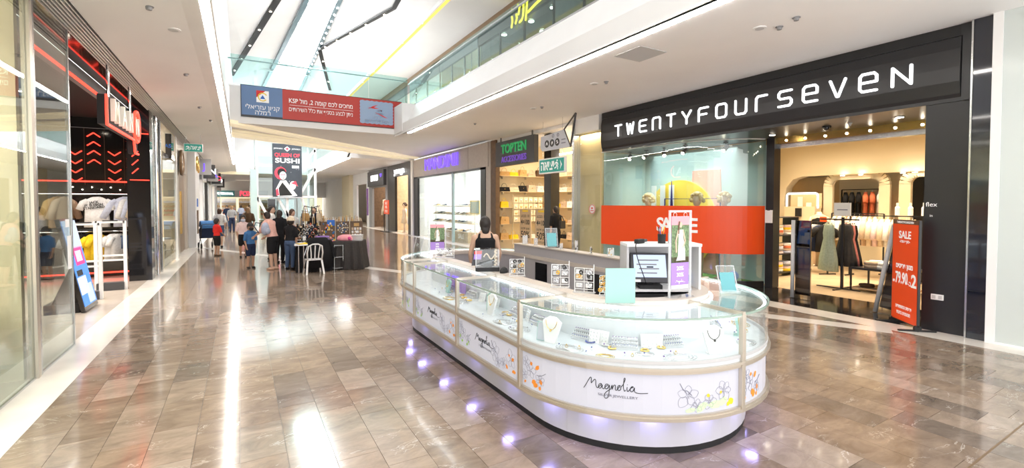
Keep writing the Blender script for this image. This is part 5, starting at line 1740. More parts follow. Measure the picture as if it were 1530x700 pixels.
for i in range(3):
    folded(['beige', 'brown', 'dark'][i] + ' folded piece on the lower shelf of the black table', (11.4, 4.02 + 0.28 * i, 0.082), 0.1, ['cloth_beige', 'cloth_tan', 'cloth_brown'][i], h=0.06, seed=20 + i)
# wall shelves at the curved window side
sv = thing('shelf_unit', 'black shelf unit of folded clothes just inside the entrance', 'shelf', (12.0, 6.75, 0), 0)
for q in (-1, 1):
    MB().box(q * 0.45 - 0.015, q * 0.45 + 0.015, -0.2, 0.2, 0, 1.50).build('side', 'black_metal', sv)
for z in (0.08, 0.55, 1.02, 1.48):
    MB().box(-0.435, 0.435, -0.2, 0.2, z, z + 0.025).build('shelf', 'black_metal', sv)
r_ = random.Random(9)
for zi, z in enumerate((0.105, 0.575, 1.045)):
    for k in range(2):
        for st_ in range(4):
            nm = ['white', 'cream', 'yellow', 'pale_pink', 'grey', 'ice', 'beige', 'coral'][(zi * 3 + k * 2 + st_) % 8]
            folded('%s folded garment in the %s stack on the %s shelf inside the entrance' % (nm.replace('_', ' '), ['outer', 'inner'][k], ['bottom', 'middle', 'top'][zi]), (11.80 + 0.40 * k, 6.74, z + 0.062 * st_), 0.05 * st_, 'cloth_' + nm, grp='folded stacks on the entrance shelves', h=0.06, w=0.34, d=0.28, seed=zi * 9 + k * 4 + st_)
# second rack with dark clothes and a red tag
rk = floor_rack('low black rack of dark tops with a red tag deeper in the store', 13.3, 6.55, 1.1, 0.9, 1.35)
for i, m in enumerate(('black', 'navy', 'grey', 'white', 'cream', 'black')):
    garment(['tee', 'vest'][i % 2], ['black', 'navy', 'grey', 'white', 'cream', 'jet black'][i] + ' top hanging on the low rack with the red tag', (13.3 + (i - 2.5) * 0.13 * math.cos(1.1), 6.55 + (i - 2.5) * 0.13 * math.sin(1.1), 1.33), 2.4, 'cloth_' + m, 'tops on the low rack', 0.95, i, 'black_metal')
o = thing('price_tag', 'small red rounded price tag on the low rack', 'tag', (13.15, 6.30, 1.365), 1.1)
MB().box(-0.11, 0.11, -0.01, 0.01, 0, 0.13).build('tag', 'sale_red', o)
text('lettering', 'SALE', (0, -0.012, 0.065), 'front', 0.06, 'print_white', o, ext=0.001)
# rails of pale garments
for k, (x, y0, n, z, lb) in enumerate(((13.5, 5.75, 11, 1.52, 'front'), (14.4, 6.6, 9, 1.55, 'rear'))):
    rk = floor_rack('black clothes rail packed with cream garments, %s one' % lb, x, y0 - n * 0.06, PI / 2, n * 0.12 + 0.15, z + 0.02, grp='rails of cream garments')
    for i in range(n):
        nm = ['cream', 'white', 'beige', 'cream', 'pale_pink'][i % 5]
        garment('shirt', '%s shirt, %s along the %s cream rail from its far end' % (nm.replace('_', ' '), ORD[i], lb), (x, y0 - i * 0.12, z - 0.01), 0.25, 'cloth_' + nm, 'shirts on the %s cream rail' % lb, 0.9, i)
rk = floor_rack('black clothes rail with black and orange patterned tops under the cream portal', 15.55, 6.35, PI / 2, 1.2, 2.25)
for i, nm in enumerate(('black', 'black', 'black', 'coral', 'coral', 'white', 'coral')):
    garment('tee', ['black tee, far end', 'black tee, second', 'black tee, third', 'orange patterned tee, first', 'orange patterned tee, second', 'white tee', 'orange patterned tee, near end'][i] + ' on the high rail under the portal', (15.55, 6.85 - i * 0.17, 2.23), 0.4, 'cloth_' + nm, 'tops on the high rail', 0.95, i)
mannequin('headless mannequin in a black and white outfit beside the cream portal', (14.6, 7.1, 0), -1.2, dress='cloth_black', seed=9, head=False, s=1.05)
o = thing('white_tag', 'white paper tag on the black jamb at the store entrance', 'tag', (9.955, 5.86, 1.42))
MB().box(-0.02, 0.0, -0.08, 0.08, 0, 0.28).build('tag', 'bright_white', o)
MB().box(-0.022, 0.02, -0.03, 0.03, 0.27, 0.29).build('clip', 'black_metal', o)
for i, yy in enumerate((4.55, 4.3, 4.05)):
    o = thing('shop_bottle', ['white bottle-shaped card standing on the rail nearest the portal edge', 'white bottle-shaped card in the middle of the rail', 'white bottle-shaped card behind the red sale sign'][i], 'card', (13.52, yy + 0.3, 1.56))
    MB().lathe([(0.05, 0), (0.05, 0.18), (0.025, 0.22), (0.025, 0.30)], (0, 0, 0), 12).build('body', 'bright_white', o)

# ================================================================== WHITE END SHOP (right edge of the frame)
wi = struct('window_2', None, None, label='milky glazed shop window beyond the navy pillar')
box(8.52, 8.535, -2.0, 1.98, 0.03, 4.33).build('glass_pane', 'milky_glass', wi)
box(8.50, 8.56, 1.98, 2.075, 0, 4.33).build('window_frame', 'bright_white', wi)
box(8.50, 8.56, -2.0, 1.98, 0, 0.03).build('window_frame', 'bright_white', wi)
struct('wall_end_shop', MB().box(10.2, 10.3, -3, 2.05, 0, 4.4).box(8.6, 10.2, 1.98, 2.05, 0, 4.4), 'bright_white')
struct('baseboard_right', MB().box(9.0, 10.2, 1.93, 1.98, 0, 0.10), 'light_grey')

# ================================================================== BEIGE WALL PANEL
struct('wall_beige', MB().box(8.80, 8.95, 9.92, 11.0, 0, 4.33), 'beige_wall')
wi = struct('window_3', None, None, label='glass sheet in front of the beige wall')
box(8.70, 8.712, 9.94, 10.96, 0.05, 3.9).build('glass_pane', 'clear_glass', wi)
struct('trim_14', MB().box(8.58, 8.80, 10.96, 11.06, 0, 4.33), 'steel', label='steel post between the beige wall and the handbag shop')
struct('wall_beige_top', MB().box(8.62, 8.80, 9.92, 10.96, 3.9, 4.33), 'white_paint')
o = thing('wall_sticker', 'round white no-smoking style sticker on the beige wall', 'sticker', (8.694, 10.27, 1.68))
MB().cyl((0, 0, 0), 0.14, 0.004, 24, 'x').build('disc', 'bright_white', o)
MB().ring((-0.002, 0, 0), 0.125, 0.008, 24, 5, (0, 1, 0), (0, 0, 1)).build('rim', 'print_red', o)
MB().prism(arcpts(0, 0, 0.05, 0, 360, 10)[:-1], (-0.004, 0, 0.03), (0, 1, 0), (0, 0, 0.4), (0.003, 0, 0)).build('symbol', 'print_red', o)
MB().box(-0.003, -0.001, -0.07, 0.07, -0.05, -0.03).build('print', 'print_red', o)

# ================================================================== HANDBAG SHOP
struct('wall_bag_rear', box(11.6, 11.7, 11.0, 18.5, 0, 4.33), 'cream')
struct('wall_bag_side', box(8.8, 11.6, 16.35, 16.42, 0, 4.33), 'cream')
struct('wall_bag_near', box(8.8, 11.6, 11.06, 11.12, 0, 4.33), 'cream')
struct('ceiling_bag', box(8.7, 11.7, 11.0, 16.4, 4.22, 4.33), 'bright_white')
struct('trim_15', MB().box(8.62, 8.80, 15.95, 16.35, 0, 4.33), 'dark_wood', label='dark wood pilaster between handbag and shoe shops')
struct('trim_16', MB().box(8.60, 8.66, 16.35, 16.75, 0, 4.33), 'panel_wood', label='steel edged pilaster beside the shoe shop')
struct('wall_column_bag', box(9.0, 9.35, 12.75, 13.15, 0, 4.2), 'ebony')
sg = thing('shop_sign', 'dark grey sign box with green and purple letters over the handbag shop', 'sign', (8.50, 14.3, 3.24))
MB().box(-0.04, 0.14, -1.34, 1.36, 0.0, 0.92).build('sign_box', 'dark_grey', sg, bevel=0.01)
text('lettering', 'TOPTEN', (-0.042, 0.0, 0.60), 'right', 0.46, 'sign_green', sg, ext=0.012, bold=0.012, width=1.75)
text('lettering', 'ACCESSORIES', (-0.042, 0.0, 0.22), 'right', 0.30, 'sign_purple', sg, ext=0.012, bold=0.004, width=1.75)
for q in (-1.1, 1.1):
    MB().bar((0.05, q, 0.91), (0.05, q, 1.10), 0.04).build('hanger', 'dark_grey', sg)
r_ = random.Random(21)
BAGM = ['tan', 'black', 'cream', 'yellow', 'beige', 'brown', 'white', 'coral']
NMS = {'tan': 'tan', 'black': 'black', 'cream': 'cream', 'yellow': 'yellow', 'beige': 'beige', 'brown': 'brown', 'white': 'white', 'coral': 'coral'}
# shelves with bags on the far side wall (perpendicular to the mall) and on a rear wall
rows = (('top', 2.95), ('second', 2.32), ('third', 1.68), ('fourth', 1.02), ('bottom', 0.40))
BC = [['tan', 'yellow', 'tan', 'beige', 'brown', 'tan'], ['black', 'cream', 'black', 'beige', 'white', 'tan'], ['yellow', 'cream', 'cream', 'beige', 'tan', 'yellow'], ['tan', 'cream', 'white', 'beige', 'brown', 'tan'], ['tan', 'yellow', 'beige', 'white', 'black', 'cream']]
for ri, (rn, z) in enumerate(rows):
    s_ = thing('wall_shelf', 'light wall shelf, %s row of the handbag wall' % rn, 'shelf', (10.2, 16.20, z - 0.02), group='handbag wall shelves')
    MB().box(-1.3, 1.3, -0.17, 0.14, 0, 0.02).build('board', 'light_wood', s_)
    for q in (-1.1, 0.0, 1.1):
        MB().box(q - 0.01, q + 0.01, 0.0, 0.14, -0.1, 0).build('bracket', 'steel', s_)
    for k in range(6):
        c_ = BC[ri][k]
        if ri in (2, 3) and k in (1, 2, 3):
            continue
        handbag('%s handbag, %s from the doorway pilaster on the %s shelf' % (NMS[c_], ORD[k], rn), (9.12 + k * 0.43, 16.16, z), r_.uniform(-.2, .2), 'cloth_' + c_, r_.uniform(1.0, 1.2), 'handbags on the %s shelf' % rn, r_.choice((0, 1)))
    s_ = thing('wall_shelf', 'light wall shelf, %s row of the rear wall beside the black column' % rn, 'shelf', (11.44, 15.0, z - 0.02), group='handbag shop rear shelves')
    MB().box(-0.15, 0.155, -1.0, 0.95, 0, 0.02).build('board', 'light_wood', s_)
    MB().box(-0.02, 0.155, -0.01, 0.01, -0.1, 0).build('bracket', 'steel', s_)
    for k in range(4):
        c_ = BC[(ri + 2) % 5][k + 1]
        handbag('%s handbag, %s from the corner on the %s rear shelf' % (NMS[c_], ORD[k], rn), (11.42, 15.7 - k * 0.46, z), -PI / 2 + r_.uniform(-.15, .15), 'cloth_' + c_, r_.uniform(0.95, 1.15), 'handbags on the %s rear shelf' % rn, r_.choice((0, 1)))
# grid of carded small goods between the third and fourth shelves
for ri in range(4):
    for k in range(6):
        o = thing('goods_card', 'cream accessory card, %s row from below and %s column of the card grid' % (ORD[ri], ORD[k]), 'card', (9.56 + k * 0.235, 15.97, 1.10 + ri * 0.26), group='accessory cards in the grid')
        MB().box(-0.10, 0.10, -0.008, 0.008, 0.0, 0.21).build('card', 'cream', o)
        MB().ball((0, -0.02, 0.09), 0.04, 8, 6).build('accessory', r_.choice(('gold', 'cloth_white', 'cloth_tan', 'silver')), o)
gp = thing('goods_grid', 'wire grid panel carrying the accessory cards in the handbag shop', 'grid', (10.15, 15.985, 0))
for q in (-0.74, 0.74):
    MB().bar((q, 0, 0), (q, 0, 2.2), 0.025).build('post', 'steel', gp)
for i in range(5):
    MB().bar((-0.74, 0, 1.08 + 0.26 * i), (0.74, 0, 1.08 + 0.26 * i), 0.012).build('wire', 'steel', gp)
# price posters in the front window
for (y, lb) in ((15.0, 'far'), (13.9, 'near')):
    t = thing('price_poster', 'tall kraft price poster board with bold black prices, the %s one' % lb, 'poster', (9.4, y, 0.0), group='price posters of the handbag shop')
    b = MB().box(-0.01, 0.01, -0.40, 0.40, 0.04, 1.62).build('board', 'kraft', t)
    MB().box(-0.016, -0.0105, -0.20, 0.20, 1.52, 1.59).build('yellow_patch', 'print_yellow', b)
    for (s, z, size, w) in ((heb('מבצע') + ' 10', 1.36, 0.15, 0.6), ('4=100', 1.12, 0.26, 0.62), (heb('מגוון תיקים'), 0.88, 0.12, 0.6), ('50%', 0.64, 0.36, 0.62), ('-' + heb('הנחה') + '-', 0.42, 0.12, 0.5), ('2+1', 0.2, 0.3, 0.5)):
        text('lettering', s, (-0.011, 0, z), 'right', size, 'print_black', b, ext=0.001, bold=0.006 if size > 0.2 else 0.001, width=w)
    MB().box(-0.15, 0.15, -0.36, 0.36, 0, 0.04).build('foot', 'black_metal', t)
# round mirrors / loops at the near side
for i in range(6):
    o = thing('hat', ['straw', 'tan', 'pale straw', 'cream', 'golden straw', 'beige'][i] + ' woven hat on the stand at the shop entrance, ' + ORD[i] + ' from below', 'hat', (10.0, 12.35 + 0.22 * (i % 2), 1.0 + 0.32 * i), 0, 'hats on the entrance stand')
    MB().lathe([(0.20, 0.0), (0.20, 0.008), (0.09, 0.02), (0.085, 0.10), (0.05, 0.12)], (0, 0, 0), 18).build('hat_body', ['cloth_cream', 'cloth_tan'][i % 2], o)
    MB().ring((0, 0, 0.03), 0.09, 0.008, 18, 5).build('ribbon', 'cloth_brown', o)
o = thing('hat_stand', 'thin steel hat stand at the handbag shop entrance', 'stand', (10.0, 12.46, 0))
MB().cyl((0, 0, 0), 0.015, 2.9, 8).build('pole', 'steel', o)
MB().cyl((0, 0, 0), 0.2, 0.02, 18).build('base', 'steel', o)
for i in range(6):
    MB().bar((0, -0.12, 0.99 + 0.32 * i), (0, 0.12, 0.99 + 0.32 * i), 0.012).build('arm', 'steel', o)
# spot line lights
o = thing('ceiling_tube_light', 'white linear lamp under the handbag shop ceiling', 'lamp', (9.6, 12.9, 3.55))
MB().bar((0, -0.6, 0), (0, 0.6, 0), 0.04).build('tube', 'led_white', o)
for q in (-0.5, 0.5):
    MB().cyl((0, q, 0.02), 0.005, 0.65, 6).build('wire', 'steel', o)
# exit sign and direction sign
o = thing('exit_sign', 'green exit sign with white Hebrew letters and a running figure, facing the kiosk', 'sign', (7.98, 11.24, 2.76))
MB().box(-0.03, 0.05, -0.66, 0.66, -0.02, 0.44).build('casing', 'bright_white', o, bevel=0.006)
MB().box(-0.034, -0.03, -0.62, 0.62, 0.02, 0.40).build('green_face', 'green_sign', o)
text('lettering', heb('יציאה'), (-0.035, 0.20, 0.21), 'right', 0.40, 'print_white', o, ext=0.002, bold=0.010, width=0.68)
RM = [[(0.02, 0.10), (0.06, 0.17), (0.05, 0.25), (0.0, 0.24), (-0.03, 0.19)], [(0.05, 0.25), (0.10, 0.22), (0.12, 0.18)], [(0.06, 0.17), (0.11, 0.12), (0.10, 0.05)], [(0.02, 0.10), (-0.05, 0.08)]]
strokes('running_figure', RM, 0.032, (-0.036, -0.22, 0.04), (0, -1, 0), (0, 0, 1), (-1, 0, 0), 'print_white', o, 0.002)
MB().prism(arcpts(0.075, 0.30, 0.028, 0, 330, 11), (-0.036, -0.22, 0.04), (0, -1, 0), (0, 0, 1), (-0.002, 0, 0)).build('figure_head', 'print_white', o)
MB().prism([(0, 0), (0.09, 0.13), (0, 0.26), (0.035, 0.13)], (-0.036, -0.44, 0.08), (0, -1, 0), (0, 0, 1), (-0.002, 0, 0)).build('arrow', 'print_white', o)
for q in (-0.5, 0.5):
    MB().cyl((0.01, q, 0.44), 0.006, 1.13, 6).build('hanger', 'steel', o)
o = thing('direction_sign', 'pale grey angular direction sign with round black symbols hung from a bracket', 'sign', (7.9, 11.1, 3.42))
MB().prism([(-0.65, 0.10), (-0.62, 0.44), (0.52, 0.52), (0.82, 0.0), (-0.55, 0.0)], (0, 0, 0), (0, -1, 0), (0, 0, 1), (0.05, 0, 0)).build('board', 'grey_sign', o)
for i in range(3):
    d = MB().prism(arcpts(-0.30 + i * 0.26, 0.20, 0.11, 0, 345, 23), (-0.004, 0, 0), (0, -1, 0), (0, 0, 1), (0.003, 0, 0)).build('symbol_disc', 'print_black', o)
    strokes('symbol', [[[(-.34, .16), (-.30, .25), (-.26, .16)], [(-.34, .2), (-.26, .2)]], [[(-.05, .15), (-.03, .25), (0, .18)], [(-.07, .2), (.0, .22)]], [[(.18, .22), (.22, .25), (.26, .17)], [(.2, .16), (.25, .2)]]][i], 0.022, (-0.005, 0, 0), (0, -1, 0), (0, 0, 1), (-1, 0, 0), 'print_white', d, 0.001)
for i in range(2):
    MB().ring((-0.005, -0.02 - i * 0.24, 0.40), 0.045, 0.008, 16, 5, (0, 1, 0), (0, 0, 1)).build('symbol_ring', 'print_line', o)
for i in range(2):
    MB().box(-0.003, -0.001, -0.62, -0.42, 0.13 + 0.10 * i, 0.16 + 0.10 * i).build('print_line', 'print_line', o)
MB().bar((0.02, -0.52, 0.52), (0.02, -1.05, 0.90), 0.03).build('bracket_arm', 'dark_grey', o)
MB().bar((0.02, -0.82, 0.0), (0.02, -1.05, 0.90), 0.04).build('bracket_arm', 'dark_grey', o)
MB().bar((0.02, -0.52, 0.52), (0.02, -0.82, 0.0), 0.03).build('bracket_arm', 'dark_grey', o)

# ================================================================== SHOE SHOP
sg = thing('shop_sign', 'pale panelled fascia with violet glowing letters over the shoe shop', 'sign', (8.56, 21.2, 3.33))
for i in range(5):
    MB().box(0.0, 0.18, -4.7 + i * 1.88, -4.7 + (i + 1) * 1.88 - 0.02, 0.0, 0.97).build('panel', 'panel_wood', sg)
text('lettering', 'MANDINII', (-0.01, 0.35, 0.52), 'right', 0.85, 'sign_violet', sg, ext=0.03, bold=0.0, width=4.3)
area('sign_wash', (8.40, 21.5, 4.28), 0.1, 4.2, 25, (0.35, 0.25, 1.0), (0, 0, 0))
struct('wall_shoe_rear', box(11.8, 11.9, 16.4, 26.0, 0, 4.3), 'bright_white')
struct('wall_shoe_side', MB().box(8.8, 11.8, 25.8, 25.9, 0, 4.3).box(8.8, 11.8, 16.45, 16.5, 0, 4.3), 'bright_white')
struct('ceiling_shoe', box(8.7, 11.9, 16.4, 26.0, 4.2, 4.3), 'bright_white')
wi = struct('window_4', None, None, label='wide shoe shop window')
for (y0, y1) in ((17.2, 20.1), (20.25, 25.1)):
    box(8.62, 8.634, y0, y1, 0.05, 3.28).build('glass_pane', 'clear_glass', wi)
box(8.58, 8.68, 20.10, 20.25, 0, 3.30).build('mullion', 'pale_teal', wi)
box(8.58, 8.70, 16.75, 17.2, 0, 3.33).build('window_frame', 'black_metal', wi)
box(8.58, 8.70, 25.1, 25.75, 0, 3.33).build('window_frame', 'black_metal', wi)
box(8.58, 8.70, 16.75, 25.75, 3.24, 3.33).build('window_frame', 'black_metal', wi)
struct('trim_17', box(8.50, 8.64, 25.75, 26.1, 0, 4.33), 'white_paint', label='white pilaster beyond the shoe shop')
SHC = ['black', 'white', 'tan', 'grey', 'navy', 'brown', 'cream']
r_ = random.Random(5)
for ri, (z, rn) in enumerate(((1.72, 'top'), (1.30, 'second'), (0.88, 'third'), (0.42, 'bottom'))):
    s_ = thing('wall_shelf', 'long pale wood shelf of shoes, %s shelf in the shoe shop window' % rn, 'shelf', (9.6, 22.4, z - 0.04), group='shoe shop shelves')
    MB().box(-0.16, 0.16, -2.6, 2.6, 0, 0.04).build('board', 'light_wood', s_)
    for q in (-2.55, 0.0, 2.55):
        MB().box(-0.015, 0.015, q - 0.015, q + 0.015, -0.42 if ri < 3 else -0.38, 0).build('upright', 'steel', s_)
    for k in range(17):
        if ri == 0 and k % 3 == 2:
            continue
        c_ = r_.choice(SHC)
        shoe('%s shoe, %s from the far end of the %s shoe shelf' % (c_, ORD[k], rn), (9.60, 24.85 - k * 0.30, z), PI + r_.uniform(-.5, .5), 'cloth_' + c_, 'shoes on the %s shelf' % rn)
for i in range(2):
    t = thing('shoe_crate', ['wooden crate heaped with shoes, farther from the handbag shop', 'wooden crate heaped with shoes, nearer the handbag shop'][i], 'crate', (9.15, 21.6 - i * 1.7, 0), group='shoe crates')
    MB().box(-0.25, 0.25, -0.75, 0.75, 0, 0.5).build('crate_box', 'wood', t)
    text('lettering', 'SALE', (-0.252, 0, 0.28), 'right', 0.3, 'print_white', t, ext=0.002)
    for k in range(12):
        c_ = r_.choice(SHC)
        shoe('%s shoe, %s along the heap of the crate %s the handbag shop' % (c_, ORD[k], ['farther from', 'nearer'][i]), (9.05 + 0.22 * (k % 2), 21.6 - i * 1.7 - 0.6 + 0.11 * k, 0.502), r_.uniform(0, 6), 'cloth_' + c_, 'shoes in crate heap')
o = thing('picture_frame', 'gold framed notice standing in the shoe shop window', 'frame', (9.0, 18.6, 0))
MB().bar((0, 0, 0), (0, 0, 1.35), 0.04).build('post', 'steel', o)
MB().box(-0.15, 0.15, -0.15, 0.15, 0, 0.02).build('foot', 'steel', o)
MB().box(-0.02, 0.02, -0.48, 0.48, 1.35, 1.98).build('gold_frame', 'gold', o)
MB().box(-0.025, -0.02, -0.42, 0.42, 1.41, 1.92).build('notice', 'pale_teal', o)

# ================================================================== DARK SHOPS FARTHER ALONG
struct('wall_dark_front', MB().box(8.60, 8.75, 26.1, 26.9, 0, 4.33).box(8.60, 8.75, 29.6, 31.3, 0, 4.33).box(8.60, 8.75, 26.9, 29.6, 3.55, 4.33), 'black_metal')
sg = thing('shop_sign', 'small glowing white letters on the black front beyond the shoe shop', 'sign', (8.59, 28.6, 3.9))
text('lettering', 'yanga', (0, 0, 0), 'right', 0.55, 'sign_white', sg, ext=0.02, width=2.2, bold=0.006)
struct('wall_dark_interior', MB().box(10.8, 10.9, 26.1, 31.3, 0, 4.3), 'light_wood')
struct('wall_dark_sides', MB().box(8.75, 10.8, 31.2, 31.3, 0, 4.3).box(8.75, 10.8, 26.1, 26.2, 0, 4.3), 'light_wood')
struct('ceiling_dark', box(8.7, 10.9, 26.1, 31.3, 4.1, 4.3), 'light_wood')
for i, (y, nm, c_) in enumerate(((27.5, 'white summer dress', 'cloth_white'), (28.7, 'pale dress', 'cloth_cream'))):
    mannequin('mannequin in a %s at the black shopfront, %s the shoe shop' % (nm, ['nearer', 'farther from']    [i]), (8.95, y, 0), -PI / 2, 'hair_brown', c_, 1.05, 30 + i)
fb = thing('floor_sign', 'red sale board on a black stand outside the far dark shop', 'sign', (8.1, 29.8, 0))
MB().box(-0.02, 0.02, -0.55, 0.55, 1.15, 2.05).build('board', 'sale_red', fb)
for (s, z) in (('SALE', 1.85), ('40%', 1.6), (heb('הנחה'), 1.34)):
    text('lettering', s, (-0.021, 0, z), 'right', 0.26, 'print_white', fb, ext=0.001, bold=0.003)
MB().bar((0, 0.5, 0), (0, 0.5, 1.15), 0.04).build('leg', 'black_metal', fb)
MB().bar((0, -0.5, 0), (0, -0.5, 1.15), 0.04).build('leg', 'black_metal', fb)
MB().box(-0.25, 0.25, -0.6, 0.6, 0, 0.02).build('base', 'black_metal', fb)
struct('wall_second_dark', MB().box(8.60, 8.75, 31.3, 31.9, 0, 4.33).box(8.60, 8.75, 35.6, 36.6, 0, 4.33).box(8.6, 8.75, 31.9, 35.6, 3.0, 4.33), 'mid_grey')
sg = thing('shop_sign', 'grey sign box with white and violet letters on the far dark shop', 'sign', (8.45, 33.9, 3.1))
MB().box(-0.05, 0.15, -2.3, 2.3, 0, 1.1).build('sign_box', 'dark_grey', sg)
text('lettering', 'BYOU', (-0.052, 0.2, 0.55), 'right', 0.6, 'sign_white', sg, ext=0.01, width=2.0, bold=0.01)
text('lettering', heb('יופי'), (-0.052, -1.6, 0.7), 'right', 0.4, 'sign_violet', sg, ext=0.01)
struct('wall_second_interior', MB().box(10.6, 10.7, 31.3, 36.6, 0, 4.3).box(8.75, 10.6, 36.5, 36.6, 0, 4.3), 'dark_wood')
for i in range(5):
    garment('dress', ['black', 'grey', 'white', 'navy', 'cream'][i] + ' dress hanging in the far dark shop, ' + ORD[i] + ' from the near side', (9.4, 32.4 + 0.65 * i, 2.2), 0.2, 'cloth_' + ['black', 'grey', 'white', 'navy', 'cream'][i], 'dresses in the far dark shop', 1.1, i)
rk = floor_rack('black clothes rail in the far dark shop', 9.4, 33.7, PI / 2, 3.4, 2.22)
mannequin('mannequin in a red top at the far dark shop door', (9.1, 32.3, 0), -PI / 2, 'hair_dark', 'cloth_red', 1.0, 40)
struct('wall_third_front', MB().box(8.60, 8.75, 36.6, 37.4, 0, 4.33).box(8.60, 8.75, 41.0, 42.5, 0, 4.33).box(8.6, 8.75, 37.4, 41.0, 3.4, 4.33).box(8.60, 8.75, 46, 60, 0, 4.33), 'white_paint')
struct('wall_third_interior', MB().box(10.6, 10.7, 36.6, 60, 0, 4.3), 'cream')
sc_ = thing('wall_screen', 'violet picture screen in the pale far shop', 'screen', (9.3, 39.2, 2.25))
MB().box(-0.02, 0.02, -1.3, 1.3, 0, 0.9).build('screen', 'print_violet', sc_)
MB().box(-0.03, -0.02, -0.7, 0.2, 0.1, 0.8).build('picture', 'print_magenta', sc_)
for z in (1.0, 1.5, 2.0):
    s_ = thing('wall_shelf', 'white shelf of small goods in the pale far shop, %s one' % {1.0: 'lowest', 1.5: 'middle', 2.0: 'highest'}[z], 'shelf', (9.5, 39.2, z), group='far shop shelves')
    MB().box(-0.15, 0.15, -1.6, 1.6, 0, 0.04).build('board', 'bright_white', s_)
    MB().box(-0.1, 0.1, -1.5, 1.5, -1.0 if z < 1.1 else -0.5, 0).build('back', 'light_grey', s_)
struct('wall_cream_column', box(8.3, 8.75, 42.5, 46, 0, 4.33), 'cream')
struct('wall_violet_poster', box(8.56, 8.6, 36.8, 37.2, 0.9, 3.0), 'print_purple')

# ---- ceiling fittings on the right soffit
def speaker(x, y, z, label, r=0.09):
    o = thing('ceiling_speaker', label, 'speaker', (x, y, z - 0.012), group='round ceiling speakers')
    MB().cyl((0, 0, 0), r, 0.012, 24).build('rim', 'bright_white', o)
    MB().cyl((0, 0, -0.004), r * 0.66, 0.006, 20).build('grille', 'light_grey', o)
speaker(6.36, 3.92, 4.33, 'round ceiling speaker above the kiosk corner')
speaker(6.35, 7.45, 4.33, 'round ceiling speaker between the light strip and the black sign')
speaker(6.62, 10.18, 4.33, 'round ceiling speaker in front of the handbag shop')
speaker(-0.75, 7.70, 4.185, 'round ceiling speaker above the chevron store')
for i, (x, y, z, lb) in enumerate(((6.55, 3.75, 4.33, 'beside the kiosk corner speaker'), (6.42, 3.45, 4.33, 'nearest the black sign'), (6.45, 7.2, 4.33, 'beside the middle speaker'), (6.7, 9.9, 4.33, 'beside the far speaker'),
                                   (6.3, 13.0, 4.33, 'near the bridge'), (-0.82, 10.17, 4.18, 'between the strip and the slats'), (-0.83, 13.45, 4.18, 'behind the slats'), (-0.9, 6.9, 4.17, 'nearest the camera side'), (-0.7, 15.5, 4.19, 'above the exit sign'))):
    o = thing('ceiling_detector', 'small ceiling sprinkler or detector ' + lb, 'detector', (x, y, z), group='small ceiling fittings')
    MB().lathe([(0.012, -0.05), (0.03, -0.045), (0.035, -0.012), (0.05, -0.010), (0.05, 0.0)], (0, 0, 0), 12).build('body', 'mid_grey', o)
o = thing('access_panel', 'square ceiling access panel beside the slanting light strip', 'panel', (5.75, 5.6, 4.326), 0)
MB().box(-0.3, 0.3, -0.3, 0.3, -0.004, 0.004).build('panel', 'light_grey', o)

mat('letter_pale', (0.8, 0.76, 0.66), 0.3, emit=(1.0, 0.92, 0.75), es=0.12)

# ================================================================== LEFT SIDE: NEAR DISPLAY WINDOW
wi = struct('window_5', None, None, label='tall shop window with a bag display nearest the camera')
box(-1.90, -1.885, 1.5, 6.68, 0.02, 4.06).build('glass_pane', 'left_glass', wi)
box(-1.90, -1.885, 6.84, 8.00, 0.02, 4.06).build('glass_pane', 'left_glass', wi)
box(-1.93, -1.86, 6.68, 6.76, 0, 4.07).build('post', 'champagne', wi)
box(-1.95, -1.87, 6.765, 6.84, 0, 4.07).build('post', 'steel', wi)
box(-1.905, -1.88, 8.0, 8.03, 0, 4.07).build('post', 'steel', wi)
box(-1.905, -1.88, 1.5, 8.0, 0.0, 0.02).build('sill', 'steel', wi)
struct('wall_left_display', MB().box(-3.6, -3.5, 1.0, 6.7, 0, 4.08), 'cream')
struct('wall_left_divider', MB().box(-6.6, -1.98, 6.70, 6.78, 0, 4.08), 'cream')
struct('ceiling_left_display', box(-3.6, -1.9, 1.0, 6.7, 3.98, 4.08), 'bright_white')
pl_ = thing('display_plinth', 'pale display plinth with a wood front edge in the near window', 'plinth', (-2.75, 4.6, 0))
MB().box(-0.6, 0.6, -2.2, 1.9, 0.0, 0.88).build('body', 'bright_white', pl_)
MB().box(-0.62, 0.66, -2.22, 1.95, 0.88, 0.93).build('edge', 'wood', pl_)
handbag('large beige tote bag on the near window plinth', (-2.62, 5.85, 0.932), PI / 2 + 0.3, 'cloth_beige', 2.2)
handbag('pale green bag on the near window plinth behind the tote', (-2.9, 6.2, 0.932), PI / 2 - 0.2, 'cloth_sage', 1.7)
handbag('small tan bag at the end of the near window plinth', (-2.55, 5.1, 0.932), PI / 2, 'cloth_tan', 1.5)
for z in (1.9, 2.6):
    s_ = thing('wall_shelf', 'pale display shelf in the near window, %s one' % ('lower' if z < 2 else 'upper'), 'shelf', (-3.3, 5.0, z))
    MB().box(-0.2, 0.2, -1.6, 1.6, 0, 0.03).build('board', 'bright_white', s_)
    for q in (-1.2, 1.2):
        MB().box(-0.2, 0.1, q - 0.01, q + 0.01, -0.12, 0).build('bracket', 'steel', s_)
o = thing('window_notice', 'white notice sheet stuck low on the second window pane', 'notice', (-1.88, 7.86, 1.02))
MB().box(0, 0.004, -0.07, 0.07, 0, 0.42).build('sheet', 'print_white', o)
o = thing('window_notice', 'small white notice above the larger sheet on the second window pane', 'notice', (-1.88, 7.80, 1.55))
MB().box(0, 0.004, -0.07, 0.07, 0, 0.10).build('sheet', 'print_white', o)
pillar_l = struct('wall_left_fill', MB().box(-2.6, -2.5, 6.9, 8.0, 0, 4.08), 'black_gloss')

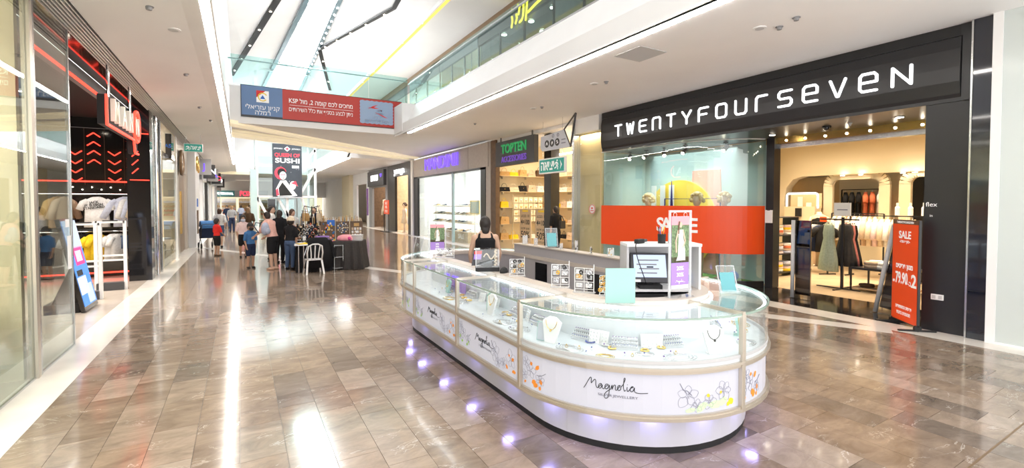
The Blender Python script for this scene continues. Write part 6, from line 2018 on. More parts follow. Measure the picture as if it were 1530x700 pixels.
# ================================================================== CHEVRON STORE
struct('wall_chevron_far', MB().box(-6.6, -2.12, 15.25, 15.40, 0, 4.08), 'black_gloss')
struct('wall_chevron_rear', MB().box(-6.7, -6.6, 6.8, 15.4, 0, 4.08), 'black_matte')
struct('ceiling_chevron', box(-6.6, -2.4, 6.8, 15.25, 3.98, 4.10), 'black_matte')
ln_ = struct('trim_30', box(-2.42, -2.26, 6.9, 15.0, 3.90, 4.085), 'mid_grey', label='grey lintel of the chevron store')
box(-2.30, -2.26, 8.0, 14.2, 3.875, 3.895).build('neon_line', 'neon_red', ln_)
struct('wall_chevron_pillar', MB().box(-2.30, -1.86, 13.95, 14.35, 0, 4.08), 'black_gloss')
cw = thing('chevron_neon', 'red neon wall art of chevrons and a straight line in the black store', 'neon light', (0, 15.245, 0))
cols_ = [(-3.49, 3.10, -1), (-3.14, 3.50, 1), (-2.745, 3.11, -1), (-2.38, 3.42, 1)]
for (xc, zt, dr) in cols_:
    for k in range(4):
        zz = zt + (0.05 if dr > 0 else 0.0) - k * 0.222
        mb = MB()
        for q in (-1, 1):
            mb.bar((xc + q * 0.125, -0.02, zz - dr * 0.045), (xc, -0.02, zz + dr * 0.055), 0.022)
        mb.build('chevron', 'neon_red', cw)
MB().bar((-4.6, -0.02, 2.395), (-2.24, -0.02, 2.395), 0.035).build('neon_bar', 'neon_red', cw)
MB().bar((-4.6, -0.02, 0.10), (-2.14, -0.02, 0.10), 0.035).build('neon_bar', 'neon_red', cw)
MB().bar((-4.6, -0.01, 3.72), (-2.14, -0.01, 3.72), 0.015).build('panel_joint', 'mid_grey', cw)
for xx in (-3.32, -2.94, -2.56):
    MB().bar((xx, -0.004, 2.3), (xx, -0.004, 3.72), 0.008).build('panel_joint', 'dark_wood', cw)
for i in range(8):
    MB().ball((-3.55 + 0.18 * i, -0.03, 2.25 - 0.06 * (i % 2)), 0.012, 8, 6).build('wall_dot', 'spot_glow', cw)
pc = thing('chevron_neon', 'small red neon chevrons on the black end pillar', 'neon light', (-2.30, 13.945, 0))
for k in range(4):
    MB().bar((0.10, -0.012, 2.55 + k * 0.2), (0.22, -0.012, 2.68 + k * 0.2), 0.02).build('chevron', 'neon_red', pc)
MB().bar((0.06, -0.012, 2.40), (0.42, -0.012, 2.40), 0.02).build('neon_bar', 'neon_red', pc)
MB().bar((0.06, -0.012, 3.5), (0.42, -0.012, 3.5), 0.02).build('neon_bar', 'neon_red', pc)
o = thing('ceiling_downlight', 'small white downlight in the black store ceiling', 'lamp', (-3.5, 12.2, 3.95))
MB().cyl((0, 0, 0.0), 0.06, 0.02, 14).build('lens', 'spot_glow', o)
MB().ring((0, 0, 0.012), 0.075, 0.012, 14, 5).build('trim_ring', 'mid_grey', o)
# hanging blade sign with ring emblem
sg = thing('blade_sign', 'hanging black sign with pale block letters, red outline and a ring emblem', 'sign', (-1.74, 9.15, 2.78))
MB().prism([(0, 0.27), (0, 0.72), (2.1, 0.72), (2.1, 0.27)], (0, 0, 0), (0, 1, 0), (0, 0, 1), (-0.10, 0, 0)).build('sign_body', 'black_matte', sg)
MB().prism(arcpts(2.30, 0.55, 0.26, 0, 360, 28, 0.28)[:-1], (0.0, 0, 0), (0, 1, 0), (0, 0, 1), (-0.10, 0, 0)).build('ring_body', 'black_matte', sg)
mb = MB()
P_ = [(0, 0.72), (0, 0.27), (2.05, 0.27), (2.12, 0.05)]
for a, b in zip(P_[:-1], P_[1:]):
    mb.bar((0.012, a[0], a[1]), (0.012, b[0], b[1]), 0.032)
mb.build('red_outline', 'neon_red', sg)
MB().ring((0.02, 2.30, 0.55), 0.27, 0.026, 32, 6, (0, 1, 0), (0, 0, 1.08)).build('red_ring', 'neon_red', sg)
MB().box(-0.10, 0.0, 2.13, 2.45, 0.02, 0.30).build('ring_tail', 'black_matte', sg)
MB().bar((0.012, 2.12, 0.03), (0.012, 2.45, 0.03), 0.03).build('red_outline', 'neon_red', sg)
for ch, yy in zip('MAN', (0.42, 0.98, 1.52)):
    text('letter', ch, (0.006, yy, 0.51), 'left', 0.50, 'letter_pale', sg, ext=0.03, bold=0.004, sx=0.95)
strokes('emblem_stroke', [[(2.16, 0.40), (2.16, 0.70), (2.44, 0.40), (2.44, 0.70)]], 0.05, (0.006, 0, 0), (0, 1, 0), (0, 0, 1), (1, 0, 0), 'letter_pale', sg, 0.03)
for yy in (0.45, 2.1):
    MB().cyl((-0.05, yy, 0.72), 0.022, 0.58, 10).build('rod', 'chrome', sg)
# rails and clothes on the far wall
rl = thing('clothes_rail', 'long wall rail of shirts under the red neon line', 'clothes rail', (-3.4, 14.85, 2.07))
MB().tube([(-1.3, 0, 0), (1.22, 0, 0)], 0.018, 8).build('rail', 'steel', rl)
for q in (-1.0, 0.0, 1.0):
    MB().bar((q, 0, 0), (q, 0.39, 0), 0.02).build('bracket', 'steel', rl)
rl2 = thing('clothes_rail', 'lower wall rail with yellow and white tees and denim', 'clothes rail', (-3.4, 14.85, 1.16))
MB().tube([(-1.3, 0, 0), (1.22, 0, 0)], 0.018, 8).build('rail', 'steel', rl2)
for q in (-1.0, 0.0, 1.0):
    MB().bar((q, 0, 0), (q, 0.39, 0), 0.02).build('bracket', 'steel', rl2)
tt = garment('tee', 'white t-shirt with bold black slogan facing the mall', (-3.0, 14.72, 2.06), 0.0, 'cloth_white', s=1.0, hanger='black_metal')
for s_t, zz in (('JACK', -0.19), ('IT IS HIGH', -0.255), ('STANDARD', -0.32)):
    vs, fs = text_geo(s_t, 0.075, 0.002, 0.002)
    ang = 0.14
    MB().add([(x * math.cos(ang) - y * math.sin(ang) - 0.04, -0.085 + z, zz + x * math.sin(ang) + y * math.cos(ang)) for x, y, z in vs], fs).build('slogan', 'print_black', tt)
garment('shirt', 'pale blue shirt hanging in front of its neighbours', (-2.47, 14.72, 2.06), 0.1, 'cloth_ice', 'shirts on the upper wall rail', 1.0, 3, 'black_metal')
for i, (xx, nm, lb) in enumerate(((-3.62, 'beige', 'beige shirt left of the slogan tee'), (-3.75, 'tan', 'tan shirt behind the beige shirt'), (-2.40, 'white', 'white shirt behind the pale blue shirt'), (-2.30, 'ice', 'icy blue shirt at the pillar end of the rail'), (-2.22, 'cream', 'cream shirt last on the rail by the pillar'))):
    garment('shirt', lb, (xx, 14.86, 2.06), 1.15, 'cloth_' + nm, 'shirts on the upper wall rail', 1.0, 10 + i, 'black_metal')
for i, (xx, k, nm, lb) in enumerate(((-3.12, 'tee', 'yellow', 'bright yellow tee on the lower rail'), (-3.00, 'tee', 'yellow', 'second yellow tee tucked behind the first'), (-2.74, 'tee', 'white', 'white tee on the lower rail beside the yellow ones'), (-2.62, 'tee', 'white', 'second white tee on the lower rail'),
                                     (-2.42, 'shorts', 'denim', 'faded denim shorts on the lower rail'), (-2.27, 'shorts', 'denim', 'dark denim shorts at the pillar end of the lower rail'), (-3.32, 'tee', 'black', 'black tee at the start of the lower rail'), (-3.5, 'tee', 'grey', 'grey tee at the start of the lower rail'))):
    garment(k, lb, (xx, 14.82, 1.15), 0.9, 'cloth_' + nm, 'clothes on the lower wall rail', 0.88, i, 'black_metal')
# white anti-theft frames
for (x, y, lb) in ((-2.35, 11.68, 'white anti-theft frame standing next to the leaning screen'), (-2.16, 12.77, 'white anti-theft frame nearer the black pillar')):
    g = thing('security_gate', lb, 'gate', (x, y, 0), 0, 'white anti-theft frames')
    for q in (0, -0.48):
        MB().box(q - 0.028, q + 0.028, -0.03, 0.03, 0, 1.47).build('post', 'bright_white', g)
    for z in (0.62, 0.72):
        MB().box(-0.48, 0.0, -0.018, 0.018, z, z + 0.035).build('crossbar', 'bright_white', g)
    MB().box(-0.48, 0.0, -0.03, 0.03, 1.43, 1.47).build('crossbar', 'bright_white', g)
    MB().box(-0.36, -0.12, -0.032, 0.032, 1.47, 1.49).build('lamp_cap', 'black_matte', g)
    MB().box(-0.47, -0.02, -0.09, 0.09, 0, 0.16).build('base_box', 'dark_grey', g)
# leaning video board
vb = thing('video_board', 'leaning freestanding video board with a blue and pink advert', 'video sign', (-2.27, 10.68, 0))
up = Vector((-0.19, 0, 0.98))
nn = Vector((0.98, 0, 0.19))
MB().obox(up * 0.82 + nn * -0.03, (0, 0.39, 0), up * 0.80, nn * 0.03).build('casing', 'black_gloss', vb)
scr = MB().obox(up * 0.84 + nn * 0.003, (0, 0.36, 0), up * 0.74, nn * 0.003).build('screen', 'screen_blue', vb)
for (a0, a1, b0, b1, m) in ((-0.36, 0.36, 1.1, 1.58, 'screen_glow'), (-0.2, 0.28, 0.80, 1.12, 'screen_magenta'), (-0.12, 0.2, 0.86, 1.05, 'screen_white'), (-0.36, 0.10, 0.30, 0.60, 'screen_white'), (-0.05, 0.30, 0.12, 0.45, 'screen_glow'), (-0.3, 0.0, 0.62, 0.72, 'screen_dark')):
    MB().obox(up * ((b0 + b1) / 2) + nn * 0.0075 + Vector((0, (a0 + a1) / 2, 0)), (0, (a1 - a0) / 2, 0), up * ((b1 - b0) / 2), nn * 0.001).build('advert_patch', m, scr)
MB().prism([(0, 0), (-0.42, 0), (-0.42, 0.12), (-0.15, 0.8)], (-0.06, -0.25, 0.0), (1, 0, 0), (0, 0, 1), (0, 0.05, 0)).build('rear_leg', 'black_matte', vb)
MB().prism([(0, 0), (-0.42, 0), (-0.42, 0.12), (-0.15, 0.8)], (-0.06, 0.20, 0.0), (1, 0, 0), (0, 0, 1), (0, 0.05, 0)).build('rear_leg', 'black_matte', vb)
MB().box(-0.55, -0.1, -0.3, 0.3, 0.0, 0.16).build('base_box', 'black_matte', vb)

# ================================================================== SHOPS FARTHER ALONG ON THE LEFT
wi = struct('window_6', None, None, label='narrow glass pane beside the black pillar')
box(-1.875, -1.862, 14.36, 15.25, 0.02, 4.06).build('glass_pane', 'left_glass', wi)
MB().cyl((-1.84, 14.72, 0), 0.035, 4.07, 12).build('post', 'chrome', wi)
struct('wall_cream_shop', MB().box(-5.6, -5.5, 15.4, 19.3, 0, 4.08).box(-5.5, -1.95, 19.2, 19.3, 0, 4.08), 'cream')
struct('ceiling_cream_shop', box(-5.6, -1.9, 15.4, 19.3, 3.98, 4.08), 'bright_white')
wi = struct('window_7', None, None, label='pale shop window with a pink outfit')
box(-1.87, -1.857, 16.0, 18.9, 0.05, 3.3).build('glass_pane', 'clear_glass', wi)
box(-1.90, -1.83, 15.4, 15.52, 0, 4.07).build('window_frame', 'steel', wi)
box(-1.90, -1.83, 18.9, 19.1, 0, 4.07).build('window_frame', 'bright_white', wi)
box(-1.95, -1.86, 15.5, 19.0, 3.3, 4.07).build('header', 'cream', wi)
o = thing('display_plinth', 'cream display box under the pink outfit', 'plinth', (-2.25, 17.2, 0))
MB().box(-0.30, 0.30, -1.1, 1.1, 0, 0.75).build('body', 'cream', o)
MB().box(-0.31, 0.31, -1.11, 1.11, 0.72, 0.76).build('edge', 'bright_white', o)
mannequin('mannequin in a pink outfit on the cream display box', (-2.25, 17.5, 0.765), PI / 2, 'hair_fair', 'cloth_pale_pink', 0.85, 50)
sg = thing('blade_sign', 'dark projecting sign panel with blue lettering', 'sign', (-1.88, 17.0, 3.15))
MB().box(0, 0.16, -0.35, 0.35, 0, 0.72).build('sign_body', 'black_gloss', sg)
text('lettering', 'AS', (0.08, -0.352, 0.36), 'front', 0.14, 'print_blue', sg, ext=0.004, bold=0.005)
struct('wall_bronze_shop', MB().box(-2.05, -1.88, 19.3, 20.1, 0, 4.08).box(-2.05, -1.88, 22.6, 23.2, 0, 4.08).box(-2.05, -1.88, 20.1, 22.6, 3.0, 4.08), 'champagne')
dr = struct('door_1', None, None, label='pair of dark bronze shop doors with gold handles')
for i, (y0, y1) in enumerate(((20.1, 21.34), (21.36, 22.6))):
    lf = box(-2.02, -1.96, y0, y1, 0.01, 3.0).build('door_leaf', 'bronze', dr)
    box(-1.96, -1.93, y1 - 0.2 if i == 0 else y0 + 0.1, y1 - 0.1 if i == 0 else y0 + 0.2, 0.7, 2.3).build('handle', 'gold', lf)
sg = thing('round_sign', 'round pale emblem sign with a dark rim above the bronze doors', 'sign', (-1.86, 20.3, 3.3))
MB().cyl((0, 0, 0), 0.42, 0.06, 28, 'x').build('disc', 'bright_white', sg)
MB().ring((0.06, 0, 0), 0.42, 0.05, 28, 6, (0, 1, 0), (0, 0, 1)).build('rim', 'bronze', sg)
text('lettering', 'B', (0.062, 0, 0), 'left', 0.5, 'bronze', sg, ext=0.006)
struct('wall_white_pillar', MB().box(-2.3, -1.62, 23.2, 25.4, 0, 4.08), 'bright_white')
o = thing('intercom_panel', 'tall dark panel on the white pillar with a small blue notice', 'panel', (-1.615, 24.0, 0.55))
MB().box(0, 0.02, -0.32, 0.32, 0, 1.0).build('panel', 'dark_wood', o)
MB().box(0, 0.02, -0.2, 0.2, 1.15, 1.5).build('notice', 'print_blue', o)
sg = thing('round_sign', 'gold ring letters on the white pillar', 'sign', (-1.60, 24.3, 3.55))
MB().ring((0, -0.25, 0), 0.28, 0.05, 20, 6, (0, 1, 0), (0, 0, 1)).build('ring', 'gold', sg)
MB().ring((0, 0.35, -0.1), 0.22, 0.05, 20, 6, (0, 1, 0), (0, 0, 1)).build('ring', 'gold', sg)
far_l = [(25.4, 29.3, 'black_metal', 'sign_violet', 'print_violet', 'violet'), (29.3, 33.2, 'light_grey', 'sign_white', 'print_pink', 'white'), (33.2, 37.4, 'black_metal', 'sign_violet', 'print_teal', 'purple'), (37.4, 41.5, 'light_grey', 'sign_red', 'print_orange', 'red'), (41.5, 46, 'bright_white', 'sign_white', 'cream', 'pale'), (46, 57, 'light_grey', 'sign_violet', 'cream', 'lilac')]
for i, (y0, y1, fm, sm, im, nm) in enumerate(far_l):
    struct('wall_far_left_%d' % (i + 1), MB().box(-2.0, -1.72, y0, y0 + 0.35, 0, 4.08).box(-1.95, -1.75, y0 + 0.35, y1, 3.1, 4.08), fm)
    struct('wall_far_left_inner_%d' % (i + 1), MB().box(-4.6, -4.5, y0, y1, 0, 4.08).box(-4.5, -2.0, y1 - 0.1, y1, 0, 4.08), 'cream' if i % 2 else 'bright_white')
    wi = struct('window_%d' % (10 + i), None, None)
    box(-1.84, -1.826, y0 + 0.4, y1 - 1.2, 0.05, 3.1).build('glass_pane', 'clear_glass', wi)
    box(-1.86, -1.80, y1 - 1.25, y1 - 1.15, 0, 3.1).build('mullion', 'steel', wi)
    sg = thing('blade_sign', 'glowing %s projecting sign, %s of the far row beyond the white pillar' % (nm, ORD[i]), 'sign', (-1.74, y0 + 0.9, 3.2), 0, 'projecting signs of the far row')
    MB().box(0, 0.55, -0.06, 0.06, 0, 0.75).build('sign_body', 'light_grey' if i % 2 == 0 else 'dark_grey', sg)
    text('lettering', ['J', 'ON', 'LA', 'GO', 'SO', 'VI'][i], (0.27, -0.062, 0.37), 'front', 0.42, sm, sg, ext=0.005, bold=0.006)
    for k in range(3):
        garment('dress', '%s dress in the %s far shop beyond the white pillar' % (['blue', 'pink', 'white'][k], ORD[i]), (-2.4, y0 + 1.0 + 0.75 * k, 1.9), 0.5, 'cloth_' + ['blue', 'pale_pink', 'white'][k], 'dresses of the far shops', 1.1, i + k)
        r2 = thing('garment_stand', 'steel stand under the %s dress in the %s far shop' % (['blue', 'pink', 'white'][k], ORD[i]), 'stand', (-2.4, y0 + 1.0 + 0.75 * k, 0), group='garment stands of the far shops')
        MB().cyl((0.0, 0.04, 0), 0.012, 1.92, 6).build('pole', 'steel', r2)
        MB().box(-0.15, 0.15, -0.15, 0.15, 0, 0.02).build('base', 'steel', r2)
o = thing('exit_sign', 'small green exit sign hanging over the left storefronts', 'sign', (-1.33, 18.6, 3.55))
MB().box(-0.26, 0.26, -0.03, 0.03, 0, 0.27).build('casing', 'bright_white', o)
MB().box(-0.245, 0.245, -0.034, -0.03, 0.015, 0.255).build('green_face', 'green_sign', o)
text('lettering', heb('יציאה'), (0.06, -0.035, 0.135), 'front', 0.20, 'print_white', o, ext=0.002, bold=0.003, width=0.28)
strokes('running_figure', [[(a_ * 0.6, b_ * 0.6) for a_, b_ in l_] for l_ in RM], 0.02, (-0.18, -0.036, 0.03), (1, 0, 0), (0, 0, 1), (0, -1, 0), 'print_white', o, 0.002)
for q in (-0.2, 0.2):
    MB().cyl((q, 0, 0.27), 0.005, 0.30, 6).build('hanger', 'steel', o)

# ================================================================== LIFT TOWER WITH THE SUSHI BANNER
tw = struct('wall_lift_tower', None, None, label='glass lift tower with white steel frame')
TX0, TX1, TY0, TY1 = 0.95, 4.55, 35.2, 39.0
fr_ = MB()
for xx in (TX0, (TX0 + TX1) / 2, TX1):
    for yy in (TY0, TY1):
        if yy == TY1 and xx != TX0 and xx != TX1:
            continue
        MB().bar((xx, yy, 0), (xx, yy, 10.9), 0.16).build('column', 'bright_white', tw)
for z in (2.3, 4.4, 6.4, 8.6, 10.8):
    for (a, b) in (((TX0, TY0), (TX1, TY0)), ((TX0, TY0), (TX0, TY1)), ((TX1, TY0), (TX1, TY1))):
        MB().bar((a[0], a[1], z), (b[0], b[1], z), 0.14).build('beam', 'bright_white', tw)
for (a, b) in (((TX0, 2.25), (TX0 + 1.0, 0.1)), ((TX0 + 2.2, 0.3), (TX0 + 1.2, 2.25)), ((TX1 - 0.3, 0.2), (TX1 - 0.9, 2.25)), ((TX1 - 0.9, 4.4), (TX1, 5.6)), ((TX1, 5.8), (TX1 - 1.0, 6.9)), ((TX1 - 1.0, 2.4), (TX1, 4.3))):
    MB().bar((a[0], TY0, a[1]), (b[0], TY0, b[1]), 0.16).build('brace', 'bright_white', tw)
for i in range(3):
    for j in range(4):
        x0, z0 = TX0 + i * 1.2, [0.1, 2.4, 4.5, 6.5][j]
        box(x0 + 0.05, x0 + 1.15, TY0 - 0.02, TY0, z0, [2.2, 4.3, 6.3, 8.5][j]).build('glass_pane', 'tower_glass', tw)
for j in range(4):
    box(TX0 - 0.02, TX0, TY0 + 0.1, TY1, [0.1, 2.4, 4.5, 6.5][j], [2.2, 4.3, 6.3, 8.5][j]).build('glass_pane', 'tower_glass', tw)
lc = thing('lift_car', 'grey lift car inside the glass tower', 'lift', (2.75, 37.0, 0))
MB().box(-1.0, 1.0, -0.9, 0.9, 0.05, 2.3).build('cabin', 'light_grey', lc)
MB().box(-0.5, 0.5, -0.92, -0.9, 0.1, 2.1).build('door', 'steel', lc)
sb = thing('hanging_banner', 'tall dark sushi banner with red and white lettering on the lift tower', 'banner', (2.77, 34.95, 2.27))
bw, bh = 0.90, 3.60
MB().box(-bw, bw, -0.012, 0.012, 0, bh).build('banner_sheet', 'poster_dark', sb)
def st2(s, x, z, size, m, w=None, bold=0.0):
    text('lettering', s, (x, -0.013, z), 'front', size, m, sb, ext=0.004, bold=bold, width=w)
st2('QUEEN OF', 0.0, 2.84, 0.34, 'sign_red', 1.55, 0.006)
st2('SUSHI', 0.02, 2.46, 0.44, 'print_white', 1.5, 0.012)
st2('JAPANIKA', -0.55, 3.28, 0.14, 'print_white', 0.55)
st2('JAPANIKA', 0.55, 3.28, 0.14, 'print_white', 0.55)
MB().prism([(0, -0.18), (0.2, 0), (0, 0.18), (-0.2, 0)], (0, -0.014, 3.28), (1, 0, 0), (0, 0, 1), (0, -0.004, 0)).build('emblem', 'print_white', sb)
MB().prism([(0, -0.10), (0.11, 0), (0, 0.10), (-0.11, 0)], (0, -0.020, 3.28), (1, 0, 0), (0, 0, 1), (0, -0.004, 0)).build('emblem_heart', 'sign_red', sb)
MB().box(0.28, 0.72, -0.016, -0.012, 1.98, 2.16).build('oval_box', 'print_white', sb)
text('lettering', heb('כשר'), (0.5, -0.017, 2.07), 'front', 0.17, 'print_black', sb, ext=0.002)
def blotch(nm, m, poly, d=0.016):
    MB().prism(poly, (0, -d, 0), (1, 0, 0), (0, 0, 1), (0, 0.004, 0)).build(nm, m, sb)
blotch('hair', 'sign_red', arcpts(-0.42, 1.62, 0.36, 20, 300, 16, 0.42))
blotch('hair', 'print_black', arcpts(-0.36, 1.66, 0.27, 0, 345, 16, 0.30), 0.020)
blotch('face', 'print_white', arcpts(-0.28, 1.46, 0.21, 0, 345, 16, 0.28), 0.024)
blotch('eye_shadow', 'print_pink', [(-0.45, 1.54), (-0.12, 1.58), (-0.14, 1.48), (-0.42, 1.46)], 0.028)
blotch('mouth', 'print_red', arcpts(-0.24, 1.30, 0.045, 0, 330, 8, 0.03), 0.028)
blotch('robe', 'print_white', [(-0.62, 0.05), (-0.72, 0.55), (-0.45, 1.12), (-0.1, 1.15), (0.15, 0.75), (0.60, 0.1), (0.2, 0.02)])
blotch('robe_fold', 'print_black', [(-0.5, 0.08), (-0.55, 0.6), (-0.32, 1.0), (-0.1, 0.7), (0.3, 0.12)], 0.020)
blotch('robe_trim', 'sign_red', [(-0.68, 0.1), (-0.70, 0.5), (-0.60, 0.62), (-0.52, 0.12)], 0.024)
blotch('hand', 'print_white', arcpts(0.32, 0.80, 0.20, 0, 345, 12, 0.30), 0.024)
blotch('sleeve', 'sign_red', [(0.20, 0.95), (0.50, 1.1), (0.62, 0.75), (0.48, 0.85)], 0.028)
r_ = random.Random(4)
for i in range(18):
    x_, z_ = r_.uniform(-0.75, 0.8), r_.uniform(0.6, 2.2)
    blotch('petal', 'print_white', [(x_, z_), (x_ + 0.045, z_ + 0.02), (x_ + 0.03, z_ + 0.04)], 0.018)
MB().box(-bw - 0.03, bw + 0.03, -0.03, 0.03, bh, bh + 0.05).build('top_bar', 'steel', sb)
MB().box(-bw - 0.03, bw + 0.03, -0.03, 0.03, -0.05, 0.0).build('bottom_bar', 'steel', sb)
for q in (-0.85, 0.85):
    MB().bar((q, 0.0, bh + 0.03), (q, 0.24, bh + 0.03), 0.04).build('bracket', 'steel', sb)
    MB().bar((q, 0.0, -0.03), (q, 0.24, -0.03), 0.04).build('bracket', 'steel', sb)
st_ = thing('totem_sign', 'narrow black totem sign with the same diamond emblem under the banner', 'sign', (1.55, 30.5, 0))
MB().box(-0.20, 0.20, -0.05, 0.05, 0.05, 2.1).build('panel', 'black_gloss', st_)
MB().prism([(0, -0.16), (0.15, 0), (0, 0.16), (-0.15, 0)], (0, -0.052, 1.5), (1, 0, 0), (0, 0, 1), (0, -0.004, 0)).build('emblem', 'print_white', st_)
MB().prism([(0, -0.09), (0.08, 0), (0, 0.09), (-0.08, 0)], (0, -0.058, 1.5), (1, 0, 0), (0, 0, 1), (0, -0.004, 0)).build('emblem_heart', 'print_red', st_)
MB().box(-0.3, 0.3, -0.2, 0.2, 0, 0.05).build('base', 'black_metal', st_)

# ================================================================== FAR END
struct('wall_far', MB().box(-9, 9, 63, 63.2, 0, 12), 'cream')
struct('wall_far_header', MB().box(-2.0, 8.7, 57.9, 58.1, 2.5, 4.3), 'white_paint')
struct('ceiling_far', MB().box(-2.0, 8.7, 44.5, 63, 4.35, 4.7), 'ceiling_paint')
struct('wall_far_upper', MB().box(-2.0, 8.7, 44.4, 44.6, 4.35, 11.2), 'white_paint')
struct('trim_31', box(-1.6, 1.2, 40.0, 40.3, 4.0, 4.2), 'cove_cream_glow', label='glowing cream cove across the far corridor')
sg = thing('shop_sign', 'teal and white sign band with large red letters at the far end', 'sign', (0, 57.85, 2.55))
MB().box(-2.0, -0.55, -0.03, 0.03, 0, 0.65).build('teal_band', 'print_teal', sg)
MB().box(-0.55, 2.6, -0.03, 0.03, 0, 0.65).build('white_band', 'grey_sign', sg)
text('lettering', 'FOX', (0.47, -0.035, 0.32), 'front', 0.72, 'sign_red', sg, ext=0.01, bold=0.02, width=1.15)
text('lettering', 'TERMINAL', (-1.28, -0.035, 0.32), 'front', 0.35, 'sign_white', sg, ext=0.01, bold=0.006, width=1.2)
for i, (x, lb) in enumerate(((-1.15, 'teal'), (0.5, 'wood framed'), (2.6, 'third'))):
    u_ = thing('goods_shelving', '%s shelving of small goods at the far end shop' % lb, 'shelving', (x, 60, 0))
    MB().box(-0.7, 0.7, 0.2, 0.3, 0, 2.4).build('back', ['bright_white', 'light_wood', 'cream'][i], u_)
    for z in (0.5, 0.95, 1.4, 1.85):
        MB().box(-0.7, 0.7, -0.15, 0.2, z, z + 0.04).build('shelf', 'light_wood', u_)
        gd = MB()
        for k in range(9):
            gd.box(-0.65 + k * 0.145, -0.55 + k * 0.145, -0.1, 0.1, z + 0.04, z + 0.04 + 0.15 + 0.1 * ((k * 7 + i) % 3) / 3)
        gd.build('goods', ['cloth_white', 'cloth_coral', 'cloth_tan', 'cloth_ice'][int(z * 2) % 4], u_)
o = thing('far_counter', 'white counter in front of the far end shop', 'counter', (0.5, 56.0, 0))
MB().box(-0.9, 0.9, -0.3, 0.3, 0, 0.95).build('body', 'bright_white', o)
MB().box(-0.95, 0.95, -0.35, 0.35, 0.95, 1.0).build('top', 'light_grey', o)
o = thing('flag_banner', 'tall pale blue banner flag standing beside the lift tower', 'banner', (0.72, 33.5, 0))
MB().box(-0.18, 0.18, -0.01, 0.01, 0.4, 4.0).build('sheet', 'pale_teal', o)
MB().cyl((-0.2, 0, 0), 0.02, 4.1, 8).build('pole', 'steel', o)
MB().cyl((0, 0, 0), 0.3, 0.04, 16).build('base', 'steel', o)

# ================================================================== PEOPLE
def bake(mb, voxel, name, m, parent, cut=None, smooth=2):
    me = bpy.data.meshes.new(name)
    me.from_pydata(mb.v, [], mb.f)
    o = bpy.data.objects.new(name, me)
    TMP.collection.objects.link(o)
    md = o.modifiers.new('r', 'REMESH')
    md.mode = 'VOXEL'
    md.voxel_size = voxel
    md.use_smooth_shade = True
    sm = o.modifiers.new('s', 'SMOOTH')
    sm.factor = 0.5
    sm.iterations = smooth
    TVL.update()
    dg = TVL.depsgraph
    new = bpy.data.meshes.new_from_object(o.evaluated_get(dg), depsgraph=dg)
    new.name = name
    bpy.data.objects.remove(o)
    if cut:
        bm = bmesh.new()
        bm.from_mesh(new)
        for co, no in cut:
            bmesh.ops.bisect_plane(bm, geom=bm.verts[:] + bm.edges[:] + bm.faces[:], plane_co=co, plane_no=no, clear_outer=True)
        bm.to_mesh(new)
        bm.free()
    new.materials.clear()
    new.materials.append(M[m])
    new.polygons.foreach_set('use_smooth', [True] * len(new.polygons))
    o = bpy.data.objects.new(name, new)
    COL.objects.link(o)
    o.parent = parent
    return o


def limb(mb, pts, rs, n=12):
    """tapered chain with rounded joints"""
    mb.tube(pts, rs, n)
    for p, r in zip(pts, rs):
        mb.ball(tuple(p), r * 0.99, n, 8)


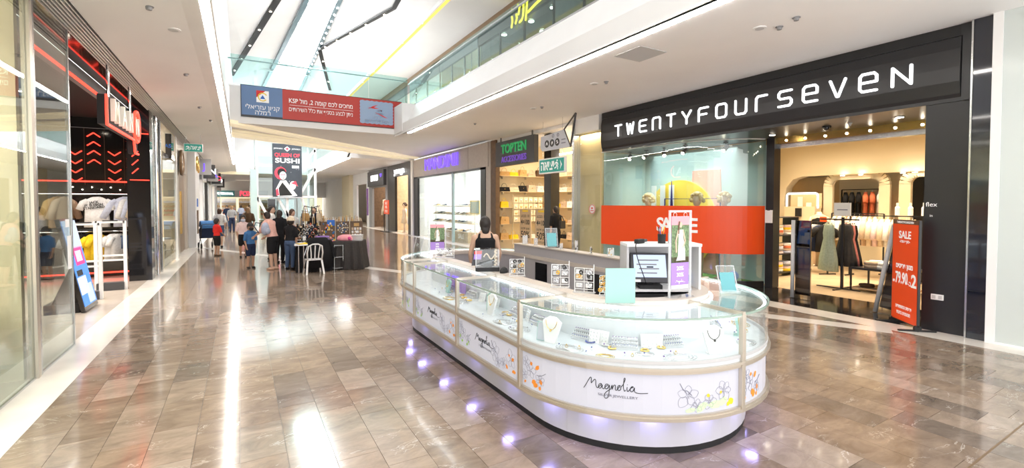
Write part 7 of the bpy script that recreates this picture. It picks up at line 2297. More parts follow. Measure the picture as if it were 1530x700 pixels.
def person(label, loc, rz, h=1.7, top='cloth_white', bottom='cloth_denim', skin='skin_light', hair='hair_dark', hairlen=0, shorts=True, skirt=False, sleeve=0.45, lean=0.0, arms=((0.06, 0.02, 0), (0.06, 0.02, 0)),
           stride=0.0, mask=False, cap=None, shoes='cloth_black', voxel=0.014, child=False, tank=False, head_turn=0.0, bun=False, girth=1.0, sock=False, grp=None, topless=False):
    """arms: per side (elbow out, forward reach of wrist, raise of wrist). Faces local -y."""
    t = thing('person', label, 'person', loc, rz, grp)
    k = h / 1.70
    hk = 1.28 if child else 1.0
    def S(x, y, z):
        return Vector((x * k, y * k, z * k))
    def bend(p):
        q = Vector(p)
        if lean and q.z > 0.92 * k:
            dz = q.z - 0.92 * k
            q.z = 0.92 * k + dz * math.cos(lean)
            q.y -= dz * math.sin(lean)
        return q
    g = girth
    body = MB()
    legs = []
    for q, sy in ((-1, stride), (1, -stride)):
        hip, knee, ank = S(q * 0.085, 0, 0.88), S(q * 0.095, sy * 0.5 - 0.015, 0.48), S(q * 0.095, sy + 0.02, 0.085)
        legs.append((hip, knee, ank, q))
        limb(body, [hip, hip.lerp(knee, 0.5), knee, knee.lerp(ank, 0.35), ank], [0.088 * k * g, 0.076 * k * g, 0.054 * k, 0.055 * k, 0.036 * k])
        limb(body, [ank + S(0, 0.03, -0.045), ank + S(0, -0.07, -0.05), ank + S(0, -0.14, -0.062)], [0.034 * k, 0.036 * k, 0.02 * k])
    tor = [(0.90, 0.155, 0.105), (0.98, 0.15, 0.10), (1.08, 0.128, 0.092), (1.20, 0.142, 0.10), (1.32, 0.158, 0.105), (1.40, 0.145, 0.09), (1.44, 0.10, 0.075)]
    def torso(mb, add, z0=0.0, z1=9.0, wide=1.0):
        for (za, wa, da), (zb, wb, db) in zip(tor[:-1], tor[1:]):
            for j in range(4):
                f = j / 4
                z = za + (zb - za) * f
                if z0 <= z <= z1:
                    w, d = (wa + (wb - wa) * f) * wide, (da + (db - da) * f) * wide
                    c = bend(S(0, 0, z))
                    mb.ball(tuple(c), 1.0, 14, 10, (w * g * k + add), (d * g * k + add), 0.07 * k + add)
    torso(body, 0.0)
    nk, hd = bend(S(0, 0.0, 1.44)), bend(S(0, -0.015, 1.585))
    if head_turn:
        pass
    limb(body, [nk, bend(S(0, -0.005, 1.52))], [0.055 * k, 0.05 * k])
    hr = 0.1 * k * hk
    hc = hd + Vector((0, 0, (hk - 1) * 0.08 * k))
    body.ball(tuple(hc), hr, 16, 12, 0.80, 0.98, 1.18)
    body.ball(tuple(hc + Vector((0, -0.35 * hr, -0.45 * hr))), hr * 0.62, 12, 8, 0.9, 0.9, 1.0)
    body.ball(tuple(hc + Vector((0, -1.02 * hr, -0.16 * hr))), hr * 0.17, 8, 6, 0.8, 1.0, 1.4)
    for q in (-1, 1):
        body.ball(tuple(hc + Vector((q * 0.80 * hr, 0.05 * hr, -0.1 * hr))), hr * 0.22, 8, 6, 0.45, 0.8, 1.2)
    sh_pts = []
    for (q, (eo, fw_, rs_)) in zip((-1, 1), arms):
        sh = bend(S(q * 0.165 * (0.5 + 0.5 * g), 0, 1.375))
        el = sh + S(q * eo, -fw_ * 0.35 + 0.02, -0.27 + rs_ * 0.35)
        wr = el + S(-q * eo * 0.5, -fw_ * 0.75, -0.235 + rs_ * 0.75)
        sh_pts.append((sh, el, wr, q))
        limb(body, [sh, sh.lerp(el, 0.5), el, el.lerp(wr, 0.4), wr], [0.052 * k * g, 0.045 * k * g, 0.036 * k, 0.036 * k, 0.025 * k])
        d = (wr - el).normalized()
        sd = Vector((q * 1.0, 0, 0)) if abs(d.x) < 0.9 else Vector((0, 1, 0))
        wv = d.cross(Vector((1, 0, 0))).normalized() if abs(d.x) < 0.9 else Vector((0, 1, 0))
        palm = wr + d * 0.05 * k
        limb(body, [wr, palm, wr + d * 0.085 * k], [0.024 * k, 0.030 * k, 0.026 * k])
        for fi, (off, fl) in enumerate(((-0.027, 0.062), (-0.009, 0.074), (0.009, 0.070), (0.027, 0.054))):
            b0 = wr + d * 0.085 * k + wv * off * k
            b1 = b0 + d * fl * 0.55 * k - Vector((q * 0.008 * k, 0, 0))
            b2 = b1 + d * fl * 0.4 * k - Vector((q * 0.018 * k, 0, 0))
            limb(body, [b0, b1, b2], [0.0105 * k, 0.0100 * k, 0.0085 * k], 7)
        th0 = wr + d * 0.035 * k - wv * 0.028 * k
        limb(body, [th0, th0 + (d - wv * 0.9).normalized() * 0.035 * k, th0 + (d * 1.3 - wv * 0.5).normalized() * 0.06 * k], [0.013 * k, 0.0115 * k, 0.0095 * k], 7)
    bake(body, voxel, 'body', skin, t)
    # clothes
    cl = MB()
    torso(cl, 0.016, 0.93, 1.42 if not tank else 1.33)
    if not tank:
        for (sh, el, wr, q) in sh_pts:
            ln = sleeve
            e2 = sh.lerp(el, min(1, ln * 2)) if ln <= 0.5 else el
            limb(cl, [sh, sh.lerp(e2, 0.5), e2], [0.068 * k * g, 0.066 * k * g, 0.064 * k * g])
            if ln > 0.5:
                limb(cl, [el, wr], [0.05 * k, 0.038 * k])
    else:
        for q in (-1, 1):
            limb(cl, [bend(S(q * 0.085, -0.03, 1.42)), bend(S(q * 0.09, -0.02, 1.30))], [0.03 * k, 0.06 * k])
            limb(cl, [bend(S(q * 0.085, 0.04, 1.42)), bend(S(q * 0.09, 0.03, 1.30))], [0.03 * k, 0.06 * k])
    bake(cl, voxel, 'top', top, t)
    bt = MB()
    for z in (0.86, 0.89, 0.92, 0.95):
        bt.ball(tuple(S(0, 0, z)), 1.0, 14, 10, 0.165 * g * k + 0.012, 0.112 * g * k + 0.012, 0.06 * k)
    if skirt:
        for i in range(8):
            z = 0.86 - i * 0.045
            bt.ball(tuple(S(0, 0, z)), 1.0, 14, 10, (0.175 + i * 0.006) * g * k, (0.13 + i * 0.006) * g * k, 0.05 * k)
    else:
        for (hip, knee, ank, q) in legs:
            if shorts:
                limb(bt, [hip, hip.lerp(knee, 0.5), hip.lerp(knee, 0.82)], [0.105 * k * g, 0.098 * k * g, 0.090 * k * g])
            else:
                limb(bt, [hip, hip.lerp(knee, 0.5), knee, ank + S(0, 0, 0.03)], [0.102 * k * g, 0.092 * k * g, 0.072 * k, 0.058 * k])
    bake(bt, voxel, 'skirt' if skirt else ('shorts' if shorts else 'trousers'), bottom, t)
    # hair
    hm = MB()
    hm.ball(tuple(hc + Vector((0, 0.12 * hr, 0.12 * hr))), hr * 1.08, 14, 10, 0.84, 0.98, 1.14)
    hair_o = None
    if hairlen:
        for i in range(6):
            f = i / 5
            hm.ball(tuple(hc + Vector((0, 0.55 * hr + 0.02 * f, -hairlen * f * k))), hr * (0.9 - 0.25 * f), 10, 8, 0.95, 0.5, 1.0)
    if bun:
        hm.ball(tuple(hc + Vector((0, 0.7 * hr, 0.75 * hr))), hr * 0.42, 10, 8)
    fc = hc + Vector((0, -0.30 * hr, 0.42 * hr))
    bake(hm, max(0.010, voxel * 0.8), 'hair', hair, t, [((fc.x, fc.y, fc.z), (0, -0.86, -0.5))] if not hairlen else None, 1) if not hairlen else bake(hm, max(0.010, voxel * 0.8), 'hair', hair, t, None, 1)
    if cap:
        cm = MB()
        cm.ball(tuple(hc + Vector((0, 0.05 * hr, 0.25 * hr))), hr * 1.12, 14, 10, 0.86, 1.0, 1.08)
        co = bake(cm, 0.012, 'cap', cap, t, [((0, 0, hc.z + 0.22 * hr), (0, 0, -1))], 1)
        br = MB().prism(arcpts(0, 0, hr * 0.8, 180, 360, 8), tuple(hc + Vector((0, -0.85 * hr, 0.28 * hr))), (1, 0, 0), (0, 1, 0), (0, 0, 0.008))
        br.build('cap_brim', cap, t)
    ey = MB()
    for q in (-1, 1):
        ey.ball(tuple(hc + Vector((q * 0.32 * hr, -0.90 * hr, 0.06 * hr))), hr * 0.11, 8, 6)
    ey.build('eyes', 'ebony', t)
    MB().ball(tuple(hc + Vector((0, -0.86 * hr, -0.58 * hr))), hr * 0.2, 8, 6, 1.2, 0.5, 0.35).build('mouth', 'cloth_rose', t)
    if mask:
        MB().ball(tuple(hc + Vector((0, -0.55 * hr, -0.45 * hr))), hr * 0.72, 12, 8, 0.95, 0.85, 0.85).build('face_mask', mask, t, smooth=True)
    for (hip, knee, ank, q) in legs:
        sm = MB()
        sm.smooth = True
        limb(sm, [ank + S(0, 0.035, -0.045), ank + S(0, -0.07, -0.052), ank + S(0, -0.15, -0.06)], [0.040 * k, 0.041 * k, 0.025 * k], 10)
        z_ = min(v[2] for v in sm.v)
        sm.v = [(v[0], v[1], max(v[2], 0.002)) for v in sm.v]
        sm.build('shoe', shoes, t)
    return t


person('woman in a pink top and black shorts with a backpack leaning over the market stall', (0.76, 14.45, 0), PI + 0.9, 1.62, 'cloth_pink', 'cloth_black', 'skin_light', 'hair_dark', 0, True, lean=0.28, arms=((0.05, 0.25, 0.10), (0.05, 0.30, 0.12)), bun=True, girth=1.15, shoes='skin_light')
bp = thing('backpack', 'pale grey-blue backpack on the back of the woman in pink', 'backpack', (0.53, 14.36, 1.00), PI + 0.9)
bp.scale = (0.78, 0.78, 0.82)
MB().ball((0, 0.06, 0.18), 0.2, 14, 10, 0.85, 0.55, 1.1).build('bag_body', 'cloth_silverblue', bp, smooth=True)
MB().ball((0, 0.16, 0.10), 0.13, 12, 8, 0.9, 0.5, 0.8).build('pocket', 'cloth_silverblue', bp, smooth=True)
for q in (-1, 1):
    MB().tube([(q * 0.10, -0.04, 0.36), (q * 0.13, -0.20, 0.40), (q * 0.14, -0.26, 0.26), (q * 0.12, -0.10, 0.05)], 0.015, 6).build('strap', 'cloth_navy', bp)
person('boy in a black tee, pale cap and jeans reaching over the market stall table', (1.16, 14.18, 0), PI - 0.6, 1.42, 'cloth_black', 'cloth_denim', 'skin_tan', 'hair_dark', 0, False, lean=0.10, arms=((0.04, 0.05, 0.0), (0.10, 0.45, 0.22)), cap='cloth_cream', child=True, shoes='cloth_black')
person('boy in a blue tee and dark shorts standing apart from the stall', (0.22, 15.05, 0), 0.45, 1.24, 'cloth_blue', 'cloth_navy', 'skin_tan', 'hair_dark', 0, True, mask='ebony', child=True, arms=((0.05, 0.06, 0), (0.05, 0.04, 0)), cap='cloth_charcoal')
person('girl in a pale pink tee and face mask behind the boy in blue', (0.05, 18.2, 0), 0.1, 1.40, 'cloth_pale_pink', 'cloth_black', 'skin_tan', 'hair_dark', 0.14, True, mask='cloth_ice', child=True)
person('boy in a red tee and black shorts near the left storefronts', (-0.74, 19.15, 0), 2.2, 1.27, 'cloth_red', 'cloth_black', 'skin_tan', 'hair_dark', 0, True, child=True, arms=((0.05, 0.22, 0.1), (0.05, 0.12, 0.02)), shoes='cloth_brown')
person('woman with long hair in a white top and denim shorts walking away', (-0.78, 23.0, 0), PI - 0.2, 1.62, 'cloth_white', 'cloth_denim', 'skin_light', 'hair_brown', 0.34, True, stride=0.12)
person('woman with dark hair in black on the far side of the market stall', (1.02, 15.9, 0), 2.6, 1.63, 'cloth_black', 'cloth_black', 'skin_light', 'hair_dark', 0.22, False)
person('woman with curly brown hair in white beside the woman in black', (1.38, 16.0, 0), 0.5, 1.66, 'cloth_white', 'cloth_navy', 'skin_light', 'hair_brown', 0.24, False)
person('man in a white shirt behind the two women at the stall', (0.85, 17.0, 0), 1.2, 1.74, 'cloth_white', 'cloth_grey', 'skin_light', 'hair_dark', 0, False)
person('seller in a white tee behind the racks of the market stall', (2.2, 17.4, 0), -0.5, 1.70, 'cloth_white', 'cloth_denim', 'skin_light', 'hair_brown', 0, False)
person('brown-haired person in brown behind the girl with the mask', (0.25, 22.5, 0), PI, 1.68, 'cloth_brown', 'cloth_charcoal', 'skin_light', 'hair_fair', 0.15, False)
person('woman in a black sleeveless top behind the far end of the kiosk', (3.22, 6.30, 0), PI - 0.35, 1.64, 'cloth_black', 'cloth_black', 'skin_light', 'hair_dark', 0.10, False, tank=True, voxel=0.011, arms=((0.07, 0.10, 0.02), (0.07, 0.12, 0.02)), bun=True)
person('man in a black tee with a shoulder bag browsing at the handbag shop', (8.92, 12.35, 0), PI + 0.15, 1.74, 'cloth_black', 'cloth_black', 'skin_tan', 'hair_dark', 0, False, voxel=0.012, arms=((0.05, 0.12, 0.05), (0.05, 0.05, 0.0)))
o = thing('shoulder_bag', 'black shoulder bag hanging on the back of the man in black', 'bag', (9.02, 12.14, 1.02), 0.1)
MB().box(-0.11, 0.11, -0.05, 0.04, 0, 0.26).build('bag_body', 'cloth_charcoal', o, bevel=0.015)
MB().tube([(0.08, 0.0, 0.25), (0.02, 0.02, 0.40), (-0.10, 0.10, 0.46)], 0.015, 6).build('strap', 'cloth_charcoal', o)
for i, (x, y, tp, bt_, hr_) in enumerate(((-0.9, 40.5, 'cloth_navy', 'cloth_denim', 'hair_dark'), (0.0, 46.0, 'cloth_ice', 'cloth_denim', 'hair_brown'), (0.7, 50, 'cloth_black', 'cloth_black', 'hair_dark'), (-0.5, 34.0, 'cloth_grey', 'cloth_navy', 'hair_fair'))):
    person(['distant person in navy by the far left shops', 'distant person in pale blue in front of the far counter', 'distant person in black near the far counter', 'distant person in grey beyond the walking woman'][i], (x, y, 0), [0, PI, 0.5, PI][i], 1.68, tp, bt_, 'skin_light', hr_, 0.1, False, voxel=0.022, grp='distant shoppers')
# stroller
o = thing('stroller', 'dark blue baby stroller parked by the left storefronts', 'stroller', (-1.22, 22.6, 0), 0.2)
MB().prism([(-0.3, 0.45), (0.25, 0.40), (0.38, 0.75), (0.1, 0.85), (-0.25, 1.05), (-0.38, 0.75)], (-0.22, 0, 0), (0, 1, 0), (0, 0, 1), (0.44, 0, 0)).build('seat_shell', 'cloth_navy', o)
MB().prism(arcpts(-0.05, 0.78, 0.36, 20, 170, 8), (-0.23, 0, 0), (0, 1, 0), (0, 0, 1), (0.46, 0, 0)).build('hood', 'cloth_blue', o)
for q in (-1, 1):
    MB().tube([(q * 0.22, 0.35, 0.12), (q * 0.22, -0.15, 0.55), (q * 0.22, -0.5, 1.0)], 0.014, 6).build('frame_tube', 'dark_grey', o)
    MB().tube([(q * 0.22, -0.35, 0.12), (q * 0.22, 0.05, 0.5)], 0.014, 6).build('frame_tube', 'dark_grey', o)
    for yy in (0.35, -0.35):
        MB().ring((q * 0.24, yy, 0.12), 0.10, 0.022, 16, 6, (0, 1, 0), (0, 0, 1)).build('wheel', 'black_matte', o)
MB().tube([(-0.22, -0.5, 1.0), (0.22, -0.5, 1.0)], 0.016, 6).build('handle', 'black_matte', o)

# ================================================================== MARKET STALL
def cloth_table(label, x, y, rz, w, d, h, m, flare=0.06, seed=0, corner=True):
    t = thing('market_table', label, 'table', (x, y, 0), rz)
    n = 48
    mb = MB()
    r_ = random.Random(seed)
    def rim(f):
        pts = []
        per = [(-w / 2, -d / 2), (w / 2, -d / 2), (w / 2, d / 2), (-w / 2, d / 2)]
        for e in range(4):
            a, b = per[e], per[(e + 1) % 4]
            for i in range(n // 4):
                s = i / (n // 4)
                px_, py_ = a[0] + (b[0] - a[0]) * s, a[1] + (b[1] - a[1]) * s
                l_ = math.hypot(px_ / w, py_ / d)
                out_ = flare * f * (0.6 + 0.4 * math.sin(i * 1.9 + seed))
                pts.append((px_ + out_ * (px_ / w) / l_, py_ + out_ * (py_ / d) / l_))
        return pts
    lev = [(h + 0.004, 0.0), (h - 0.02, 0.15), (h * 0.6, 0.5), (h * 0.3, 0.8), (0.01, 1.0)]
    for (z, f) in lev:
        for p in rim(f):
            mb.v.append((p[0], p[1], z))
    for i in range(len(lev) - 1):
        for j in range(n):
            mb.f.append((i * n + j, i * n + (j + 1) % n, (i + 1) * n + (j + 1) % n, (i + 1) * n + j))
            mb.mi.append(0)
    mb.f.append(tuple(range(n)))
    mb.mi.append(0)
    mb.smooth = False
    mb.build('tablecloth', m, t)
    MB().box(-w / 2 + 0.01, w / 2 - 0.01, -d / 2 + 0.01, d / 2 - 0.01, h - 0.03, h).build('table_top', 'bright_white', t)
    for (q, r) in ((-1, -1), (1, -1), (1, 1), (-1, 1)):
        MB().cyl((q * (w / 2 - 0.05), r * (d / 2 - 0.05), 0), 0.015, h - 0.03, 8).build('leg', 'steel', t)
    return t


cloth_table('front market table under a long black cloth beside the white chair', 1.72, 13.75, -0.1, 0.85, 0.75, 0.76, 'cloth_black', 0.05, 1)
cloth_table('long rear market table under a black cloth', 1.75, 15.15, 0.05, 0.9, 1.6, 0.78, 'cloth_black', 0.05, 2)
cloth_table('separate market table under a dark brown cloth', 2.66, 13.75, -0.45, 0.75, 0.75, 0.78, 'cloth_charcoal', 0.16, 3)
ft = thing('folding_table', 'white-edged folding table end with steel legs at the stall corner', 'table', (1.36, 13.35, 0), -0.1)
MB().box(-0.16, 0.16, -0.2, 0.2, 0.74, 0.77).build('table_top', 'bright_white', ft)
for q in (-1, 1):
    MB().cyl((q * 0.06, -0.15, 0), 0.013, 0.74, 8).build('leg', 'steel', ft)
MB().bar((0.06, -0.15, 0.45), (0.15, -0.15, 0.72), 0.015).build('brace', 'steel', ft)
o = thing('paper_stack', 'stack of yellow paper on the folding table end', 'paper', (1.38, 13.33, 0.772), 0.2)
MB().box(-0.1, 0.1, -0.12, 0.12, 0, 0.03).build('sheets', 'print_yellow', o)
MB().box(-0.12, 0.0, -0.14, 0.1, 0.03, 0.035).build('white_sheet', 'bright_white', o)
# white plastic chair seen from behind
ch = thing('plastic_chair', 'white plastic garden chair seen from behind at the black-clothed table', 'chair', (1.64, 12.95, 0), 0.05)
ch.scale = (0.86, 0.86, 0.86)
MB().box(-0.22, 0.22, -0.02, 0.42, 0.42, 0.45).build('seat', 'bright_white', ch, bevel=0.01)
for (q, yy, dy) in ((-1, 0.0, -0.10), (1, 0.0, -0.10), (-1, 0.40, 0.05), (1, 0.40, 0.05)):
    mb = MB()
    mb.bar((q * 0.20, yy, 0.42), (q * 0.245, yy + dy, 0.0), 0.05, 0.03)
    mb.build('leg', 'bright_white', ch)
for q in (-0.11, 0.0, 0.11):
    MB().tube([(q * 0.9, -0.01, 0.44), (q, -0.06, 0.66), (q * 1.25, -0.12, 0.88)], 0.018, 6).build('back_slat', 'bright_white', ch)
mb = MB()
mb.tube([(-0.20, 0.0, 0.43), (-0.22, -0.06, 0.66), (-0.19, -0.12, 0.86), (-0.08, -0.14, 0.92), (0.08, -0.14, 0.92), (0.19, -0.12, 0.86), (0.22, -0.06, 0.66), (0.20, 0.0, 0.43)], 0.022, 8)
mb.build('back_frame', 'bright_white', ch, smooth=True)
o = thing('draped_jacket', 'black jacket draped over the table edge behind the white chair', 'jacket', (1.78, 13.33, 0.0), 0)
drape_mb([(0.20, 0.06, 0.93), (0.30, 0.09, 0.84), (0.33, 0.10, 0.55), (0.36, 0.11, 0.12)], 7, 0.15, 36, 4).build('jacket_body', 'cloth_black', o)
MB().tube([(0.28, 0, 0.84), (0.38, 0.0, 0.6), (0.40, 0.02, 0.35)], [0.06, 0.055, 0.05], 8).build('sleeve', 'cloth_black', o)
# goods on the tables
o = thing('storage_basket', 'violet plastic basket on the front market table', 'basket', (1.92, 13.62, 0.767), 0.2)
for (x0, x1, y0, y1) in ((-0.16, 0.16, -0.11, -0.10), (-0.16, 0.16, 0.10, 0.11), (-0.16, -0.15, -0.1, 0.1), (0.15, 0.16, -0.1, 0.1)):
    for z in (0.0, 0.07, 0.14):
        MB().box(x0, x1, y0, y1, z, z + 0.04).build('slat', 'print_violet', o)
MB().box(-0.16, 0.16, -0.11, 0.11, 0, 0.008).build('bottom', 'print_violet', o)
o = thing('pink_bundle', 'bright pink plastic-wrapped bundle on the brown-clothed table', 'bundle', (2.58, 13.72, 0.786), -0.4)
drape_mb([(0.22, 0.14, 0.0), (0.25, 0.16, 0.05), (0.23, 0.14, 0.13), (0.12, 0.08, 0.17)], 9, 0.12, 40, 3).build('wrap', 'print_pink', o)
MB().ball((0.10, -0.12, 0.07), 0.05, 8, 6).build('knot', 'print_magenta', o)
o = thing('plastic_bin', 'clear plastic bin beside the pink bundle', 'bin', (2.86, 13.62, 0.786), -0.4)
MB().box(-0.14, 0.14, -0.12, 0.12, 0, 0.15).build('bin_body', 'milky_acrylic', o)
MB().box(-0.15, 0.15, -0.13, 0.13, 0.15, 0.165).build('rim', 'bright_white', o)
gr = random.Random(77)
GC = ['black', 'white', 'brown', 'cream', 'tan', 'navy', 'coral', 'pink', 'grey', 'yellow']
for i in range(34):
    c_ = GC[gr.randrange(10)]
    if i < 12:
        x, y, z = 1.45 + gr.uniform(0, 0.55), 13.55 + gr.uniform(0, 0.45), 0.766
    else:
        x, y, z = 1.36 + gr.uniform(0, 0.10), 14.45 + gr.uniform(0, 1.4), 0.786
    k = gr.randrange(3)
    if k == 0:
        o = thing('hair_clip_box', '%s boxed trinket lying on the market stall tables' % c_, 'trinket', (x, y, z), gr.random() * 3, 'boxed trinkets on the stall')
        MB().box(-0.05, 0.05, -0.035, 0.035, 0, 0.05).build('box', 'cloth_' + c_, o)
        MB().box(-0.04, 0.04, -0.025, 0.025, 0.05, 0.056).build('lid', 'cloth_white', o)
    elif k == 1:
        o = thing('sunglasses', '%s pair of sunglasses on a small block on the stall tables' % c_, 'sunglasses', (x, y, z), gr.random() * 3, 'sunglasses on the stall')
        for q in (-1, 1):
            MB().ring((q * 0.035, -0.03, 0.05), 0.028, 0.005, 12, 5, (1, 0, 0), (0, 0, 1)).build('rim', 'cloth_' + c_, o)
            MB().bar((q * 0.065, -0.03, 0.055), (q * 0.065, 0.08, 0.05), 0.006).build('temple', 'cloth_' + c_, o)
            MB().cyl((q * 0.035, -0.028, 0.05), 0.026, 0.002, 12, 'y').build('lens', 'black_gloss', o)
        MB().box(-0.06, 0.06, -0.02, 0.07, 0, 0.022).build('block', 'cloth_white', o)
    else:
        o = thing('scarf_roll', '%s rolled scarf standing on the market stall tables' % c_, 'scarf', (x, y, z), gr.random() * 3, 'rolled scarves on the stall')
        MB().lathe([(0.035, 0), (0.045, 0.05), (0.04, 0.14), (0.02, 0.16)], (0, 0, 0), 10).build('roll', 'cloth_' + c_, o)
# tiered stands crowded with small accessories
for j, (sx_, sy_, wd, nm) in enumerate(((1.62, 14.55, 0.62, 'nearer'), (1.72, 15.25, 0.78, 'farther'))):
    ts = thing('tiered_stand', 'black tiered accessory stand on the rear market table, the %s one' % nm, 'stand', (sx_, sy_, 0.786), 0.0, 'tiered accessory stands')
    for k in range(4):
        MB().box(-wd / 2, wd / 2, 0.09 * k, 0.09 * k + 0.085, 0.0, 0.05 + 0.10 * k).build('tier', 'black_matte', ts)
    for k in range(4):
        for i in range(8):
            c_ = ['black', 'white', 'black', 'cream', 'navy', 'tan', 'grey', 'coral'][(i * 3 + k * 5 + j) % 8]
            x, y, z = sx_ - wd / 2 + (i + 0.5) * wd / 8, sy_ + 0.09 * k + 0.045, 0.787 + 0.05 + 0.10 * k
            lb = '%s %s, %s along the %s tier of the %s accessory stand'
            if (i + k) % 2:
                o = thing('hair_band', lb % (c_, 'hair band', ORD[i], ORD[k], nm), 'hair band', (x, y, z), gr.uniform(-.4, .4), 'hair bands on the tiered stands')
                MB().ring((0, 0, 0.0), 0.045, 0.009, 14, 5, (1, 0, 0), (0, 0, 1.5), 0, PI).build('band', 'cloth_' + c_, o)
                MB().ball((0.02, -0.008, 0.055), 0.016, 7, 5).build('bow', 'cloth_' + ['white', 'pink', 'black'][i % 3], o)
            else:
                o = thing('toy_figure', lb % (c_, 'plush toy', ORD[i], ORD[k], nm), 'toy', (x, y, z), gr.uniform(-.4, .4), 'plush toys on the tiered stands')
                MB().ball((0, 0, 0.03), 0.032, 8, 6).build('body', 'cloth_' + c_, o)
                hd_ = MB().ball((0, -0.005, 0.075), 0.026, 8, 6).build('head', 'cloth_' + c_, o)
                for q in (-1, 1):
                    MB().ball((q * 0.018, 0, 0.098), 0.010, 6, 5).build('ear', 'cloth_' + ['tan', 'black'][i % 2], hd_)
# bag tree behind the tables
bt_ = thing('bag_tree', 'tall black rack hung with straps and bags at the market stall', 'rack', (1.95, 15.95, 0))
MB().cyl((0, 0, 0), 0.02, 1.75, 8).build('pole', 'black_metal', bt_)
MB().cyl((0, 0, 0), 0.28, 0.03, 16).build('base', 'black_metal', bt_)
for i in range(8):
    a = i * PI / 4
    MB().bar((0, 0, 1.55 + 0.15 * (i % 2)), (0.30 * math.cos(a), 0.30 * math.sin(a), 1.62 + 0.15 * (i % 2)), 0.014).build('hook_arm', 'black_metal', bt_)
for i in range(8):
    a = i * PI / 4
    c_ = ['black', 'navy', 'charcoal', 'black', 'grey', 'tan', 'black', 'cream'][i]
    b = thing('hanging_bag', '%s bag on the %s arm of the black rack at the stall' % (c_, ORD[i]), 'bag', (1.95 + 0.28 * math.cos(a), 15.95 + 0.28 * math.sin(a), 1.14 + 0.15 * (i % 2)), a + PI / 2, 'bags on the black rack')
    MB().prism([(-0.11, 0), (0.11, 0), (0.09, 0.24), (-0.09, 0.24)], (0, -0.04, 0), (1, 0, 0), (0, 0, 1), (0, 0.08, 0)).build('bag_body', 'cloth_' + c_, b)
    MB().tube([(-0.08, 0, 0.23), (-0.04, 0, 0.40), (0, 0, 0.48), (0.04, 0, 0.40), (0.08, 0, 0.23)], 0.009, 6).build('strap', 'cloth_' + c_, b)
    for k in range(2):
        MB().tube([(-0.02 + 0.05 * k, -0.05, 0.3), (-0.02 + 0.05 * k, -0.06, -0.2 - 0.1 * k)], 0.010, 5).build('tassel', 'cloth_' + ['cream', 'tan'][k], b)
# pegboards
for i, (x0, x1, lb) in enumerate(((2.10, 2.52, 'colourful'), (2.55, 2.95, 'round mandala'), (2.98, 3.36, 'keyring'))):
    pb_ = thing('pegboard', ['brown pegboard crowded with colourful hair accessories', 'brown pegboard with a round mandala of trinkets', 'brown pegboard with rows of white keyring cards'][i], 'pegboard', ((x0 + x1) / 2, 15.2, 0), -0.06)
    w = (x1 - x0)
    MB().box(-w / 2, w / 2, 0.0, 0.03, 0.35, 1.28).build('board', 'dark_wood', pb_)
    for q in (-1, 1):
        MB().bar((q * (w / 2 - 0.02), 0.05, 0), (q * (w / 2 - 0.02), 0.05, 1.28), 0.03).build('post', 'dark_wood', pb_)
    r_ = random.Random(60 + i)
    if i == 1:
        for rad, n in ((0.15, 14), (0.09, 8), (0.03, 3)):
            for k in range(n):
                a = 2 * PI * k / n
                MB().ball((rad * math.cos(a), -0.015, 1.08 + rad * math.sin(a)), 0.024, 8, 6, 1, 0.5, 1).build('trinket', 'cloth_' + ['cream', 'grey', 'white', 'blue'][k % 4], pb_)
        for k in range(7):
            MB().ball((-0.15 + 0.05 * k, -0.015, 0.76 + 0.05 * math.sin(k * 0.52)), 0.024, 8, 6, 1, 0.5, 1).build('trinket', 'cloth_' + ['cream', 'pink', 'white'][k % 3], pb_)
    elif i == 2:
        for r in range(4):
            for k in range(4):
                MB().box(-0.15 + 0.08 * k, -0.09 + 0.08 * k, -0.012, 0.0, 0.70 + 0.10 * r, 0.78 + 0.10 * r).build('keyring_card', 'cloth_' + ['white', 'cream', 'white', 'beige'][(r + k) % 4], pb_)
        MB().box(-0.08, 0.08, -0.012, 0.0, 1.12, 1.22).build('title_card', 'cloth_tan', pb_)
        MB().prism([(0, -0.05), (0.05, 0.02), (0.025, 0.05), (0, 0.03), (-0.025, 0.05), (-0.05, 0.02)], (0, -0.018, 0.94), (1, 0, 0), (0, 0, 1), (0, 0.006, 0)).build('heart', 'bright_white', pb_)
    else:
        for k in range(44):
            x, z = r_.uniform(-w / 2 + 0.03, w / 2 - 0.03), r_.uniform(0.62, 1.24)
            MB().ball((x, -0.015, z), r_.uniform(0.018, 0.035), 7, 5, 1, 0.5, 1.2).build('trinket', 'cloth_' + r_.choice(('coral', 'yellow', 'black', 'white', 'cream', 'pink', 'blue')), pb_)
        MB().box(-0.02, 0.20, -0.022, 0.0, 1.15, 1.33).build('blue_card', 'print_blue', pb_)
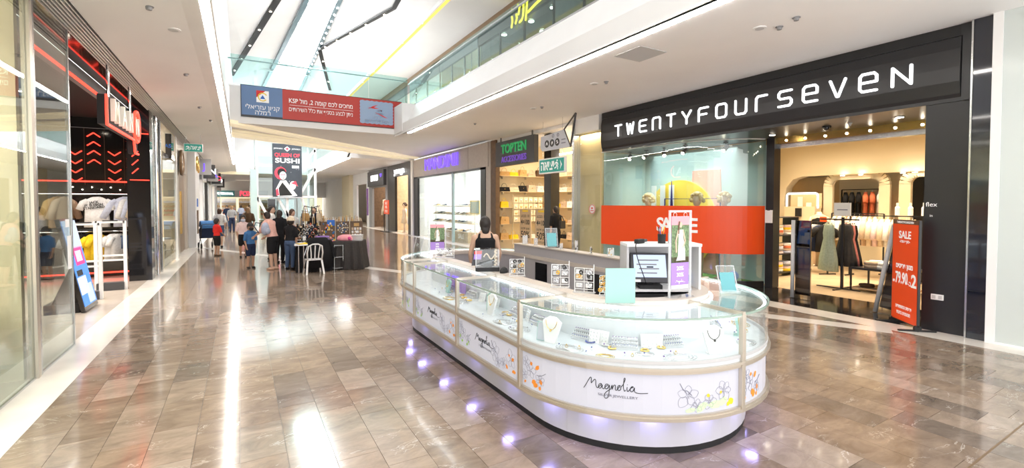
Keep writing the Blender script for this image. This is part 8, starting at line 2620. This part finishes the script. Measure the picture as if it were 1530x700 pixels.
for i in range(22):
    x = 2.15 + 0.055 * i
    h = gr.uniform(0.08, 0.2)
    o = thing('figurine', 'small pale figurine standing in the row on top of the pegboards', 'figurine', (x, 15.232 - (x - 2.3) * 0.06, 1.282), gr.random(), 'figurines on top of the pegboards')
    MB().lathe([(0.02, 0), (0.024, h * 0.4), (0.012, h * 0.65), (0.018, h * 0.85), (0.006, h)], (0, 0, 0), 8).build('figure', 'cloth_' + gr.choice(('white', 'cream', 'beige', 'grey', 'tan')), o)
cb = thing('goods_cabinet', 'low white cabinet with colourful goods under the stall boards', 'cabinet', (2.22, 14.35, 0), 0)
MB().box(-0.17, 0.17, 0.1, 0.12, 0, 0.66).build('back', 'bright_white', cb)
for z in (0.0, 0.30, 0.62):
    MB().box(-0.17, 0.17, -0.15, 0.1, z, z + 0.03).build('shelf', 'bright_white', cb)
for q in (-1, 1):
    MB().box(q * 0.17 - 0.01, q * 0.17 + 0.01, -0.15, 0.1, 0.03, 0.62).build('side', 'bright_white', cb)
for i, (m, lb) in enumerate((('print_yellow', 'yellow'), ('print_green', 'green'), ('cloth_white', 'white'), ('print_magenta', 'magenta'))):
    o = thing('goods_tub', '%s tub of goods in the low white stall cabinet' % lb, 'tub', (2.14 + 0.16 * (i % 2), 14.30, [0.332, 0.332, 0.652, 0.652][i]))
    MB().lathe([(0.055, 0), (0.065, 0.09), (0.07, 0.10)], (0, 0, 0), 14).build('tub', m, o)
    MB().ball((0, 0, 0.09), 0.05, 8, 6, 1, 1, 0.5).build('contents', ['cloth_coral', 'cloth_yellow', 'cloth_grey', 'cloth_pink'][i], o)
o = thing('stool', 'small steel-framed glass side stand next to the brown-clothed table', 'stand', (2.28, 13.45, 0), 0.2)
for (q, r) in ((-1, -1), (1, -1), (1, 1), (-1, 1)):
    MB().cyl((q * 0.12, r * 0.12, 0), 0.01, 0.70, 6).build('leg', 'steel', o)
for z in (0.06, 0.36, 0.68):
    MB().box(-0.13, 0.13, -0.13, 0.13, z, z + 0.015).build('shelf', 'milky_acrylic', o)

bpy.data.scenes.remove(TMP)
